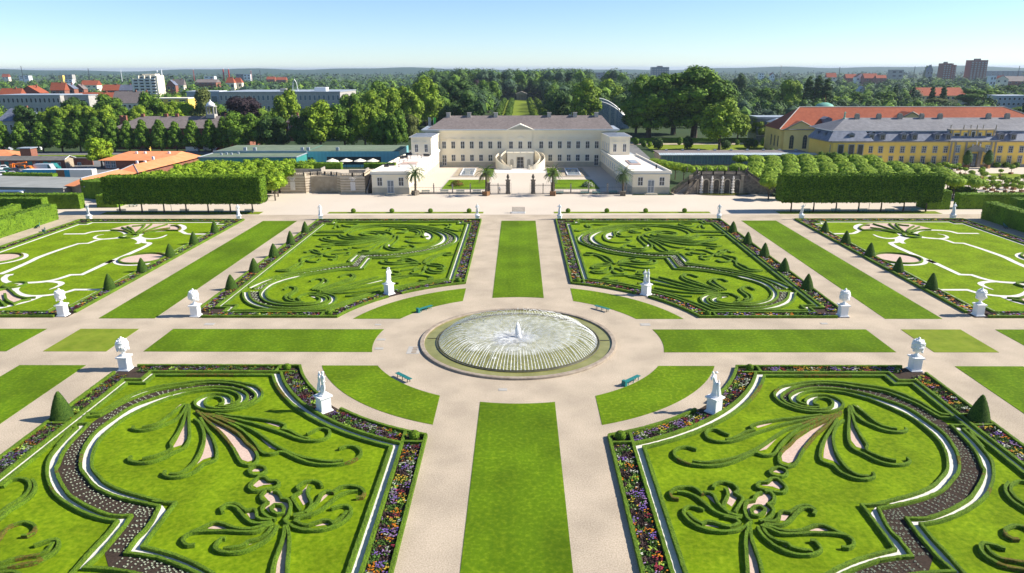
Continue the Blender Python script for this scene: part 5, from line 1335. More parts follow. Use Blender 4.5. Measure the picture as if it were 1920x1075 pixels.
def balus(b,pts,z,h=.95,sp=.42,m='sand_l',name='balustrade'):
    mb=MB()
    for a,c in zip(pts[:-1],pts[1:]):
        A=Vector(a[:2]);B_=Vector(c[:2]); L_=(B_-A).length; d=(B_-A).normalized(); nn=Vector((-d.y,d.x)); z0=a[2] if len(a)>2 else z; z1=c[2] if len(c)>2 else z
        for zz,t,hh in ((0,.15,.12),(h-.12,.15,.12)):
            q=[A+nn*t,B_+nn*t,B_-nn*t,A-nn*t]; zs=[z0,z1,z1,z0]
            mb.add([(p.x,p.y,v+zz) for p,v in zip(q,zs)]+[(p.x,p.y,v+zz+hh) for p,v in zip(q,zs)],[(3,2,1,0),(4,5,6,7),(0,1,5,4),(1,2,6,5),(2,3,7,6),(3,0,4,7)])
        n=max(1,int(L_/sp))
        for i in range(n):
            p=A.lerp(B_,(i+.5)/n); zz=z0+(z1-z0)*(i+.5)/n; mb.cb(p.x,p.y,zz+.12,.16,.16,h-.24)
        mb.cb(A.x,A.y,z0,.34,.34,h+.05); mb.cb(B_.x,B_.y,z1,.34,.34,h+.05)
    return b.part(name,mb,M[m])
balus(g,[(-64.1,110.9),(-60.9,110.9),(-57.7,110.9)],4.6); balus(g,[(-57.6,110.9),(-56.2,111.9),(-54.5,112.7),(-52.6,113.1),(-50.7,112.7),(-49,111.9),(-47.7,110.6)],4.6); balus(g,[(-47.5,110),(-44.4,110),(-41.4,110)],4.6); balus(g,[(-41.4,110),(-41.4,118)],4.6)
mb=MB()
for a in range(9):
    t=R(50+a*10); mb.tube([(-52.7+.9*math.cos(t),112.95,2.6+.8*math.sin(t)),(-52.7+2.4*math.cos(t),112.9,2.6+1.9*math.sin(t))],.10,4)
mb.box(-53.6,112.8,.6,-51.8,113.1,3.0); g.part('centre_shell_panel',mb,M['white'])
for x,y in ((-60.9,110.68),(-44.4,109.68)):
    mb=MB(); mb.box(x-.65,y,.9,x+.65,y+.2,3.2)
    for a in range(5): t=R(60+a*15); mb.tube([(x+.6*math.cos(t),y+.05,3.1+.3*math.sin(t)),(x+1.5*math.cos(t),y+.02,3.1+1.3*math.sin(t))],.09,4)
    g.part('shell_panel',mb,M['pale'])
mb=MB(); mb.box(-63.5,114,5.0,-54,114.4,6.1); mb.box(-54,113.8,4.9,-53.7,118,6.3); mb.box(-46,113,5.0,-41.5,113.4,6.0); mb.box(-41.9,113.4,5,-41.5,118,6.0); g.part('upper_parapet',mb,M['greystone'])
# flanking stair walls
for x in (-66.3,-65.1,-40.7):
    mb=MB(); mb.add([(x-.18,109.6,0),(x+.18,109.6,0),(x+.18,120,0),(x-.18,120,0),(x-.18,109.6,.9),(x+.18,109.6,.9),(x+.18,120,5.4),(x-.18,120,5.4)],[(3,2,1,0),(4,5,6,7),(0,1,5,4),(1,2,6,5),(2,3,7,6),(3,0,4,7)]); g.part('stair_wall',mb,M['greystone'])
# strip hedges and parasols on the terrace
def tallhedge(pts,z0,z1,w,label,closed=False,m='tallhedge',name='hedge',seed=0,leaf=.13,dens=9,grp=None):
    """tall clipped hedge wall with leafy faces; its own object"""
    rg=random.Random(seed); c=Vector((sum(p[0] for p in pts)/len(pts),sum(p[1] for p in pts)/len(pts)))
    p=resample(pts,False,1.0); l=offset(p,w/2); r=offset(p,-w/2); mb=MB(); n=len(p)
    vs=[];fs=[]
    for i in range(n):
        vs+=[(*l[i],z0),(*l[i],z1-.12),(l[i][0]*.9+r[i][0]*.1,l[i][1]*.9+r[i][1]*.1,z1),(l[i][0]*.1+r[i][0]*.9,l[i][1]*.1+r[i][1]*.9,z1),(*r[i],z1-.12),(*r[i],z0)]
    vs=[(x+rg.uniform(-.05,.05),y+rg.uniform(-.05,.05),z+rg.uniform(-.05,.05)) for x,y,z in vs]
    for i in range(n-1):
        for j in range(5): fs.append((i*6+j,(i+1)*6+j,(i+1)*6+j+1,i*6+j+1))
    fs.append((0,1,2,3,4,5)); fs.append(tuple((n-1)*6+k for k in (5,4,3,2,1,0)))
    mb.add([(x-c.x,y-c.y,z) for x,y,z in vs],fs)
    sp=[]
    for i in range(n-1):
        a,b_=Vector(l[i]),Vector(l[i+1]); c1,d1_=Vector(r[i]),Vector(r[i+1]); nl=(a-c1).normalized(); L_=(b_-a).length
        for _ in range(int(dens*L_*(z1-z0))):
            t=rg.random(); z=rg.uniform(z0,z1)
            q=a.lerp(b_,t); sp.append(((q.x-c.x,q.y-c.y,z),(nl.x,nl.y,.15))); q=c1.lerp(d1_,t); sp.append(((q.x-c.x,q.y-c.y,z),(-nl.x,-nl.y,.15)))
        for _ in range(int(dens*L_*w)):
            q=a.lerp(b_,rg.random()).lerp(c1.lerp(d1_,rg.random()),rg.random()); sp.append(((q.x-c.x,q.y-c.y,z1+rg.uniform(0,.06)),(0,0,1)))
    for A,B_ in ((l[0],r[0]),(l[-1],r[-1])):
        e=Vector(A)-Vector(B_); nn=Vector((e.y,-e.x)).normalized(); o0=Vector(p[0] if A==l[0] else p[-1]); o1=Vector(p[1] if A==l[0] else p[-2])
        if nn.dot(o0-o1)<0: nn=-nn
        for _ in range(int(dens*w*(z1-z0))):
            q=Vector(B_)+e*rg.random(); sp.append(((q.x-c.x,q.y-c.y,rg.uniform(z0,z1)),(nn.x,nn.y,.1)))
    leafy(mb,sp,leaf,rg,.7)
    o=mb.build(name,M[m]); o.location=(c.x,c.y,0); return tag(o,label,'hedge',grp)
tallhedge([(-63,124),(-50.5,124)],0,6.6,2.4,'bright clipped hedge behind the left part of the grotto terrace',seed=1)
tallhedge([(-44.5,126.5),(-35.5,126.5)][::-1],0,6.2,2.2,'bright clipped hedge behind the right part of the grotto terrace',seed=2)
def parasol(x,y,label,z=0,i=0):
    rt=empty('parasol',(x,y,z),.3*i,label,'parasol','large cream parasols before the aqua wall'); MB().lathe([(.05,0),(.05,2.9)],n=6).build('pole',M['iron'],rt)
    mb=MB(); n=8; vs=[(0,0,3.2)]+[(2.1*math.cos(2*math.pi*k/n),2.1*math.sin(2*math.pi*k/n),2.35) for k in range(n)]; mb.add(vs,[(0,1+k,1+(k+1)%n) for k in range(n)]); mb.add([(x_,y_,z_-.04) for x_,y_,z_ in vs],[(0,1+(k+1)%n,1+k) for k in range(n)]); mb.build('canopy',M['cream_t'],rt); MB().cb(0,0,0,.7,.7,.12).build('base',M['concrete'],rt)
for i,px in enumerate((623,649,675,699,631)):
    x,y,z=PY(px,299 if i<4 else 303.5,150 if i<4 else 143); parasol(x,y,f'cream parasol, {ordn[i]} from the left in the back row' if i<4 else 'cream parasol standing alone in front of the row',max(0,z-2.9),i)
# ---------------------------------------------------------------- tufa cascade (right)
c_=Bld('cascade_building',(54.5,109,0),'dark weathered tufa cascade with shell niches and stairs, right of the court','cascade')
c_.part('back_wall',MB().box(48.6,109.3,0,60.6,116,5.0),M['tufa'])
mb=MB(); mb.add([(60.6,109.5,0),(67.5,107.6,0),(60.6,109.5,5.0),(60.6,112,0),(67.5,109.5,0),(60.6,112,5.0)],[(0,1,2),(5,4,3),(1,4,5,2),(0,3,4,1)]); c_.part('right_slope_wall',mb,M['tufa'])
mb=MB(); mb.add([(48.6,109.5,0),(43.9,107.6,0),(48.6,109.5,5.0),(48.6,112,0),(43.9,109.5,0),(48.6,112,5.0)],[(2,1,0),(3,4,5),(2,5,4,1),(1,4,3,0)]); c_.part('left_slope_wall',mb,M['tufa'])
for s_,xs in (('left',(48.3,41.6)),('right',(61.0,68.2))):
    mb=MB(); n=16
    for k in range(n):
        t0=k/n; xa=xs[1]+(xs[0]-xs[1])*t0; xb=xs[1]+(xs[0]-xs[1])*(t0+1/n); mb.box(min(xa,xb),109.9,0,max(xa,xb),111.9,.3+4.6*(k+1)/n)
    c_.part('stair_flight',mb,M['greystone'])
balus(c_,[(48.5,109.5),(51.5,109.5),(54.6,109.5),(57.6,109.5),(60.6,109.5)],5.0,1.0,.30,'tufa_d'); 
balus(c_,[(60.7,109.6,5.0),(64.4,108.8,2.7),(67.9,107.6,.3)],0,.95,.34,'tufa_d','stair_balustrade'); balus(c_,[(41.4,107.7,.3),(45,108.7,2.7),(48.4,109.5,5.0)],0,.95,.34,'tufa_d','stair_balustrade')
balus(c_,[(61.0,112.1,5.0),(68.3,110.2,.3)],0,.95,.34,'tufa_d','stair_balustrade'); balus(c_,[(41.0,110,.3),(48.0,112.1,5.0)],0,.95,.34,'tufa_d','stair_balustrade')
for px in (1302.8,1323.5,1343,1363,1382):
    x=PY(px,350,109.2)[0]; mb=MB()
    pts=[(x-.62,109.24,.5),(x+.62,109.24,.5)]+[(x+.62*math.cos(t),109.24,3.1+.62*math.sin(t)) for t in np.linspace(0,math.pi,9)]; mb.add(pts,[tuple(range(len(pts)))]); c_.part('niche',mb,M['tufa_d'])
    mb=MB()
    for i in range(9):
        t=math.pi*i/8; mb.cb(x+.78*math.cos(t),109.2,3.1+.78*math.sin(t)-.1,.26,.22,.24)
    for d in (-.8,.8): mb.cb(x+d,109.2,0,.22,.22,3.1)
    c_.part('niche_arch',mb,M['sand_l'])
for px in (1294.5,1391):
    x=PY(px,350,109.1)[0]; mb=MB(); mb.cb(x,109.1,0,.7,.4,4.8); mb.cb(x,109.1,4.8,.95,.5,.2); c_.part('pilaster',mb,M['sand'])
for px in (1315,1334.5,1354,1374):
    x=PY(px,350,108.6)[0]; mb=MB(); rg=random.Random(int(px))
    mb.lathe([(.28,0),(.22,.2),(.2,4.5),(.12,4.8)],x=x,y=108.6,n=8)
    for k in range(6):
        z=.5+k*.72; r=.62-.05*k; mb.lathe([(.15,z-.22),(r*.9,z-.05),(r,z+.06),(r*.6,z+.10)],x=x,y=108.55,n=10)
    for i in range(14): mb.blob((x+rg.uniform(-.25,.25),108.4+rg.uniform(-.1,.2),rg.uniform(.3,4.6)),(.16,.16,.14),1,.2,rg)
    c_.part('shell_column',mb,M['pale'])
mb=MB()
for i,px in enumerate((1289,1307,1325,1345,1366,1386,1402)):
    x=PY(px,312,109.5)[0]; mb=MB(); mb.lathe([(.16,0),(.10,.15),(.20,.4),(.22,.6),(.1,.8),(.12,.95),(0,1.15)],x=x,y=109.5,z=6.0,n=8); c_.part('finial',mb,M['tufa_d'],smooth=True)
x0,_=P(1340,366); c_b=[(54.2+7.0*math.cos(t),108.9-2.6*math.sin(t)) for t in np.linspace(0,math.pi,24)]
c_.part('pool_rim',MB().prism([(54.2+7.5*math.cos(t),109.0-3.0*math.sin(t)) for t in np.linspace(0,math.pi,24)],0,.16),M['tufa_d'])
c_.part('pool_water',MB().prism(c_b,.16,.18),mat('green_pond',(.10,.11,.01),(.17,.17,.02),1,.15,spec=.5))
# ---------------------------------------------------------------- teal exhibition hall
t=Bld('teal_pavilion',(-88,153,0),'flat roofed dark teal glass clad hall left of the grotto terrace','building')
t.part('wall',MB().box(-104.2,153,0,-72.2,165,4.7),M['teal'])
t.part('roof',MB().box(-104.0,153.2,4.71,-72.4,165,4.8),M['greenroof'])
mb=MB(); mb.box(-104.4,152.8,4.7,-72.0,153.1,4.98); mb.box(-104.4,153.1,4.7,-104.1,165.2,4.98); mb.box(-72.3,153.1,4.7,-72.0,165.2,4.98); mb.box(-104.1,164.9,4.7,-72.3,165.2,4.98); t.part('roof_edge',mb,M['zinc'])
for px in (443,471,504.5,525,549):
    x=PY(px,312,153)[0]; window(t,x,152.96,.5,2.6 if px!=549 else 1.4,2.7,m='teal',nx=3,ny=1,fw=.12)
for i,(px,py) in enumerate(((415,291),(425,290),(434,290.5),(447,289),(500,281))):
    x,y=P(px,py,4.8); t.part('roof_vent',MB().cb(x,y,4.8,.6,.5,.7),M['zinc'])
t2=Bld('aqua_pavilion',(-58,165.2,0),'pale aqua glass clad hall with dark sedum roof behind the cream parasols','building')
t2.part('wall',MB().box(-72.1,165.2,0,-40.6,186,5.3),M['aqua'])
t2.part('rear_hall',MB().box(-104,165.3,0,-72.2,186,5.4),M['teal'])
mb=MB(); mb.box(-103.8,165.5,5.41,-72.3,186,5.5); mb.box(-72.0,165.4,5.31,-40.8,186,5.4); t2.part('roof',mb,M['greenroof'])
mb=MB(); mb.box(-104.2,165.1,5.3,-72.15,165.45,5.65); t2.part('roof_edge',mb,M['zinc'])
x=PY(582,300,165)[0]; window(t2,x,165.17,2.2,2.2,1.3,m='aqua',nx=2,ny=1)
xa=PY(613,300,165)[0]; xb=PY(714,300,165)[0]
for i in range(8):
    x=xa+(xb-xa)*(i+.5)/8; window(t2,x,165.17,.9,(xb-xa)/8,2.6,m='iron',nx=2,ny=1)
for px in (567,578,633,460,478):
    x,y=P(px,282.5,5.5); t2.part('roof_vent',MB().cb(x,y,5.5,1.0,.8,1.1),M['zinc'])
# ---------------------------------------------------------------- long glass orangery gallery roof right of the wing
q=Bld('glass_gallery',(75,168,0),'long low gallery with brown roof and glazed front behind the pleached limes','building')
q.part('wall',MB().box(49,170,0,101,182,3.5),M['greystone'])
q.part('roof',MB().box(48.6,172.0,3.5,101.5,182.5,3.75),M['roofbrown'])
mb=MB(); mb.box(48.6,169.2,3.35,103,169.5,3.5); mb.add([(48.6,169.5,3.5),(103,169.5,3.5),(103,172.1,3.9),(48.6,172.1,3.9)],[(0,1,2,3)]); q.part('glazed_eaves',mb,mat('pale_corrugated',(.42,.50,.52),(.58,.66,.68),.5,.4,stripes=((1,0,0),.8,.75)))
for i in range(26): window(q,50.2+i*2.02,169.95,.3,1.8,2.8,m='teal',g='glass_b',nx=2,ny=2)
for i in range(9): q.part('roof_vent',MB().cb(53+i*5.8,180.5,3.75,.8,.8,.5),M['zinc'])
# ---------------------------------------------------------------- ochre gallery building
GY=163.0
g2=Bld('gallery_building',(140,GY,0),'long ochre gallery with blue slate mansard roof, dormers and carved portal, far right','building')
mb=MB(); mb.box(117,GY+.5,.9,186,180,8.2); g2.part('wall',mb,M['yellow'])
mb=MB(); mb.box(117,GY+.4,0,186,180,.9); mb.box(104.9,GY-.1,0,117.1,180,.9); g2.part('plinth',mb,M['greystone'])
g2.part('corner_pavilion_wall',MB().prism([(105,GY),(117,GY),(117,180),(103.6,180)],.9,8.2),M['yellow'])
mb=MB(); mb.box(116.6,GY+.35,8.2,186.4,180.3,8.65); mb.prism([(104.5,GY-.35),(117.3,GY-.35),(117.3,180.3),(103.1,180.3)],8.2,8.7); g2.part('cornice',mb,M['greystone'])
def mansard(x0,x1,y0,y1,z0,zi,inset,name):
    mb=MB(); i=inset; mb.add([(x0,y0,z0),(x1,y0,z0),(x1,y1,z0),(x0,y1,z0),(x0+i,y0+i,zi),(x1-i,y0+i,zi),(x1-i,y1-i,zi),(x0+i,y1-i,zi)],[(0,1,5,4),(1,2,6,5),(2,3,7,6),(3,0,4,7),(4,5,6,7)]); g2.part(name,mb,M['slate'])
mansard(103.0,118.2,GY-.6,180.6,8.7,11.75,2.2,'pavilion_mansard'); mansard(117.5,186.8,GY+.1,180.6,8.65,11.6,2.0,'lower_roof')
g2.part('upper_roof',hip(104.9,186,165.0,186,11.76,113.5,186,175.3,15.5),M['slate_top'])
mb=MB(); mb.box(104.9,164.7,11.65,186,165.0,11.9); mb.box(104.6,164.7,11.65,104.9,179,11.9); g2.part('roof_break',mb,M['zinc'])
def dormer(x,y=163.55,z=9.0,w=2.0,h=1.9):
    d=MB(); d.box(x-w/2,y-.2,z,x+w/2,y+1.9,z+h); d.add([(x-w*.62,y-.35,z+h),(x+w*.62,y-.35,z+h),(x,y-.35,z+h+.6),(x-w*.62,y+2,z+h),(x+w*.62,y+2,z+h),(x,y+2,z+h+.6)],[(0,1,2),(5,4,3),(0,2,5,3),(1,4,5,2)]); f=g2.part('dormer',d,M['slate'])
    window(g2,x,y-.24,z+.2,w*.66,h*.75,m='greystone',nx=2,ny=2,parent=f)
for px in (1596,1633.5,1654,1694,1714,1756.5,1777,1877,1899):
    dormer(PY(px,252,164)[0])
for y in (168.5,174.5): 
    d=MB(); d.box(103.9,y-.8,9.2,106,y+.8,10.9); d.box(103.7,y-1.0,10.9,106.2,y+1.0,11.2); g2.part('dormer',d,M['slate'])
for px in (1632,1651,1672,1692,1712,1732.5,1753,1773,1875,1895,1915,1936,1957):
    x=PY(px,281,GY+.5)[0]; window(g2,x,GY+.46,4.75,1.35,2.1,sur='greystone',nx=2,ny=3,fw=.055,g='glass'); window(g2,PY(px,281,GY+.5)[0]+.05,GY+.46,1.1,1.35,2.5,sur='greystone',nx=2,ny=3,fw=.055,g='glass')
for px in (1568+8,1596,1613):
    x=PY(px,281,GY)[0]; window(g2,x,GY-.04,4.1,1.8,3.4,sur='greystone',nx=1,ny=1,fw=.05); window(g2,x,GY-.04,1.0,1.8,2.4,sur='greystone',nx=2,ny=2)
for i in range(5): window(g2,104.85-.35*i*.25,165.2+i*2.9,4.2,1.3,3.0,face='-x',nx=1,ny=1,sur='greystone')
x=PY(1596,294,GY-.6)[0]; mb=MB(); mb.box(x-3,GY-1,3.6,x+3,GY-.1,3.8); [mb.cb(x-2.8+k*.4,GY-.95,3.8,.05,.05,.9) for k in range(15)]; mb.box(x-3,GY-1,4.7,x+3,GY-.92,4.78); g2.part('balcony',mb,M['iron'])
# centre pavilion with attic and portal
xa,xb=143.7,159.4
mb=MB(); mb.box(xa,GY-.1,.9,xb,GY+6,8.3); mb.box(xa+.6,GY+1.2,8.9,xb-.6,GY+5,12.0); g2.part('centre_pavilion_wall',mb,M['yellow'])
mb=MB(); mb.box(xa-.3,GY-.5,8.3,xb+.3,GY+6,8.85); mb.box(xa+.3,GY+.9,12.0,xb-.3,GY+5.2,12.35)
for x in (xa+.5,xa+1.9,xb-1.9,xb-.5,151.5-2.3,151.5+2.3): mb.box(x-.28,GY-.3,.9,x+.28,GY-.08,8.3)
for x in (xa+1,xa+3.6,xb-3.6,xb-1,151.5-1.5,151.5+1.5): mb.box(x-.18,GY+1.0,8.9,x+.18,GY+1.22,12.0)
g2.part('pilasters',mb,M['greystone'])
for dx in (-5.0,5.0):
    window(g2,151.5+dx,GY-.14,4.9,1.5,2.3,sur='greystone',nx=2,ny=3,g='glass_b'); window(g2,151.5+dx,GY-.14,1.1,1.5,2.7,sur='greystone',nx=2,ny=3,g='glass_b')
for dx,w_,h_ in ((-5.2,1.9,1.8),(-2.3,1.2,1.9),(2.3,1.2,1.9),(5.2,1.9,1.8)): window(g2,151.5+dx,GY+1.16,9.3,w_,h_,sur='greystone',nx=1,ny=1)
window(g2,151.5,GY+.95,9.3,1.3,2.4,sur='greystone',nx=1,ny=1,arch=True)
window(g2,152.3,GY-.4,.3,1.7,4.2,m='iron',g='glass_b',nx=2,ny=4,name='door')
mb=MB(); mb.box(150.0,GY-.7,0,151.1,GY-.11,5.2); mb.box(153.5,GY-.7,0,154.6,GY-.11,5.2); mb.box(149.2,GY-.9,5.2,155.4,GY-.11,5.8)
mb.add([(148.8,GY-1,5.8),(155.8,GY-1,5.8),(152.3,GY-1,7.4),(148.8,GY-.1,5.8),(155.8,GY-.1,5.8),(152.3,GY-.1,7.4)],[(0,1,2),(0,2,5,3),(1,4,5,2)]); g2.part('portal',mb,M['greystone'])
rg=random.Random(8)
for i,dx in enumerate((-7.5,-3.2,-.9,1.2,3.2,7.5)):
    mb=MB(); vs,f=figure(o=(151.5+dx,GY+1.4,12.35),s=.85,turn=-1.57,larm='hip' if i%2 else 'up',dress=bool(i%2)); mb.add(vs,f); g2.part('roof_statue',mb,M['greystone'],smooth=True)
for dx in (-1.2,1.2,0):
    mb=MB(); vs,f=figure(o=(152.3+dx,GY-.6,6.4+(1.0 if dx==0 else 0)),s=.8,turn=-1.57,larm='out',rarm='up',dress=True); mb.add(vs,f); g2.part('portal_figure',mb,M['pale'],smooth=True)
for i,px in enumerate((1605.5,1646,1685.5,1726,1760.5,1851,1886)):
    x=PY(px,218,175.3)[0]; mb=MB(); mb.cb(x,174.6,15.0,1.4,1.2,1.6); mb.cb(x,174.6,16.6,1.0,.9,.4); g2.part('chimney',mb,M['greystone'])
mb=MB(); vs,f=figure(o=(113.0,175.3,15.4),s=1.3,turn=-1.4,larm='out',rarm='chest',dress=True); mb.add(vs,f); mb.cb(113,175.3,14.6,.9,.9,.9); g2.part('roof_figure',mb,M['copper'],smooth=True)
# ---------------------------------------------------------------- red roofed orangery behind
r2=Bld('orangery_building',(150,208,0),'large pale ochre hall with long red tiled roof and pedimented end behind the gallery','building')
mb=MB(); mb.prism([(102.8,208),(190,205),(200,224),(190,236),(102.8,226)],0,9.0); r2.part('wall',mb,M['yellow_p'])
mb=MB(); mb.add([(102.2,207.4,9.0),(214,206,9.0),(217,240,9.0),(102.6,227.5,9.0),(113.3,218.8,17.0),(194,217,17.0)],[(0,1,5,4),(1,2,5),(2,3,4,5),(3,0,4)]); r2.part('roof',mb,M['redroof'])
def tube2(b,name,pts,r,m): b.part(name,MB().tube(pts,r,5),M[m])
tube2(r2,'ridge_tiles',[(113.3,218.8,17.05),(194,217,17.05),(214,206,9.1)],.22,'concrete'); tube2(r2,'hip_tiles',[(102.2,207.4,9.1),(113.3,218.8,17.05)],.22,'concrete')
mb=MB(); mb.add([(104.0,206.95,0),(117,206.95,0),(117,206.95,8.8),(110.4,206.95,12.0),(104.0,206.95,8.8)],[(0,1,2,3,4)]); r2.part('front_gable',mb,M['yellow_p'])
tube2(r2,'gable_trim',[(103.6,206.6,9.0),(110.2,206.6,12.3),(116.8,206.6,9.0)],.25,'greystone'); tube2(r2,'eaves_trim',[(102.4,206.7,9.0),(122,206.7,9.0)],.22,'greystone')
mb=MB(); mb.add([(104,206.9,9.02),(110.2,206.9,12.2),(110.2,212,12.2),(104,207,9.02)],[(0,1,2,3)]); mb.add([(116.4,206.9,9.02),(110.2,206.9,12.2),(110.2,212,12.2)],[(0,1,2)]); r2.part('gable_roof',mb,M['redroof'])
xg=PY(1711,210,206.5)[0]; mb=MB(); mb.add([(xg-10.5,206.4,10.0),(xg+10.5,206.4,10.0),(xg,206.4,15.4),(xg,214,15.4),(xg-10.5,207.5,10),(xg+10.5,207.5,10)],[(0,1,2)]); r2.part('middle_gable',mb,M['yellow_p'])
tube2(r2,'gable_trim',[(xg-11,206.2,9.9),(xg,206.2,15.7),(xg+11,206.2,9.9)],.3,'greystone')
mb=MB(); mb.add([(xg-11,206.4,10.0),(xg,206.4,15.6),(xg,215,15.6)],[(0,1,2)]); mb.add([(xg+11,206.4,10.0),(xg,206.4,15.6),(xg,215,15.6)],[(2,1,0)]); r2.part('gable_roof',mb,M['redroof'])
for x in (107.2,112.4): window(r2,x,206.90,1.6,1.7,4.6,m='greystone',nx=2,ny=4,arch=True)
for y in (209.5,213.5,217.5): window(r2,102.75,y,2.2,1.1,4.2,face='-x',m='greystone',nx=1,ny=3)
xd=PY(1553,224,209)[0]; mb=MB(); mb.box(xd-1.6,209,10.8,xd+1.6,213,12.8); mb.add([(xd-2,208.8,12.8),(xd+2,208.8,12.8),(xd,208.8,13.7),(xd-2,214,12.8),(xd+2,214,12.8),(xd,214,13.7)],[(0,1,2),(0,2,5,3),(1,4,5,2)]); r2.part('dormer',mb,M['slate'])
dm=Bld('green_dome',(PY(1546,200,240)[0],240,0),'pale copper green dome rising behind the long red roof','dome')
xx=dm.o[0]; dm.part('drum',MB().lathe([(4.4,0),(4.4,14.4)],x=xx,y=240,n=24),M['yellow_p']); dm.part('dome_shell',MB().lathe([(4.6,14.4),(4.2,15.9),(3.0,17.1),(1.2,17.8),(0,17.9)],x=xx,y=240,n=24),M['copper'],smooth=True); dm.part('finial',MB().lathe([(.3,17.8),(.15,18.6),(.25,19.1),(0,20.9)],x=xx,y=240,n=6),M['wood'])
gh=Bld('greenhouse',(PY(1466,205,250)[0],250,0),'long pale glasshouse with grey roofs left of the long red roof','greenhouse')
x0=PY(1422,205,250)[0]; x1=PY(1500,205,250)[0]
gh.part('wall',MB().box(x0,250,0,x1,262,10.5),M['glass_b']); mb=MB(); mb.box(x0-.3,249.7,10.5,x1+.3,262,11.2); mb.box(x0,249.6,6,x1,249.9,6.4); mb.box(x0,249.6,3,x1,249.9,3.2); gh.part('roof',mb,M['zinc'])
yp=Bld('small_ochre_house',(PY(1466,215,240)[0],240,0),'small ochre house with grey hipped roof left of the red roof','house'); xx=yp.o[0]
yp.part('wall',MB().box(xx-3.6,240,0,xx+3.6,247,9.4),M['yellow_p']); yp.part('roof',hip(xx-4.2,xx+4.2,239.4,247.6,9.4,xx-1,xx+1,243,11.2),M['zinc'])
for d in (-2.2,0,2.2): window(yp,xx+d,239.96,6.4,1.0,2.0,m='greystone')
# ================================================================ TREES
LM={'mid':mat('leaves_mid',(.042,.100,.006),(.140,.235,.016),.9,.75,island=.5,detail=6,c3=(.080,.160,.009),spec=.25,mottle=(.25,.8,1.2)),
 'dark':mat('leaves_dark',(.020,.056,.009),(.065,.125,.018),.9,.75,island=.5,detail=6,spec=.25,mottle=(.25,.8,1.2)),
 'light':mat('leaves_light',(.085,.155,.006),(.230,.320,.018),.9,.75,island=.5,detail=6,c3=(.15,.235,.010),spec=.25,mottle=(.25,.8,1.2)),
 'bright':mat('leaves_bright',(.130,.235,.006),(.290,.410,.018),1.2,.75,island=.5,detail=6,spec=.25,mottle=(.3,.8,1.15)),
 'copper':mat('leaves_copper',(.016,.010,.014),(.045,.028,.034),.9,.75,island=.5,detail=6,spec=.25),
 'blue':mat('leaves_blue',(.020,.056,.026),(.060,.108,.050),.9,.75,island=.5,detail=6,spec=.25,mottle=(.25,.8,1.2)),
 'olive':mat('leaves_olive',(.075,.100,.020),(.145,.170,.040),.9,.75,island=.5,detail=6,spec=.25)}
def leafquad(mb,p,nv,s,rg):
    nv.normalize(); a=nv.orthogonal().normalized(); a=Matrix.Rotation(rg.uniform(0,6.28),3,nv)@a; b=nv.cross(a)
    e=s*rg.uniform(.7,1.3); f=e*rg.uniform(.5,.8)
    mb.v+= [(p-a*e)[:],(p-b*f)[:],(p+a*e)[:],(p+b*f)[:]]; n=len(mb.v)-4; mb.f.append((n,n+1,n+2,n+3)); mb.mi.append(0)
def crown(lobes, n, size, seed, core=.78, tilt=.55):
    rg=random.Random(seed); mb=MB(); tot=sum(l[3]**2 for l in lobes)
    C_=Vector((sum(l[0] for l in lobes)/len(lobes),sum(l[1] for l in lobes)/len(lobes),sum(l[2] for l in lobes)/len(lobes)))
    for (x,y,z,r) in lobes:
        if core: mb.blob((x,y,z),(r*core,r*core,r*core*.92),2,.10,rg)
    for (x,y,z,r) in lobes:
        c=Vector((x,y,z)); k=int(n*r*r/tot)
        for _ in range(k):
            v=Vector((rg.gauss(0,1),rg.gauss(0,1),rg.gauss(0,1)+.25)).normalized()
            if (c+v*r-C_).length<(c-C_).length*.75 and rg.random()<.6: continue
            p=c+v*r*rg.uniform(.78,1.10); p.z-= .1*r*rg.random()
            nv=v+Vector((rg.uniform(-tilt,tilt),rg.uniform(-tilt,tilt),rg.uniform(-tilt,tilt)+.25)); leafquad(mb,p,nv,size,rg)
    return mb
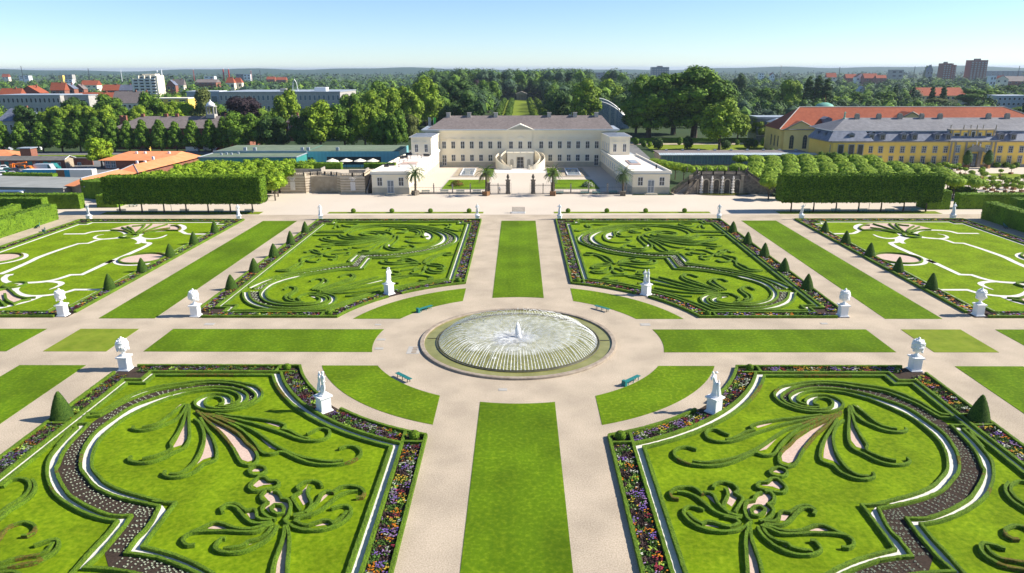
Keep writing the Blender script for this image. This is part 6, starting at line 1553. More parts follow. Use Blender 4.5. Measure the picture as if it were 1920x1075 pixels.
def lobeset(kind,seed):
    rg=random.Random(seed); L_=[]
    if kind=='broad':       # 14 m tall, crown radius about 5
        for i in range(26):
            a=rg.uniform(0,6.283); t=rg.random(); z=4.2+8.4*t; rr=4.1*math.sqrt(max(0,1-((t-.42)/.66)**2))*rg.uniform(.55,1.0); L_.append((rr*math.cos(a),rr*math.sin(a),z,rg.uniform(1.25,2.0)))
        L_+= [(0,0,7,3.2),(0,0,10,2.8)]
    elif kind=='linden':    # 13 m, oval pointed, low skirt
        for i in range(30):
            a=i*2.4+rg.uniform(-.3,.3); t=(i+.5)/30; z=2.6+9.0*t; rr=3.1*(1-t)**.62*(1 if t>.12 else .8)*rg.uniform(.75,1.05); L_.append((rr*math.cos(a),rr*math.sin(a),z,1.55-.75*t))
        L_+= [(0,0,5,2.4),(0,0,8,1.9),(0,0,11,1.2)]
    elif kind=='poplar':
        for i in range(22):
            a=i*2.4; t=(i+.5)/22; z=1.5+14*t; rr=1.1*math.sin(min(1,t*1.6+.25)*math.pi/1.6)*rg.uniform(.4,1)*(1-.6*t); L_.append((rr*math.cos(a),rr*math.sin(a),z,1.35-.9*t*t))
    elif kind=='conifer':
        for i in range(34):
            a=i*2.4; t=(i+.5)/34; z=1.2+12.5*t; rr=3.0*(1-t)*rg.uniform(.8,1.1); L_.append((rr*math.cos(a),rr*math.sin(a),z,.95*(1-t)+.25))
    elif kind=='giant':     # 24 m, wide plane tree
        for i in range(64):
            a=rg.uniform(0,6.283); t=rg.random(); z=6+16.5*t; rr=8.6*math.sqrt(max(0.02,1-((t-.40)/.68)**2))*rg.uniform(.55,1.0); L_.append((rr*math.cos(a),rr*math.sin(a),z,rg.uniform(1.6,2.9)))
        L_+= [(0,0,12,6.0),(0,0,17,5.0),(3,0,13,4.5),(-3,1,13,4.5)]
    elif kind=='willow':
        for i in range(30):
            a=rg.uniform(0,6.283); t=rg.random(); z=2.2+10*t; rr=4.8*math.sqrt(max(.02,1-t**2.2))*rg.uniform(.5,1.0); L_.append((rr*math.cos(a),rr*math.sin(a),z,rg.uniform(1.1,1.7)))
        L_+= [(0,0,6,3.4),(0,0,9,2.6)]
    elif kind=='dome':      # clipped lime, 5.4 m tall flattened dome
        for i in range(16):
            a=i*2.4; r=1.55*math.sqrt((i+.5)/16); L_.append((r*math.cos(a),r*math.sin(a),3.9+.45*math.cos(r/1.7*1.4),.95))
        L_+= [(0,0,3.9,1.35)]
    elif kind=='loose':
        for i in range(18):
            a=rg.uniform(0,6.283); r=1.9*math.sqrt(rg.random()); L_.append((r*math.cos(a),r*math.sin(a),3.3+2.2*rg.random(),rg.uniform(.7,1.15)))
        L_+= [(0,0,4.2,1.5)]
    elif kind=='egg':
        L_=[(0,0,2.4,1.5),(0,0,3.3,1.45),(0,0,4.2,1.1),(0,0,4.9,.7)]
    elif kind=='bush':
        L_=[(0,0,1.0,1.0),(.4,.2,1.1,.8),(-.4,.1,.9,.8),(0,-.3,1.2,.8)]
    elif kind=='orb':
        L_=[(0,0,1.95,.55),(.15,.1,2.05,.45),(-.15,-.1,1.9,.45)]
    return L_
CNT=dict(broad=5200,linden=5200,poplar=3200,conifer=3600,giant=13000,willow=5600,dome=1500,loose=1500,egg=1700,bush=900,orb=260)
SZ=dict(broad=.34,linden=.32,poplar=.30,conifer=.30,giant=.42,willow=.32,dome=.17,loose=.22,egg=.13,bush=.16,orb=.13)
TR={'broad':(7,.32,3),'linden':(6,.26,3),'poplar':(5,.25,3),'conifer':(6,.22,3),'giant':(14,.75,5),'willow':(6,.4,3),'dome':(3.4,.13,2),'loose':(3.4,.13,2),'egg':(1.4,.14,1),'bush':(.7,.06,1),'orb':(1.6,.05,1)}
HT=dict(broad=14.2,linden=13.0,poplar=16.3,conifer=14.2,giant=24.6,willow=13.6,dome=5.3,loose=6.3,egg=5.5,bush=2.0,orb=2.5)
WD=dict(broad=10.4,linden=8.2,poplar=3.8,conifer=6.6,giant=20,willow=11,dome=5.0,loose=5.0,egg=3.0,bush=2.4,orb=1.2)
PROTO={}
def tree_meshes(kind,var):
    key=(kind,var)
    if key in PROTO: return PROTO[key]
    mb=crown(lobeset(kind,hash_(kind)+var*7),CNT[kind],SZ[kind],var+3,core=.80 if kind not in('dome','egg','orb') else .9,tilt=.6 if kind not in ('dome','egg') else .35)
    me=bpy.data.meshes.new('crown'); me.from_pydata(mb.v,[],mb.f); me.materials.append(LM['mid']); me.update()
    rg=random.Random(var); h,r,nb=TR[kind]; t=MB(); t.tube([(0,0,-.1),(.03*h*.1,0,h*.35),(0,.03*h*.1,h*.7),(0,0,h)],[r*1.25,r,r*.8,r*.5],7)
    for i in range(nb):
        a=i*6.283/nb+rg.uniform(-.4,.4); z0=h*rg.uniform(.5,.75); L_=h*.38; t.tube([(0,0,z0),(math.cos(a)*L_*.5,math.sin(a)*L_*.5,z0+L_*.5),(math.cos(a)*L_,math.sin(a)*L_,z0+L_*1.0)],[r*.45,r*.32,r*.15],5)
    mt=bpy.data.meshes.new('trunk'); mt.from_pydata(t.v,[],t.f); mt.materials.append(M['bark']); mt.update()
    PROTO[key]=(me,mt); return PROTO[key]
def hash_(s): return sum(ord(c)*(i+1) for i,c in enumerate(s))
TV=random.Random(77)
def tree(kind,x,y,h,w,col,label,group=None,cat='tree',z=0,name=None,var=None,trunk=True,parent_extra=None):
    me,mt=tree_meshes(kind,TV.randrange(3) if var is None else var)
    sw=w/WD[kind]; sh=h/HT[kind]
    rt=empty(name or {'conifer':'conifer','poplar':'poplar_tree','dome':'clipped_lime','bush':'shrub'}.get(kind,'tree'),(x,y,z),TV.uniform(0,6.28),label,cat,group); rt.scale=(sw,sw,sh)
    c=bpy.data.objects.new('crown',me); COL.objects.link(c); c.parent=rt
    c.material_slots[0].link='OBJECT'; c.material_slots[0].material=LM[col]
    if trunk: t=bpy.data.objects.new('trunk',mt); COL.objects.link(t); t.parent=rt
    return rt
def proj(x,y,z):
    v=Vector((x,y,z))-CAM; d=v.dot(_f); return 960+FPX*v.dot(_r)/d, 537.5+FPX*v.dot(_d)/d
def tree_px(kind,px,pb,pt,wpx,col,label,Y=None,**k):
    """tree whose foot shows at px,pb and whose top at py=pt"""
    if Y is None: x,y=P(px,pb,0)
    else: x,y,_z=PY(px,pb,Y)
    h=PY(px,pt,y)[2]; d=(Vector((x,y,h/2))-CAM).dot(_f); w=wpx*d/FPX
    return tree(kind,x,y,h,w,col,label,**k)
# ---- avenue of lindens on the left
GA='round crowned avenue limes in a row left of the palace'
for i,px in enumerate((8,45,82,118,152,186,216,244,272,304,333,365,398,425)):
    tree_px('linden',px,286-.25*i*.5,(222,224,224,217,220,214,219,222,220,220,224,221,220,214)[i],(44,42,44,46,42,46,42,36,38,42,38,42,42,46)[i],'mid',f'avenue lime, {ordn[i]} from the left edge in the row behind the car park',group=GA)
# ---- named background trees: kind, px, foot, top, width, colour, label
BG=[('broad',192,315,256,50,'bright','bright round young tree beside the orange roofed building'),
('broad',450,288,208,60,'mid','full tree at the right end of the avenue row'),('broad',483,287,212,56,'mid','tree right of the last avenue lime behind the teal hall'),
('broad',518,288,215,62,'dark','dark tree left of the small brown roof behind the teal hall'),('broad',575,290,205,60,'dark','dark tree right of the small brown roof behind the teal hall'),
('broad',603,290,188,78,'light','tall light tree behind the roof vents of the aqua hall'),('broad',648,288,196,70,'mid','mid green tree above the cream parasols'),('broad',686,288,190,62,'light','light spreading tree behind the aqua hall roof'),
('broad',716,290,212,44,'mid','narrow tree with visible trunk right of the parasols'),('broad',744,292,205,48,'mid','mid green tree just left of the palace wing pavilion'),('broad',772,275,212,40,'olive','olive tree tucked beside the palace roof corner'),
('broad',540,262,167,60,'light','yellow green tree standing before the long white school building'),('copper_','462',0,0,0,'',''),
('willow',390,262,166,62,'olive','soft olive willow before the pale metal hall'),('broad',355,262,190,52,'bright','bright green tree left of the willow'),('broad',322,258,186,46,'light','light tree behind the brown barn roof'),
('broad',292,258,172,54,'mid','tall tree right of the pale gabled house'),('broad',262,262,196,44,'light','light tree between the gabled house and the barn roof'),('broad',228,262,198,46,'mid','mid green tree behind the sixth avenue lime'),
('broad',148,250,180,58,'dark','dark round tree covering the end of the grey flat roofed block'),('broad',60,262,196,52,'dark','dark tree above the grey hipped roof'),('broad',96,264,202,44,'light','light tree left of the dark round tree'),
('broad',128,264,194,48,'light','yellowish tree before the grey flat roofed block'),('broad',166,264,194,50,'light','light tree below the dark round tree'),('broad',200,264,196,50,'light','light tree, tallest behind the fifth avenue lime'),
('broad',214,240,176,62,'mid','broad tree before the long red roofs on the left'),('broad',425,255,205,40,'mid','tree between the cupola and the copper beech'),
('broad',700,262,170,60,'light','light tree of the middle row left of the palace'),('broad',735,255,162,56,'light','light tree of the middle row nearer the palace'),('broad',768,252,160,60,'light','sunlit yellow green tree left of the palace roof'),
('broad',800,248,140,62,'light','tall light tree left of the dark palace woods'),('broad',660,250,172,50,'mid','mid green tree right of the school building'),('broad',715,235,150,48,'mid','mid green tree on the skyline left of the palace'),
('giant',858,232,148,84,'dark','very dark wide tree behind the left palace chimneys'),('broad',888,228,172,60,'light','light domed tree behind the third palace chimney'),('broad',826,240,196,34,'dark','small dark round tree at the left palace gable'),
('broad',916,212,148,48,'mid','pointed mid green tree left of the grass avenue'),('copper2','890',0,0,0,'',''),
('broad',1038,218,168,48,'mid','mid green tree right of the twin avenue rows'),('broad',1062,216,172,42,'mid','tree left of the tall yellow green lime'),('tall','','','','','',''),
('broad',1136,222,146,44,'light','yellow green tree behind the glass dome'),('broad',1160,232,160,40,'light','light tree between glass dome and giant planes'),
('giant',1215,262,138,120,'mid','giant plane tree, leftmost of three behind the right wing'),('giant',1300,262,122,150,'mid','giant plane tree, tallest and widest right of the palace'),('giant',1262,252,135,110,'mid','giant plane tree between its two larger neighbours'),
('broad',1192,250,180,70,'dark','dark tree at the left foot of the giant planes'),
('broad',1348,282,184,80,'light','sunlit rounded tree in front of the giant planes'),('broad',1382,268,206,48,'light','loose light tree right of the sunlit rounded tree'),('broad',1424,266,220,38,'light','small light tree left of the ochre orangery'),
('conifer',1484,283,248,26,'blue','small dark fir before the ochre orangery wall'),('conifer',1418,232,190,36,'blue','dark cedar left of the greenhouse'),
('broad',1478,222,146,52,'light','tall light green tree above the greenhouse'),('poplar',1510,222,140,26,'dark','dark columnar tree, left of the dark pair'),('poplar',1528,222,138,28,'dark','dark columnar tree, middle of the dark group'),('poplar',1545,222,143,30,'dark','dark columnar tree, right of the dark group'),
('broad',1438,215,164,54,'mid','mid green tree left of the tall light green tree'),('broad',1405,205,162,44,'dark','dark tree right of the giant planes'),('broad',1385,200,138,30,'dark','narrow dark tree on the skyline right of the giant planes'),
('broad',1568,215,178,50,'bright','bright tree right of the copper green dome'),('broad',1610,212,172,52,'mid','mid green tree behind the red roof, second right of the dome'),('broad',1530,212,190,40,'bright','bright low crown left of the copper green dome'),
('poplar',1674,210,156,16,'dark','slim dark poplar, leftmost behind the red roof'),('poplar',1743,210,160,16,'dark','slim dark poplar before the red roofed school'),('poplar',1764,210,158,18,'dark','slim dark poplar right of its twin before the red roofed school'),('poplar',1708,210,162,15,'blue','slim blue green poplar between other trees'),
('broad',1708,212,182,46,'olive','yellowish tree behind the middle of the red roof'),('broad',1752,212,182,46,'olive','olive tree below the red roofed school'),('giant',1838,212,166,92,'mid','broad dark green tree near the right end of the red roof'),('broad',1656,212,170,48,'mid','round tree behind the red roof left of the poplars'),
('poplar',1735,150,122,12,'mid','skyline poplar right of the slab block'),('poplar',1760,152,124,9,'blue','thin skyline poplar left of the brown towers'),('broad',1912,225,200,50,'light','light tree at the right end of the red roof'),
('broad',1890,190,160,60,'mid','tree group crown at the far right above the grey roofs')]
for k,px,pb,pt,w,c,l in BG:
    if k in ('copper_','copper2','tall'): continue
    tree_px(k,px,pb,pt,w,c,l)
tree_px('broad',462,262,177,80,'copper','dark purple copper beech before the school building'); tree_px('broad',888,205,150,34,'copper','purple tree top in the dark woods behind the palace')
tree_px('broad',1096,240,148,62,'light','tall yellow green lime left of the glass dome',Y=318)
# grass avenue behind the palace with its clipped rows
struct('avenue_grass',MB().sheet([(-15,186),(19,186),(19,720),(-15,720)],.02),M['grass_dry'])
struct('avenue_path',MB().sheet([(-9.5,186),(-7.5,186),(-7.5,720),(-9.5,720)],.05),M['gravel'])
for k,(x,y0,y1) in enumerate(((9.5,300,640),(16.5,300,640),(-7,300,640),(-14,300,640))):
    for i in range(22):
        y=y0+i*(y1-y0)/22
        tree('broad',x,y,6.5,5.5,'light' if k<2 else 'mid',f'small tree in {["the inner right","the outer right","the inner left","the outer left"][k]} row of the grass avenue behind the palace',group=f'small trees in {["the inner right","the outer right","the inner left","the outer left"][k]} avenue row')
# ---- pleached lime screens
def screen_tree(x,y,label,w=5.35,d=4.6,z0=2.55,z1=8.4,seed=0):
    rt=empty('pleached_lime',(x,y,0),0,label,'tree','box clipped limes of the two tall screens')
    if ('scr',seed) not in PROTO:
        rg=random.Random(seed); mb=MB(); mb.box(-w/2,-d/2+.15,z0+.2,w/2,d/2-.15,z1-.15); sp=[]
        for _ in range(2600):
            u=rg.uniform(-w/2,w/2); z=rg.uniform(z0-.1,z1); sp.append(((u,-d/2+.12*rg.random(),z),(0,-1,.35)))
        for _ in range(900): sp.append(((rg.uniform(-w/2,w/2),d/2,rg.uniform(z0,z1)),(0,1,.35)))
        for _ in range(1300): sp.append(((rg.uniform(-w/2,w/2),rg.uniform(-d/2,d/2),z1+.16*rg.random()),(0,0,1)))
        for _ in range(600):
            for s in (-1,1): sp.append(((s*w/2,rg.uniform(-d/2,d/2),rg.uniform(z0,z1)),(s,0,.35)))
        for _ in range(400): sp.append(((rg.uniform(-w/2,w/2),rg.uniform(-d/2,d/2),z0-.25*rg.random()),(0,-.4,-1)))
        leafy(mb,sp,.165,rg,1.1)
        me=bpy.data.meshes.new('crown'); me.from_pydata(mb.v,[],mb.f); me.materials.append(M['tallhedge']); t=MB(); t.tube([(0,-1.0,-.05),(.05,-1.0,1.4),(.0,-.9,3.2)],[.22,.16,.15],8); mt=bpy.data.meshes.new('trunk'); mt.from_pydata(t.v,[],t.f); mt.materials.append(M['bark']); PROTO[('scr',seed)]=(me,mt)
    me,mt=PROTO[('scr',seed)]
    for nm,m_ in (('crown',me),('trunk',mt)): o=bpy.data.objects.new(nm,m_); COL.objects.link(o); o.parent=rt
for i in range(7):
    screen_tree(-93.0+i*5.17,83.6,f'box clipped lime, {ordn[i]} from the left in the left tall screen',seed=i%3)
    screen_tree(63.3+i*5.2,84.6,f'box clipped lime, {ordn[i]} from the left in the right tall screen',seed=(i+1)%3)
for s in (0,1):
    x,y=P(*((322,398) if s==0 else (1628.5,396))); rt=empty('lamp_post',(x,y,0),0,f'thin grey pole among the trunks of the {"left" if s==0 else "right"} clipped screen','pole'); MB().lathe([(.06,0),(.05,3.2)],n=6).build('pole',M['concrete'],rt); MB().lathe([(.14,0),(.14,.2)],n=8).build('foot',M['concrete'],rt)
# ---- limes behind the screens
GR='dome clipped limes in rows behind the right screen'; GL='bright loose limes in rows behind the left screen'
TL=random.Random(12)
for j,y in enumerate((100,107,114,121,128.5,136,144,152)):
    for i in range(11):
        x=63.5+i*5.2+(j%2)*2.4
        if j>=5 and (i>9 or x<70): continue
        tree('dome',x+TL.uniform(-.3,.3),y,5.7*TL.uniform(.95,1.05),5.7*TL.uniform(.95,1.1),'bright',f'dome clipped lime, {ordn[i]} from the left in row {["one","two","three","four","five","six","seven","eight"][j]} behind the right screen',group=GR)
for i,px in enumerate((1228,1240,1252,1268,1284,1304,1328,1352,1380,1408,1436,1456)):
    Y_=146-3.5*min(i,5); x,_,_z=PY(px,300,Y_); tree('dome',x,Y_,5.2,5.6,'bright',f'clipped lime, {ordn[i]} from the wing in the row above the cascade',group='clipped limes in the row above the cascade')
for j,y in enumerate((99,105,111,117,123,129)):
    for i in range(8):
        x=-99+i*5.3+(j%2)*2+j*1.6
        if x>-60.5: continue
        if x<-100+1.2*j: continue
        tree('loose',x+TL.uniform(-.6,.6),y+TL.uniform(-.6,.6),6.9*TL.uniform(.92,1.08),6.3*TL.uniform(.95,1.1),'bright',f'loose bright lime, {ordn[i]} from the left in row {["one","two","three","four","five","six"][j]} behind the left screen',group=GL)
for i,(px,py,t,w,c) in enumerate(((1542,320,283,26,'mid'),(1558,322,285,28,'mid'),(1576,322,285,26,'mid'),(1592,322,291,28,'mid'),(1606,322,291,26,'light'),(1625,322,297,26,'mid'))):
    tree_px('broad',px,py,t,w,c,f'round clipped tree, {ordn[i]} from the left against the gallery corner',group='round trees against the gallery corner')
# ---- tall hedge walls
tallhedge([(-104.6,30),(-104.6,75.6)],0,3.5,3.0,'long tall hedge wall at the left edge beside the bench walk',seed=3)
tallhedge([(-109.5,81.5),(-128,81.5)],0,3.9,2.4,'tall hedge wall set across behind the left hedge walk',seed=4)
tallhedge([(-112.5,56),(-112.5,76)],0,3.4,2.2,'short hedge wall inside the labyrinth at the left edge',seed=5)
tallhedge([(-105.5,89),(-135,89)],0,3.6,2.2,'rear tall hedge wall behind the left labyrinth hedges',seed=6)
tallhedge([(-97.5,92),(-102.5,92)],0,3.0,4.5,'square hedge block at the left end of the left clipped screen',seed=7)
tallhedge([(-98,100),(-113,106)],0,4.6,5.5,'sloping bright hedge below the orange roofs',seed=8)
tallhedge([(103.9,30),(103.9,75.6)],0,3.8,3.0,'long tall hedge wall at the right edge beside the walk',seed=9)
tallhedge([(110.5,78),(130,78)],0,4.1,2.6,'tall hedge wall at the far right behind the edge hedge',seed=10)
tallhedge([(104.0,88.0),(140,88.0)],0,3.6,2.4,'rear tall hedge wall at the far right before the tub trees',seed=11)
tallhedge([(96.0,88.5),(101.5,88.5)],0,4.4,4.6,'square hedge block right of the right clipped screen',seed=12)
x,y=P(120,391); rt=empty('gate_pillar',(x,y,0),0,'slim stone pillar with small white figure between the left hedges','pillar'); MB().cb(0,0,0,.6,.6,2.4).build('shaft',M['greystone'],rt); MB().lathe([(.3,2.4),(.2,2.6),(.25,3),(.15,3.4),(0,3.6)],n=8).build('figure',M['stone'],rt)
for i,(px,py,pt,w,c,l) in enumerate(((1790,372,345,34,'mid','loose tree left of the hedge gap on the right'),(1815,372,350,30,'mid','loose tree right of the hedge gap on the right'),(1795,360,340,26,'bright','bright shrubby tree behind the square hedge block'))):
    tree_px('broad',px,py,pt,w,c,l)
# ---- orangery court on the right: gravel, lawns, tub trees
struct('orangery_path',MB().sheet([(112,92),(200,92),(200,163),(120,163),(112,158)],.008),M['gravel_fore'])
for pts in ([(1700,318),(1760,322),(1905,337),(1790,337),(1712,330)],[(1842,326),(1890,325),(1990,334),(1885,335)],[(1806,344),(1862,345),(1862,348),(1810,348)],[(1905,342),(1990,340),(1990,350),(1925,349)]):
    struct('orangery_lawn',MB().prism([P(*p) for p in pts],0,.05,False),M['grass_dry'])
tub_me=None
def tubtree(px,py,s,label,kind='orb',col='light',h=2.6,w=1.5):
    x,y=P(px,py); r=tree(kind,x,y,h*s,w*s,col,label,group='small ball trees standing in tubs on the orangery court',name='tub_tree',z=0)
    o=MB().cb(0,0,0,.55,.55,.5).build('tub',M['wood'],r)
    return r
TB=[(1730,321),(1737,326),(1745,320),(1750,324),(1758,318),(1765,321),(1770,318),(1778,323),(1784,318),(1788,323),(1800,324),(1809,326),(1801,338),(1820,336),(1838,333),(1843,339),(1841,325),(1875,329),(1895,325),(1834,350),(1846,354),(1858,347),(1860,356),(1870,352),(1878,347),(1886,352),(1893,348),(1900,354),(1905,347),(1912,352),(1868,360),(1884,359),(1898,360),(1910,362),(1917,345),(1915,358),(1850,360),(1725,325),(1742,331),(1796,318)]
tb0=None
for i,(px,py) in enumerate(sorted(TB)):
    x,y=P(px,py+2)
    if tb0 is None:
        tb0=tree('orb',x,y,2.6,1.8,'light','x',cat='tree',name='tub_tree'); MB().cb(0,0,0,.55,.55,.5).build('tub',M['wood'],tb0); o=tb0
    else: o=dup(tb0,(x,y,0),TL.uniform(0,6))
    s=TL.uniform(.85,1.25); o.scale=(s*1.5,s*1.5,s); tag(o,'small ball tree in a tub on the gravel court before the gallery','tree','small ball trees standing in tubs on the orangery court')
    for c in o.children:
        if c.name.startswith('crown'): c.material_slots[0].link='OBJECT'; c.material_slots[0].material=LM['light' if i%3 else 'bright']
for i,px in enumerate((1702,1722,1742,1762,1868,1886,1905)):
    x,y=P(px,314.5); tree('bush',x,y,1.8,2.4,'mid',f'low dark bush, {ordn[i]} from the left at the foot of the gallery wall',group='low bushes at the foot of the gallery wall',cat='shrub')
for px,l in ((1811,'left'),(1850,'right')):
    x,y=P(px,316); r=tree('egg',x,y,6.1,3.1,'dark',f'tall egg shaped clipped tree in a tub, {l} of the gallery portal',name='tub_tree'); MB().cb(0,0,0,1.3,1.3,1.0).build('tub',M['wood'],r)
# ---- shrubs and lawn behind the glass gallery
struct('side_lawn',MB().sheet([(52,184),(104,184),(112,240),(56,250)],.01),M['grass_dry'])
struct('side_path',MB().sheet([(40,166),(48,166),(52,262),(118,266),(118,272),(40,272)],.02),M['asphalt'])
struct('side_path',MB().sheet([(36,240),(120,240),(120,246),(36,246)],.025),M['gravel'])
for i,(px,py,pt,w,c) in enumerate(((1192,272,258,13,'mid'),(1207,276,263,11,'mid'),(1218,276,266,10,'bright'),(1233,280,257,20,'dark'),(1274,272,257,12,'mid'),(1289,280,255,19,'dark'),(1382,272,262,10,'mid'),(1404,278,260,22,'dark'),(1415,278,262,14,'mid'),(1360,280,263,20,'dark'),(1431,274,258,12,'mid'),(1445,296,278,14,'mid'))):
    tree_px('bush',px,py,pt,w,c,f'rounded evergreen shrub, {ordn[i]} from the left behind the glass gallery',group='rounded shrubs behind the glass gallery',cat='shrub')
tallhedge([(48,254),(112,254)],0,1.6,1.0,'low ochre backed hedge behind the round shrubs right of the palace',seed=13,dens=2)
# ================================================================ VISITORS
def person(x,y,rz,shirt,trous,label,arms=('down','down'),stride=.18):
    rt=empty('person',(x,y,.006),rz,label,'person'); vs,f=figure(o=(0,0,0),s=1.0,larm=arms[0],rarm=arms[1],stride=stride)
    skin=mat('skin',(.45,.27,.19),rough=.6); hair=mat('hair_brown',(.05,.03,.02),rough=.7); ms=[M[shirt] if shirt in M else shirt,M[trous] if trous in M else trous,skin,hair,M['iron']]
    mb=MB(); mb.add(vs,f)
    for i,fc in enumerate(f):
        z=sum(vs[k][2] for k in fc)/len(fc); x_=sum(vs[k][0] for k in fc)/len(fc); yy=abs(sum(vs[k][1] for k in fc)/len(fc))
        mb.mi[i]=4 if z<.08 else (1 if z<.98 and yy<.24 else (2 if (z<1.1 and yy>=.24) else (0 if z<1.52 else (3 if (z>1.72 or x_<.02) else 2))))
    mb.build('body',ms,rt,smooth=True)
    return rt
x,y=P(609,360); person(x,y,2.2,'navy','iron','person in dark blue clothes standing in the grotto front recess')
x,y=P(937,362); person(x,y,-1.3,'silver','navy','person in grey top walking beside the left iron gate')
x,y=P(1268,352); person(x,112.5,.4,'white','navy','person in white top near the head of the cascade steps')
# ================================================================ TOWN, WOODS, HORIZON
def house(px0,px1,pb,pt,Y,wall,roof,label,roofh=.42,kind='gable',name='house',cat='house',depth=None,wins=(3,1),pr=None,wm='glass',dy=0):
    """house between two columns of the photograph at distance Y; foot hidden or at pb"""
    x0=PY(px0,pb,Y)[0]; x1=PY(px1,pb,Y)[0]; zt=PY((px0+px1)/2,pt,Y)[2]; zb=0
    w=x1-x0; d=depth or max(8,w*.6); xc=(x0+x1)/2; b=Bld(name,(xc,Y,0),label,cat); H_=zt; zvis=PY((px0+px1)/2,pb,Y)[2]
    eave=H_-(H_-zvis)*roofh if kind!='flat' else H_-.5
    b.part('wall',MB().box(x0,Y,0,x1,Y+d,eave),M[wall])
    if kind=='gable':
        mb=MB(); o=.5; mb.add([(x0-o,Y-o,eave-.2),(x1+o,Y-o,eave-.2),(x1+o,Y+d+o,eave-.2),(x0-o,Y+d+o,eave-.2),(x0-o,Y+d/2,H_),(x1+o,Y+d/2,H_)],[(0,1,5,4),(2,3,4,5),(1,2,5),(3,0,4),(3,2,1,0)]); b.part('roof',mb,M[roof])
    elif kind=='front':
        mb=MB(); o=.5; mb.add([(x0-o,Y-o,eave-.2),(x1+o,Y-o,eave-.2),(x1+o,Y+d+o,eave-.2),(x0-o,Y+d+o,eave-.2),(xc,Y-o,H_),(xc,Y+d+o,H_)],[(1,2,5,4),(3,0,4,5),(2,3,5),(3,2,1,0)]); b.part('roof',mb,M[roof]); b.part('gable',MB().add([(x0,Y-.05,eave),(x1,Y-.05,eave),(xc,Y-.05,H_-.5)],[(0,1,2)]),M[wall])
    elif kind=='hip':
        b.part('roof',hip(x0-.5,x1+.5,Y-.5,Y+d+.5,eave-.1,x0+w*.22,x1-w*.22,Y+d/2,H_),M[roof])
    else: b.part('roof',MB().box(x0-.3,Y-.3,eave,x1+.3,Y+d+.3,H_),M[roof])
    nx,nz=wins; z0=max(zvis,.5)
    hh=(eave-z0)/max(nz,1)
    for i in range(nx):
        for j in range(nz): 
            if hh>1.2: window(b,x0+w*(i+.5)/nx,Y-.06,z0+hh*(j+.22),min(w/nx*.55,3.5 if kind!='flat' else w/nx*.8),hh*.5,m='winframe',g=wm,nx=1,ny=1,fw=.12)
    if kind!='flat': b.part('chimney',MB().cb(xc+w*.2,Y+d/2,H_-1.5,max(.8,w*.05),.9,2.6),M['brick'])
    return b
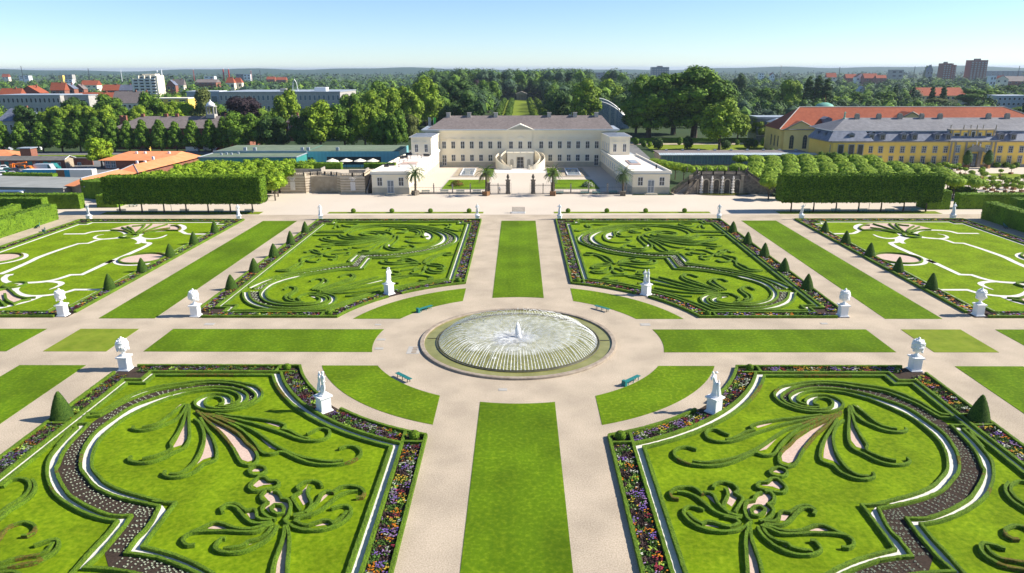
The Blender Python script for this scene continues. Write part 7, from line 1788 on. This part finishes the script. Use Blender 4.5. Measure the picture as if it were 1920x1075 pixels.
HS=[(0,38,190,166,520,'brick','redroof','brown red tiled house at the left edge above the grey block','gable'),
(36,78,188,161,540,'brick','redroof','orange roofed house with brick gable left of the town','front'),
(96,122,178,155,700,'brick','redroof','orange red roofed house behind the bushy tree on the left','gable'),(118,140,176,157,720,'brick','slate','dark roofed red house with two gables','front'),(140,158,176,158,740,'brick','roofbrown','brown roofed house with white gable trim','front'),
(152,182,165,151,950,'cream','redroof','cream house with long red roof high on the left','gable'),(192,226,176,159,780,'brick','redroof','long red tiled roof left of the apartment block','gable'),(225,250,176,159,760,'brick','slate','dark blue roofed row beside the apartment block','gable'),
(142,212,196,174,520,'cream','redroof','long orange red tiled roof in the middle of the left trees','gable'),(212,268,206,172,500,'cream','roofbrown','brown roofed house with tall pale gable below the apartment block','gable'),
(262,282,215,172,470,'cream','roofbrown','pale pointed gable end right of the brown roof','front'),
(313,330,170,150,900,'brick','slate','dark blue roofed house right of the apartment block','front'),(328,345,166,149,950,'cream','roofbrown','brown roofed terrace beside the dark blue house','gable'),
(366,405,158,149,1100,'brick','roofbrown','low brown roofed row in the far trees','gable'),(383,402,151,143,1500,'white','zinc','small white block on the left skyline','flat'),
(424,440,166,145,1000,'cream','redroof','cream villa with steep red roof, left of the pair','hip'),(438,454,164,146,1010,'cream','redroof','cream villa with red roof, right of the pair','hip'),
(443,458,149,139,1700,'glass_b','zinc','blue grey office block on the left skyline','flat'),(457,470,149,139,1650,'white','zinc','white block with arched emblem on the left skyline','flat'),
(110,118,148,141,1700,'yellow','zinc','tiny yellow block on the left skyline','flat'),(118,136,149,140,1800,'concrete','zinc','pale grey block on the left skyline','flat'),(122,136,156,149,1300,'white','zinc','white cube house in the far left trees','flat'),
(36,54,148,142,1900,'white','zinc','low white hall on the far left skyline','flat'),(4,16,148,139,1900,'cream','redroof','pale house at the far left skyline','gable'),
(0,66,250,204,270,'concrete','slate','large grey hipped roof with chimney behind the first avenue limes','hip'),
(500,515,152,144,1500,'brick','redroof','small red roofed house left on the skyline over the school','gable'),(518,536,153,145,1400,'brick','redroof','small red roofed house right on the skyline over the school','gable'),
(1550,1568,150,137,1500,'cream','redroof','red roofed house on the skyline above the orangery','gable'),(1586,1606,151,139,1450,'brick','redroof','red roofed terrace right of the dark spire','gable'),(1604,1622,152,138,1400,'white','redroof','white gabled house with red roof on the right skyline','front'),
(1620,1645,152,138,1380,'brick','redroof','wide red roof on the right skyline','gable'),(1643,1662,150,141,1350,'brick','redroof','dark red roof right of the wide red roof','gable'),(1610,1622,182,162,640,'concrete','zinc','grey gable wall standing in the trees behind the red roof','front'),
(1725,1810,188,165,600,'yellow_p','redroof','long ochre school with red tiled roof behind the poplars','gable'),
(1806,1830,192,178,560,'concrete','zinc','low grey flat roof right of the red roofed school','flat'),(1868,1922,200,179,430,'zinc','white','long grey flat roofed hall at the right edge','flat'),
(1855,1866,160,142,1000,'white','zinc','narrow white block left of the red brick row on the right','flat'),(1866,1890,156,142,1100,'cream','redroof','cream gabled house with red roof at the right edge of town','front'),(1888,1922,158,143,1150,'brick','roofbrown','dark red brick row at the far right edge','gable'),
(1423,1432,146,137,1400,'white','zinc','small white block right of the giant planes','flat'),(1444,1452,147,137,1300,'white','redroof','white and orange house on the skyline before the spire tree','front'),
(1108,1138,146,136,2200,'glass_b','zinc','low grey block on the skyline left of the giant planes','flat'),
(1670,1693,146,131,1500,'concrete','zinc','grey slab block on the right skyline','flat'),(1738,1748,142,122,1700,'glass_b','slate','blue grey pointed tower block on the right skyline','front'),
(1857,1922,141,133,2300,'glass_b','zinc','long flat blue grey building on the far right skyline','flat')]
for a,b_,pb,pt,Y,w,r,l,k in HS: house(a,b_,pb,pt,Y,w,r,l,kind=k,wins=(max(2,int((b_-a)/9)),1 if k!='flat' else 2),roofh=.62 if k=='gable' else .5)
# long grey block
b=house(0,118,214,178,420,'concrete','zinc','long grey flat roofed block with dark window bands at the left edge',kind='flat',name='office_block',cat='building',wins=(14,2)); 
b=house(118,170,208,178,425,'concrete','zinc','pale end of the grey flat roofed block behind the dark round tree',kind='flat',name='office_block',cat='building',wins=(2,1))
# school with ribbon windows and pale hall
b=house(414,640,212,172,430,'concrete','zinc','long white school building with rows of blue framed windows',kind='flat',name='school_building',cat='building',wins=(26,2),wm='glass_b')
x=PY(600,165,436)[0]; b.part('roof_plant_room',MB().box(x-4,436,PY(600,172,436)[2],x+4,444,PY(600,164,436)[2]),M['white']); x=PY(530,165,436)[0]; b.part('roof_plant_room',MB().box(x-2,436,PY(530,172,436)[2],x+2,440,PY(530,166,436)[2]),M['concrete'])
x=PY(553,160,438)[0]; b.part('antenna_arch',MB().tube([(x-2,438,PY(553,172,438)[2]),(x-1.2,438,PY(553,155,438)[2]),(x,438,PY(553,149,438)[2]),(x+1.2,438,PY(553,155,438)[2]),(x+2,438,PY(553,172,438)[2])],.22,5),M['white'])
b=house(353,414,200,171,440,'zinc','white','pale blue metal hall with rounded end left of the school',kind='flat',name='metal_hall',cat='building',wins=(3,1),wm='glass_b')
b=house(290,353,192,184,380,'yellow','cream_t','low yellow edged flat roof left of the metal hall',kind='flat',name='sports_hall',cat='building',wins=(3,1))
b=house(660,718,205,193,420,'concrete','zinc','low pale flat roof between the trees right of the school',kind='flat',name='annex_building',cat='building',wins=(5,1))
# barn with cupola
b=Bld('brown_roofed_stable',(PY(330,230,229)[0],229,0),'very long brown roofed stable range with white domed cupola behind the avenue limes','stable')
x0=PY(222,236,229)[0]; x1=PY(470,236,229)[0]; xc=(x0+x1)/2
b.part('wall',MB().box(x0,226,0,x1,238,8.6),M['brick']); b.part('roof',hip(x0-1,x1+1,225,239,8.6,x0+9,x1-9,232,13.2),M['roofbrown'])
for px in (268,332,312,425): x=PY(px,218,232)[0]; b.part('chimney',MB().cb(x,232,12.2,1.3,1.1,2.0),M['brick'])
for px in (225,233): x=PY(px,222,229)[0]; b.part('chimney',MB().cb(x,230,9,1.1,1.1,4.6),M['brick'])
x=PY(397,215,232)[0]; mb=MB(); mb.cb(x,232,12.4,3.6,3.6,1.6)
for dx in (-1.4,1.4):
    for dy in (-1.4,1.4): mb.cb(x+dx,232+dy,14,.5,.5,3.0)
mb.cb(x,232,17,3.8,3.8,.35); cup=b.part('cupola',mb,M['concrete']); MB().lathe([(1.9,17.35),(1.7,18.1),(1.1,18.8),(.3,19.3),(.15,19.9),(0,20.1)],x=x,y=232,n=16).build('cupola_dome',M['white'],cup,off=b.o,smooth=True)
b=house(540,562,245,217,260,'brick','roofbrown','small brown hipped roof between two dark trees behind the teal hall',kind='hip')
# apartment block, stepped, balconies
b=Bld('apartment_block',(PY(274,170,700)[0],700,0),'tall cream apartment block with white balcony rows on the left skyline','apartment block')
x0=PY(249,160,700)[0]; x1=PY(296,160,700)[0]; zt=PY(270,142,700)[2]
mb=MB(); mb.box(x0,700,0,x0+6,716,zt-3.2); mb.box(x0+6,700,0,x1,716,zt); mb.box(x0+10,703,zt,x1-3,714,zt+1.6); b.part('wall',mb,M['cream'])
W_=(x1-x0-2)/4
for c in range(4):
    xa=x0+1+c*W_
    b.part('pier',MB().box(xa-.9,698.6,0,xa+.7,700,zt-(3 if c==0 else 0)),M['cream_t'])
    for r in range(8):
        z=2.0+r*2.95
        if z>zt-3-(3 if c==0 else 0): continue
        bal=b.part('balcony',MB().box(xa+.9,698.7,z,xa+W_-1.1,699.98,z+1.05),M['white']); MB().box(xa+.9,699.9,z+1.1,xa+W_-1.1,699.97,z+2.6).build('window',M['glass'],bal,off=b.o)
# high rises
def tower(px0,px1,pt,pb,Y,label,wall='brick',cols=4,rows=9,steps=((0,1,0),)):
    x0=PY(px0,pb,Y)[0]; x1=PY(px1,pb,Y)[0]; zt=PY((px0+px1)/2,pt,Y)[2]; b=Bld('tower_block',((x0+x1)/2,Y,0),label,'tower block'); w=x1-x0; mb=MB()
    for a,c,d in steps: mb.box(x0+w*a,Y+d*4,0,x0+w*c,Y+20+d*4,zt*(1-.06*abs(d)))
    b.part('wall',mb,M[wall]); mb=MB(); mb.box(x0+w*.35,Y+6,zt,x0+w*.65,Y+14,zt+3); b.part('roof_room',mb,M['roofbrown'])
    for c in range(cols):
        mb=MB(); xa=x0+w*(c+.25)/cols
        for r in range(rows): z=4+r*(zt-6)/rows; mb.box(xa,Y-.5,z,xa+w*.5/cols,Y-.05,z+(zt-6)/rows*.55)
        b.part('balcony_column',mb,M['concrete'])
    return b
tower(1766,1781,119,146,1500,'brown high rise slab, left part of the twin block on the right skyline',cols=3); tower(1782,1790,122,146,1520,'narrow brown high rise right of the brown slab',cols=2)
tower(1817,1848,113,144,1500,'tallest brown high rise block on the right skyline',cols=5,rows=10); tower(1221,1254,126,140,2000,'grey high rise slab with antenna on the skyline above the giant planes',wall='glass_b',cols=7,rows=5)
for px,t,bt,c,l in ((39,124,142,'iron','grey lattice mast at the far left skyline'),(165,129,146,'iron','dark spire on the left skyline'),(226,131,142,'white','slim white mast left of the apartment block'),(294,132,146,'white','white stack, left of the pair by the apartment block'),(302,131,146,'white','white stack, right of the pair by the apartment block'),(362,130,142,'red_p','thin red mast on the left skyline'),(418,129,146,'red_p','red banded chimney, left of the pair'),(428,129,146,'red_p','red banded chimney, right of the pair'),(470,132,144,'red_p','thin red mast beside the white skyline block'),(487,132,142,'iron','grey mast with platform over the copper beech'),(1465,123,138,'concrete','pale chimney on the skyline above the greenhouse'),(1575,126,142,'iron','dark spire on the skyline above the orangery'),(1716,125,150,'iron','thin dark mast left of the skyline poplar'),(1912,124,135,'iron','thin mast at the far right skyline')):
    Y=1400; x,_,z=PY(px,t,Y); rt=empty('mast' if c!='concrete' else 'chimney',(x,Y,0),0,l,'mast'); r=1.5 if c in('white','red_p') and 'thin' not in l and 'slim' not in l else .6
    MB().lathe([(r,0),(r*.8,z)],n=8).build('shaft',M[c],rt); MB().lathe([(r*1.3,z*.97),(r*1.3,z*.985),(r*.5,z)],n=8).build('top',M['white' if c=='red_p' else c],rt)
# temple and glass dome
b=Bld('garden_temple',(PY(978,188,720)[0],720,0),'small grey temple with pediment closing the grass avenue','temple'); xx=b.o[0]
b.part('cella',MB().box(xx-5.5,724,0,xx+5.5,732,6),M['greystone'])
for i in range(4): b.part('column',MB().lathe([(.5,0),(.42,5.6)],x=xx-4.6+i*3.07,y=721,n=8),M['greystone'])
mb=MB(); mb.box(xx-6,720,5.6,xx+6,732.5,6.6); mb.add([(xx-6.3,719.8,6.6),(xx+6.3,719.8,6.6),(xx,719.8,9),(xx-6.3,733,6.6),(xx+6.3,733,6.6),(xx,733,9)],[(0,1,2),(5,4,3),(0,2,5,3),(1,4,5,2)]); b.part('roof',mb,M['greystone'])
D0=330.0; HD=PY(1118,185,D0)[2]
b=Bld('glass_dome',(PY(1120,235,D0)[0],D0,0),'curved glass and steel lattice dome rising behind the right end of the palace roof','greenhouse')
def dp(u,v):   # u along the arch, v depth
    xl=PY(1062,235,D0)[0]; xr=PY(1180,235,D0)[0]; x=xl+(xr-xl)*u; H_=HD*math.sin(math.pi*(.04+.92*u**.92))**.75; return (x,D0+26*v,H_*math.sqrt(max(0,1-(v*.97)**2))+.2)
N_=16;Mv=8
lat=MB()
for i in range(0,N_+1,1):
    lat.tube([dp(i/N_,j/Mv) for j in range(Mv+1)],.15 if i%4 else .24,4,False)
for j in range(0,Mv+1): lat.tube([dp(i/N_,j/Mv) for i in range(N_+1)],.16 if j else .22,4,False)
lat.tube([(p[0],p[1]-2,p[2]*.90) for p in [dp(i/N_,0) for i in range(N_+1)]],.18,4,False)
b.part('lattice',lat,M['white'])
gl=MB(); vs=[dp(i/N_,j/Mv) for i in range(N_+1) for j in range(Mv+1)]; gl.add(vs,[(i*(Mv+1)+j,(i+1)*(Mv+1)+j,(i+1)*(Mv+1)+j+1,i*(Mv+1)+j+1) for i in range(N_) for j in range(Mv)]); gl.add([dp(i/N_,0) for i in range(N_+1)]+[(dp(1,0)[0],D0,0),(dp(0,0)[0],D0,0)],[tuple(range(N_+2,-1,-1))]); b.part('glazing',gl,mat('dome_glass',(.10,.15,.22),(.34,.42,.52),1.4,.35,spec=.4))
x=PY(1143,235,D0-4)[0]; mb=MB(); mb.cb(x,D0-4,0,.8,.8,12); mb.cb(x+3,D0-4,0,.8,.8,10); b.part('blue_mast',mb,M['zinc'])
# ---------------------------------------------------------------- car park, sheds, vehicles
struct('car_park',MB().sheet([(-235,118),(-112,118),(-112,175),(-125,200),(-235,200)],.012),M['asphalt'])
struct('road',MB().sheet([(-400,199),(-60,207),(40,214),(40,224),(-60,219),(-400,212)],.022),M['asphalt'])
struct('verge',MB().sheet([(-400,190),(-110,196),(-60,199),(-60,206),(-400,199)],.03),M['grass_dry'])
tallhedge([(-235,184),(-150,186)],0,1.7,1.6,'long low hedge between garages and the avenue road',seed=20,dens=3)
b=Bld('brick_garage',(-166,164,0),'long low brick garage row with dark felt roof and green doors on the left','garage')
x0=PY(0,312,163)[0]-6; x1=PY(121,312,163)[0]
b.part('wall',MB().box(x0,163.6,0,x1,168.5,2.8),M['brick']); mb=MB(); mb.add([(x0-.4,162.6,2.8),(x1+.4,162.6,2.8),(x1+.4,166,3.9),(x0-.4,166,3.9),(x1+.4,169.4,2.9),(x0-.4,169.4,2.9)],[(0,1,2,3),(3,2,4,5)]); b.part('roof',mb,M['felt_d'])
b.part('end_gable',MB().add([(x1+.01,163.6,0),(x1+.01,168.5,0),(x1+.01,168.5,2.9),(x1+.01,166,3.75),(x1+.01,163.6,2.8)],[(0,1,2,3,4)]),M['sand']); b.part('verge_board',MB().tube([(x1+.5,162.5,2.85),(x1+.5,166,3.98),(x1+.5,169.5,2.95)],.12,4),M['white'])
for i in range(9): b.part('garage_door',MB().box(x0+2+i*(x1-x0-4)/9,163.5,0,x0+2+(i+.55)*(x1-x0-4)/9,163.58,2.3),M['green_wood'] if i%3 else M['navy'])
for i in range(4): window(b,x0+12+i*7,163.57,.9,1.2,1.1)
x=PY(50,290,170)[0]; b.part('brick_tower',MB().box(x-1.9,169.6,0,x+1.9,173,6.0),M['brick']); b.part('tower_cap',MB().box(x-2.6,169.2,6.0,x+2.2,173.4,6.25),M['zinc'])
b=Bld('brick_yard_wall',(PY(152,300,172)[0],172,0),'red brick yard wall right of the garage row','wall'); x=b.o[0]; b.part('wall_body',MB().box(x-4,172,0,x+4,172.4,2.4),M['brick']); b.part('coping',MB().box(x-4.1,171.9,2.4,x+4.1,172.5,2.55),M['concrete'])
b=Bld('orange_roof_corner',(PY(8,295,172)[0],172,0),'orange tiled roof corner at the left picture edge','house'); x=b.o[0]; b.part('wall',MB().box(x-9,172,0,x+4,180,3.2),M['brick']); b.part('roof',hip(x-10,x+5,171,181,3.2,x-6,x-2,176,5.0),M['orangeroof'])
# orange roofed buildings: front wing, long wing, rear hall
def slab_roof(name,pts,label,zw=2.9,m='orangeroof',wallm='sand',cat='building'):
    """pts: list of (px,py,z) ridge/eaves corners; a pitched roof of two planes"""
    pass
b=Bld('orange_roofed_wing',(-116,116,0),'long orange roofed service wing running away from the camera on the left','building')
b.part('wall',MB().prism([(-118.0,106),(-113.6,104),(-113.2,129),(-118.8,131)],0,2.9),M['sand'])
mb=MB(); mb.add([(-119.3,105,3.0),(-112.6,102.8,3.0),(-112.4,129.5,3.0),(-119.8,131.5,3.0),(-116.6,108.5,4.4),(-116.4,127,4.4)],[(0,1,4),(1,2,5,4),(2,3,5),(3,0,4,5),(3,2,1,0)]); b.part('roof',mb,M['orangeroof'])
b.part('ridge_cap',MB().tube([(-112.6,102.8,3.05),(-116.6,108.5,4.45),(-116.4,127,4.45)],.18,4),M['zinc'])
for i in range(8): window(b,-113.1,107+i*2.8,1.0,1.4,1.2,face='+x')
b2_=Bld('orange_roofed_gallery',(-115,148,0),'long narrow orange roof stretching toward the avenue beside the bright limes','building')
b2_.part('wall',MB().prism([(-118,132),(-113,131),(-111,170),(-116,171)],0,3.0),M['brick'])
mb=MB(); mb.add([(-119.2,131,3.1),(-112.2,129.6,3.1),(-110.2,171,3.1),(-117,172,3.1),(-116,135,4.8),(-113.8,167,4.9)],[(0,1,4),(1,2,5,4),(2,3,5),(3,0,4,5),(3,2,1,0)]); b2_.part('roof',mb,M['orangeroof']); b2_.part('ridge_cap',MB().tube([(-119.2,131,3.15),(-116,135,4.85),(-112.2,129.6,3.15)],.16,4),M['zinc'])
for i,(px,py) in enumerate(((272,304),(287,296),(257,304))): x,y=P(px,py,4.8); b2_.part('roof_vent',MB().cb(x,y,4.2,.6,.6,1.0),M['white'])
b3_=Bld('orange_roofed_hall',(-131,162,0),'wide orange tiled hall with glazed corner behind the bright round tree','building')
b3_.part('wall',MB().box(-140,161.5,0,-119,176,3.0),M['brick']); b3_.part('roof',hip(-141.3,-117.5,160,179,3.0,-137.5,-119,174,4.6),M['orangeroof'])
for x in (-138.8,-136.9): window(b3_,x,161.44,.3,1.6,2.4,g='glass_b')
for i,(px,py) in enumerate(((256,287),(272,287),(317,287))): x,y=P(px,py,4.4); b3_.part('roof_vent',MB().cb(x,y,4.0,.7,.6,.9),M['white'])
# low felt roof in the foreground left
b=Bld('flat_felt_roof_hall',(-135,118,0),'large low grey felt roofed hall with roof court at the left edge','building')
b.part('wall',MB().prism([(-170,110),(-119,104),(-117,122),(-170,130)],0,2.5),M['concrete']); b.part('roof',MB().prism([(-170,109),(-118.5,103.2),(-116.6,121),(-135,124),(-170,130)],2.5,2.72),M['felt']); x,y=P(40,362,2.8); b.part('roof_vent',MB().cb(x,y,2.72,.7,.6,.5),M['white'])
x,y=P(12,358,2.8); b.part('roof_court',MB().box(x-9,y-1.2,2.73,x+4,y+1.6,2.76),M['navy'])
tallhedge([(-150,127),(-134,125)],2.6,3.5,2.0,'low planting strip on the grey felt roof',seed=22,name='planting_strip')
def vehicle(px,py,L_,W_,H_,body,label,cat='car',rz=0,kind='car',name='parked_car'):
    x,y=P(px,py); rt=empty(name,(x,y,.012),rz,label,cat,'vehicles parked by the avenue' if kind=='car' else None)
    mb=MB()
    if kind=='car':
        pf=[(-L_/2,.28),(-L_/2,.75),(-L_*.42,.88),(-L_*.26,.92),(-L_*.14,H_),(L_*.26,H_),(L_*.42,.95),(L_/2,.85),(L_/2,.28)]
        n=len(pf); mb.add([(a,-W_/2,b) for a,b in pf]+[(a,W_/2,b) for a,b in pf],[tuple(range(n)),tuple(range(2*n-1,n-1,-1))]+[(i,n+i,n+(i+1)%n,(i+1)%n) for i in range(n)])
        mb.build('body',M[body],rt); g=MB(); 
        for s in (-1,1): g.add([(-L_*.23,s*(W_/2+.01),.95),(-L_*.12,s*(W_/2+.01),H_-.08),(L_*.24,s*(W_/2+.01),H_-.08),(L_*.36,s*(W_/2+.01),.98)],[(0,1,2,3)])
        g.build('side_windows',M['glass'],rt)
    elif kind=='van':
        mb.box(-L_/2,-W_/2,.3,L_*.28,W_/2,H_); mb.add([(L_*.28,-W_/2,.3),(L_/2,-W_/2,.3),(L_/2,-W_/2,1.1),(L_*.40,-W_/2,1.35),(L_*.28,-W_/2,H_),(L_*.28,W_/2,.3),(L_/2,W_/2,.3),(L_/2,W_/2,1.1),(L_*.40,W_/2,1.35),(L_*.28,W_/2,H_)],[(0,1,2,3,4),(9,8,7,6,5),(1,6,7,2),(2,7,8,3),(3,8,9,4)]); mb.build('body',M[body],rt)
        g=MB(); g.add([(L_*.29,-W_/2-.01,1.2),(L_*.38,-W_/2-.01,1.35),(L_*.30,-W_/2-.01,H_-.2),(L_*.2,-W_/2-.01,H_-.2),(L_*.2,-W_/2-.01,1.2)],[(0,1,2,3,4)]); g.build('side_windows',M['glass'],rt)
    for sx_ in (-.31,.31):
        for sy_ in (-1,1):
            w=MB(); w.tube([(L_*sx_,sy_*(W_/2-.12),.32),(L_*sx_,sy_*(W_/2+.02),.32)],.32,10); wh=w.build('wheel',M['tyre'],rt); MB().tube([(L_*sx_,sy_*(W_/2+.02),.32),(L_*sx_,sy_*(W_/2+.04),.32)],.18,8).build('rim',M['silver'],wh)
    return rt
vehicle(12,283,4.6,1.8,1.45,'silver','silver car parked at the left edge on the avenue road'); vehicle(120,327,4.6,1.8,1.5,'navy','dark blue car parked behind the blue trailer'); vehicle(166,324,4.4,1.8,1.45,'navy','blue car parked right of the dark car'); vehicle(100,328,4.4,1.8,1.3,'silver','grey car mostly hidden behind the blue trailer')
vehicle(362,285,4.9,1.9,2.1,'silver','grey van with red mark parked behind the orange roofs','van',kind='van',name='parked_van'); vehicle(395,283,5.2,1.9,2.1,'white','white van parked left of the teal hall','van',kind='van',name='parked_van'); vehicle(68,282,5.4,2.1,2.6,'white','white van behind the brick tower','van',kind='van',name='parked_van'); vehicle(270,285,4.3,1.8,1.5,'navy','dark car behind the orange tiled hall')
for i in range(6): vehicle(414+i*6,282.5,3.9,1.7,1.4,'red_p',f'red car, {ordn[i]} from the left in the red row behind the teal hall',rz=1.4)
vehicle(88,325,6.5,2.3,3.0,'silver','silver box van beside the orange platform truck','van',kind='van',name='box_van'); vehicle(97,320,5.5,2.0,2.4,'green_wood','teal van half hidden behind the silver box van','van',kind='van',name='parked_van')
for i,(px,py,c) in enumerate(((4,331,'white'),(13,334,'blue_p'),(22,331,'silver'),(12,324,'green_wood'),(26,324,'navy'),(6,319,'white'))): vehicle(px,py,3.4,1.6,1.6,c,f'small {["white","blue","silver","green","dark","pale"][i]} utility vehicle in the crowded left corner of the car park',rz=.6)
x,y=P(48,326); rt=empty('platform_truck',(x,y,.012),0,'orange platform lift truck with folded boom on the car park','truck')
mb=MB(); mb.box(-3.4,-1.0,.5,2.0,1.0,.85); mb.build('chassis',M['iron'],rt); mb=MB(); mb.box(.9,-1.05,.5,2.4,1.05,2.5); mb.add([(2.4,-1.05,.5),(3.6,-1.05,.5),(3.6,-1.05,1.3),(2.4,-1.05,2.45),(2.4,1.05,.5),(3.6,1.05,.5),(3.6,1.05,1.3),(2.4,1.05,2.45)],[(0,1,2,3),(7,6,5,4),(1,5,6,2),(2,6,7,3)]); mb.build('cab',M['orange_p'],rt)
mb=MB(); mb.tube([(0.2,0,.9),(0.2,0,2.6),(-3.6,0,3.2)],.28,6); mb.tube([(-3.6,0,3.0),(1.0,0,3.7)],.24,6); mb.box(-4.4,-.6,2.0,-3.4,.6,3.1); mb.build('boom',M['orange_p'],rt)
MB().add([(1.3,-1.07,1.5),(2.2,-1.07,1.5),(2.2,-1.07,2.3),(1.3,-1.07,2.3)],[(0,1,2,3)]).build('cab_window',M['glass'],rt)
for a in (-2.4,2.6):
    for s in (-1,1): MB().tube([(a,s*.8,.45),(a,s*1.08,.45)],.45,10).build('wheel',M['tyre'],rt)
x,y=P(106,339); rt=empty('trailer',(x,y,.012),0,'long blue and cream curtain trailer with brown panel on the car park','trailer'); s_=9.0
MB().box(-s_,-1.25,.9,5.2,1.25,3.4).build('blue_side_box',M['blue_p'],rt); MB().box(5.2,-1.25,.9,s_+3,1.25,3.4).build('cream_rear_box',M['cream_t'],rt); MB().box(1.2,-1.3,.95,3.6,-1.26,3.35).build('brown_panel',M['wood'],rt); MB().box(-s_-1.6,-1.2,.5,-s_-.05,1.2,2.9).build('cab',M['navy'],rt); MB().box(-s_,-1.2,3.41,s_+3,1.2,3.46).build('roof',M['white'],rt)
for a in (-7.5,5.5,7.0):
    for s in (-1,1): MB().tube([(a,s*.95,.45),(a,s*1.22,.45)],.45,10).build('wheel',M['tyre'],rt)
# litter column
x,y=P(280,283); rt=empty('advert_column',(x,y,0),0,'yellow advertising column behind the orange tiled hall','column'); MB().lathe([(.7,0),(.7,3.4)],n=14).build('body',M['yellow'],rt); MB().lathe([(.8,3.4),(.5,3.8),(0,4)],n=14).build('cap',M['white'],rt)
# ---------------------------------------------------------------- woods (beyond counting)
BL=[(a,b_,Y,pb) for a,b_,pb,pt,Y,w,r,l,k in HS]+[(0,170,420,207),(414,640,430,198),(353,414,440,190),(248,298,700,172),(1764,1792,1500,146),(1815,1850,1500,144),(1221,1254,2000,131),(958,998,720,190),(1058,1180,330,225),(222,470,229,236),(290,353,380,190),(660,718,420,199)]
def blocked(px,top,y):
    for a,b_,Y,pb in BL:
        if a-2<px<b_+2 and y<Y+15 and top<pb-.5: return True
    return False
WR=random.Random(31)
def inview(x,y,m=60):
    px,_=proj(x,y,5); return -m<px<1920+m
def clump(mb,x,y,r,h,n,s,rg):
    L_=[(x,y,h-r,r)]+[(x+rg.uniform(-.6,.6)*r,y+rg.uniform(-.6,.6)*r,h-r*rg.uniform(1.0,1.7),r*rg.uniform(.55,.8)) for _ in range(3)]
    for (cx,cy,cz,cr) in L_:
        mb.blob((cx,cy,cz),(cr*.74,cr*.74,cr*.74),1,.12,rg)
        for _ in range(n//4):
            v=Vector((rg.gauss(0,1),rg.gauss(0,1)-.3,rg.gauss(0,1)+.5)).normalized(); leafquad(mb,Vector((cx,cy,cz))+v*cr*rg.uniform(.85,1.1),v+Vector((rg.uniform(-.5,.5),rg.uniform(-.5,.5),rg.uniform(-.2,.6))),s,rg)
def wood(name,label,gen,n,s,cols):
    mbs={c:MB() for c in cols}
    for (x,y,r,h) in gen:
        px,top=proj(x,y,h)
        if blocked(px,top,y) : continue
        clump(mbs[WR.choice(cols)],x,y,r,h,n,s,WR)
    for c,mb in mbs.items():
        if mb.f: o=mb.build(name,LM[c]); tag(o,label.format(dict(mid='mid green',dark='dark green',light='light green',blue='bluish green',olive='olive')[c]),'woods',kind='stuff')
def scatter(y0,y1,x0f,x1f,step,hmin,hmax,rmin,rmax,avoid=None):
    out=[]; y=y0
    while y<y1:
        x=x0f(y)
        while x<x1f(y):
            xx=x+WR.uniform(-.45,.45)*step; yy=y+WR.uniform(-.45,.45)*step
            if not (avoid and avoid(xx,yy)): out.append((xx,yy,WR.uniform(rmin,rmax),WR.uniform(hmin,hmax)))
            x+=step
        y+=step
    return out
ave=lambda x,y: -20<x<24 and y<735
# palace woods: tall trees either side of the grass avenue
wood('palace_woods','tall {} trees of the dense woods behind the palace',scatter(330,760,lambda y:-62-(y-330)*.08,lambda y:74+(y-330)*.12,11,15,23,4.5,7,ave),300,.62,['dark','mid','dark','dark','blue'])
wood('town_trees','{} trees filling the ground between houses on the left',scatter(275,620,lambda y:-.74*(y+84),lambda y:-64-(y-330)*.08,13,8,13.5,4,6),200,.62,['mid','light','mid','dark'])
wood('town_trees','{} trees behind the planes and orangery on the right',scatter(300,620,lambda y:74+(y-330)*.12,lambda y:.74*(y+84),13,9,16,4,6,lambda x,y: y<330 and x<240),200,.62,['mid','dark','mid','blue'])
wood('far_woods','{} tree canopy stretching over the plain beyond the town',scatter(620,1500,lambda y:-.74*(y+84),lambda y:.74*(y+84),26,10,17,8,12,ave),80,1.5,['mid','dark','blue'])
wood('far_woods','{} band of distant woods near the horizon',scatter(1500,4200,lambda y:-.74*(y+84),lambda y:.74*(y+84),85,12,19,26,42),36,5.0,['dark','blue'])
wood('skyline_woods','{} taller woodland behind the palace skyline',scatter(735,1000,lambda y:-105,lambda y:118,15,24,34,7,10),240,.95,['dark','mid','blue'])
# hills
def hills():
    mb=MB(); n=220; vs=[];fs=[];rg=random.Random(2)
    for i in range(n+1):
        a=R(20)+R(140)*i/n; h=34+10*math.sin(i*.11)+7*math.sin(i*.31+1)+4*math.sin(i*.73)+(10 if i>n*.62 else 0)*math.sin((i-n*.62)/(n*.38)*math.pi)
        for d,k in ((5200,0),(6400,.8),(7600,1),(9500,.9)): vs.append((d*math.cos(a),d*math.sin(a)-80,h*k-(1 if k==0 else 0)))
    for i in range(n):
        for j in range(3): fs.append((i*4+j+1,i*4+j,(i+1)*4+j,(i+1)*4+j+1))
    mb.add(vs,fs); return mb
struct('hills',hills(),LM['blue'])
# ================================================================ AIR
def haze(d):
    m=bpy.data.materials.new('air'); m.use_nodes=True; N=m.node_tree.nodes; L=m.node_tree.links
    N.remove(N['Principled BSDF']); v=N.new('ShaderNodeVolumePrincipled'); v.inputs['Color'].default_value=(.62,.74,.92,1); v.inputs['Density'].default_value=d; v.inputs['Anisotropy'].default_value=.2
    L.new(v.outputs[0],N['Material Output'].inputs['Volume'])
    o=MB().box(-21000,-21000,-6,21000,21000,70).build('haze',m); o['kind']='stuff'; tag(o,'thin pale haze over the plain','haze')
haze(.00007)
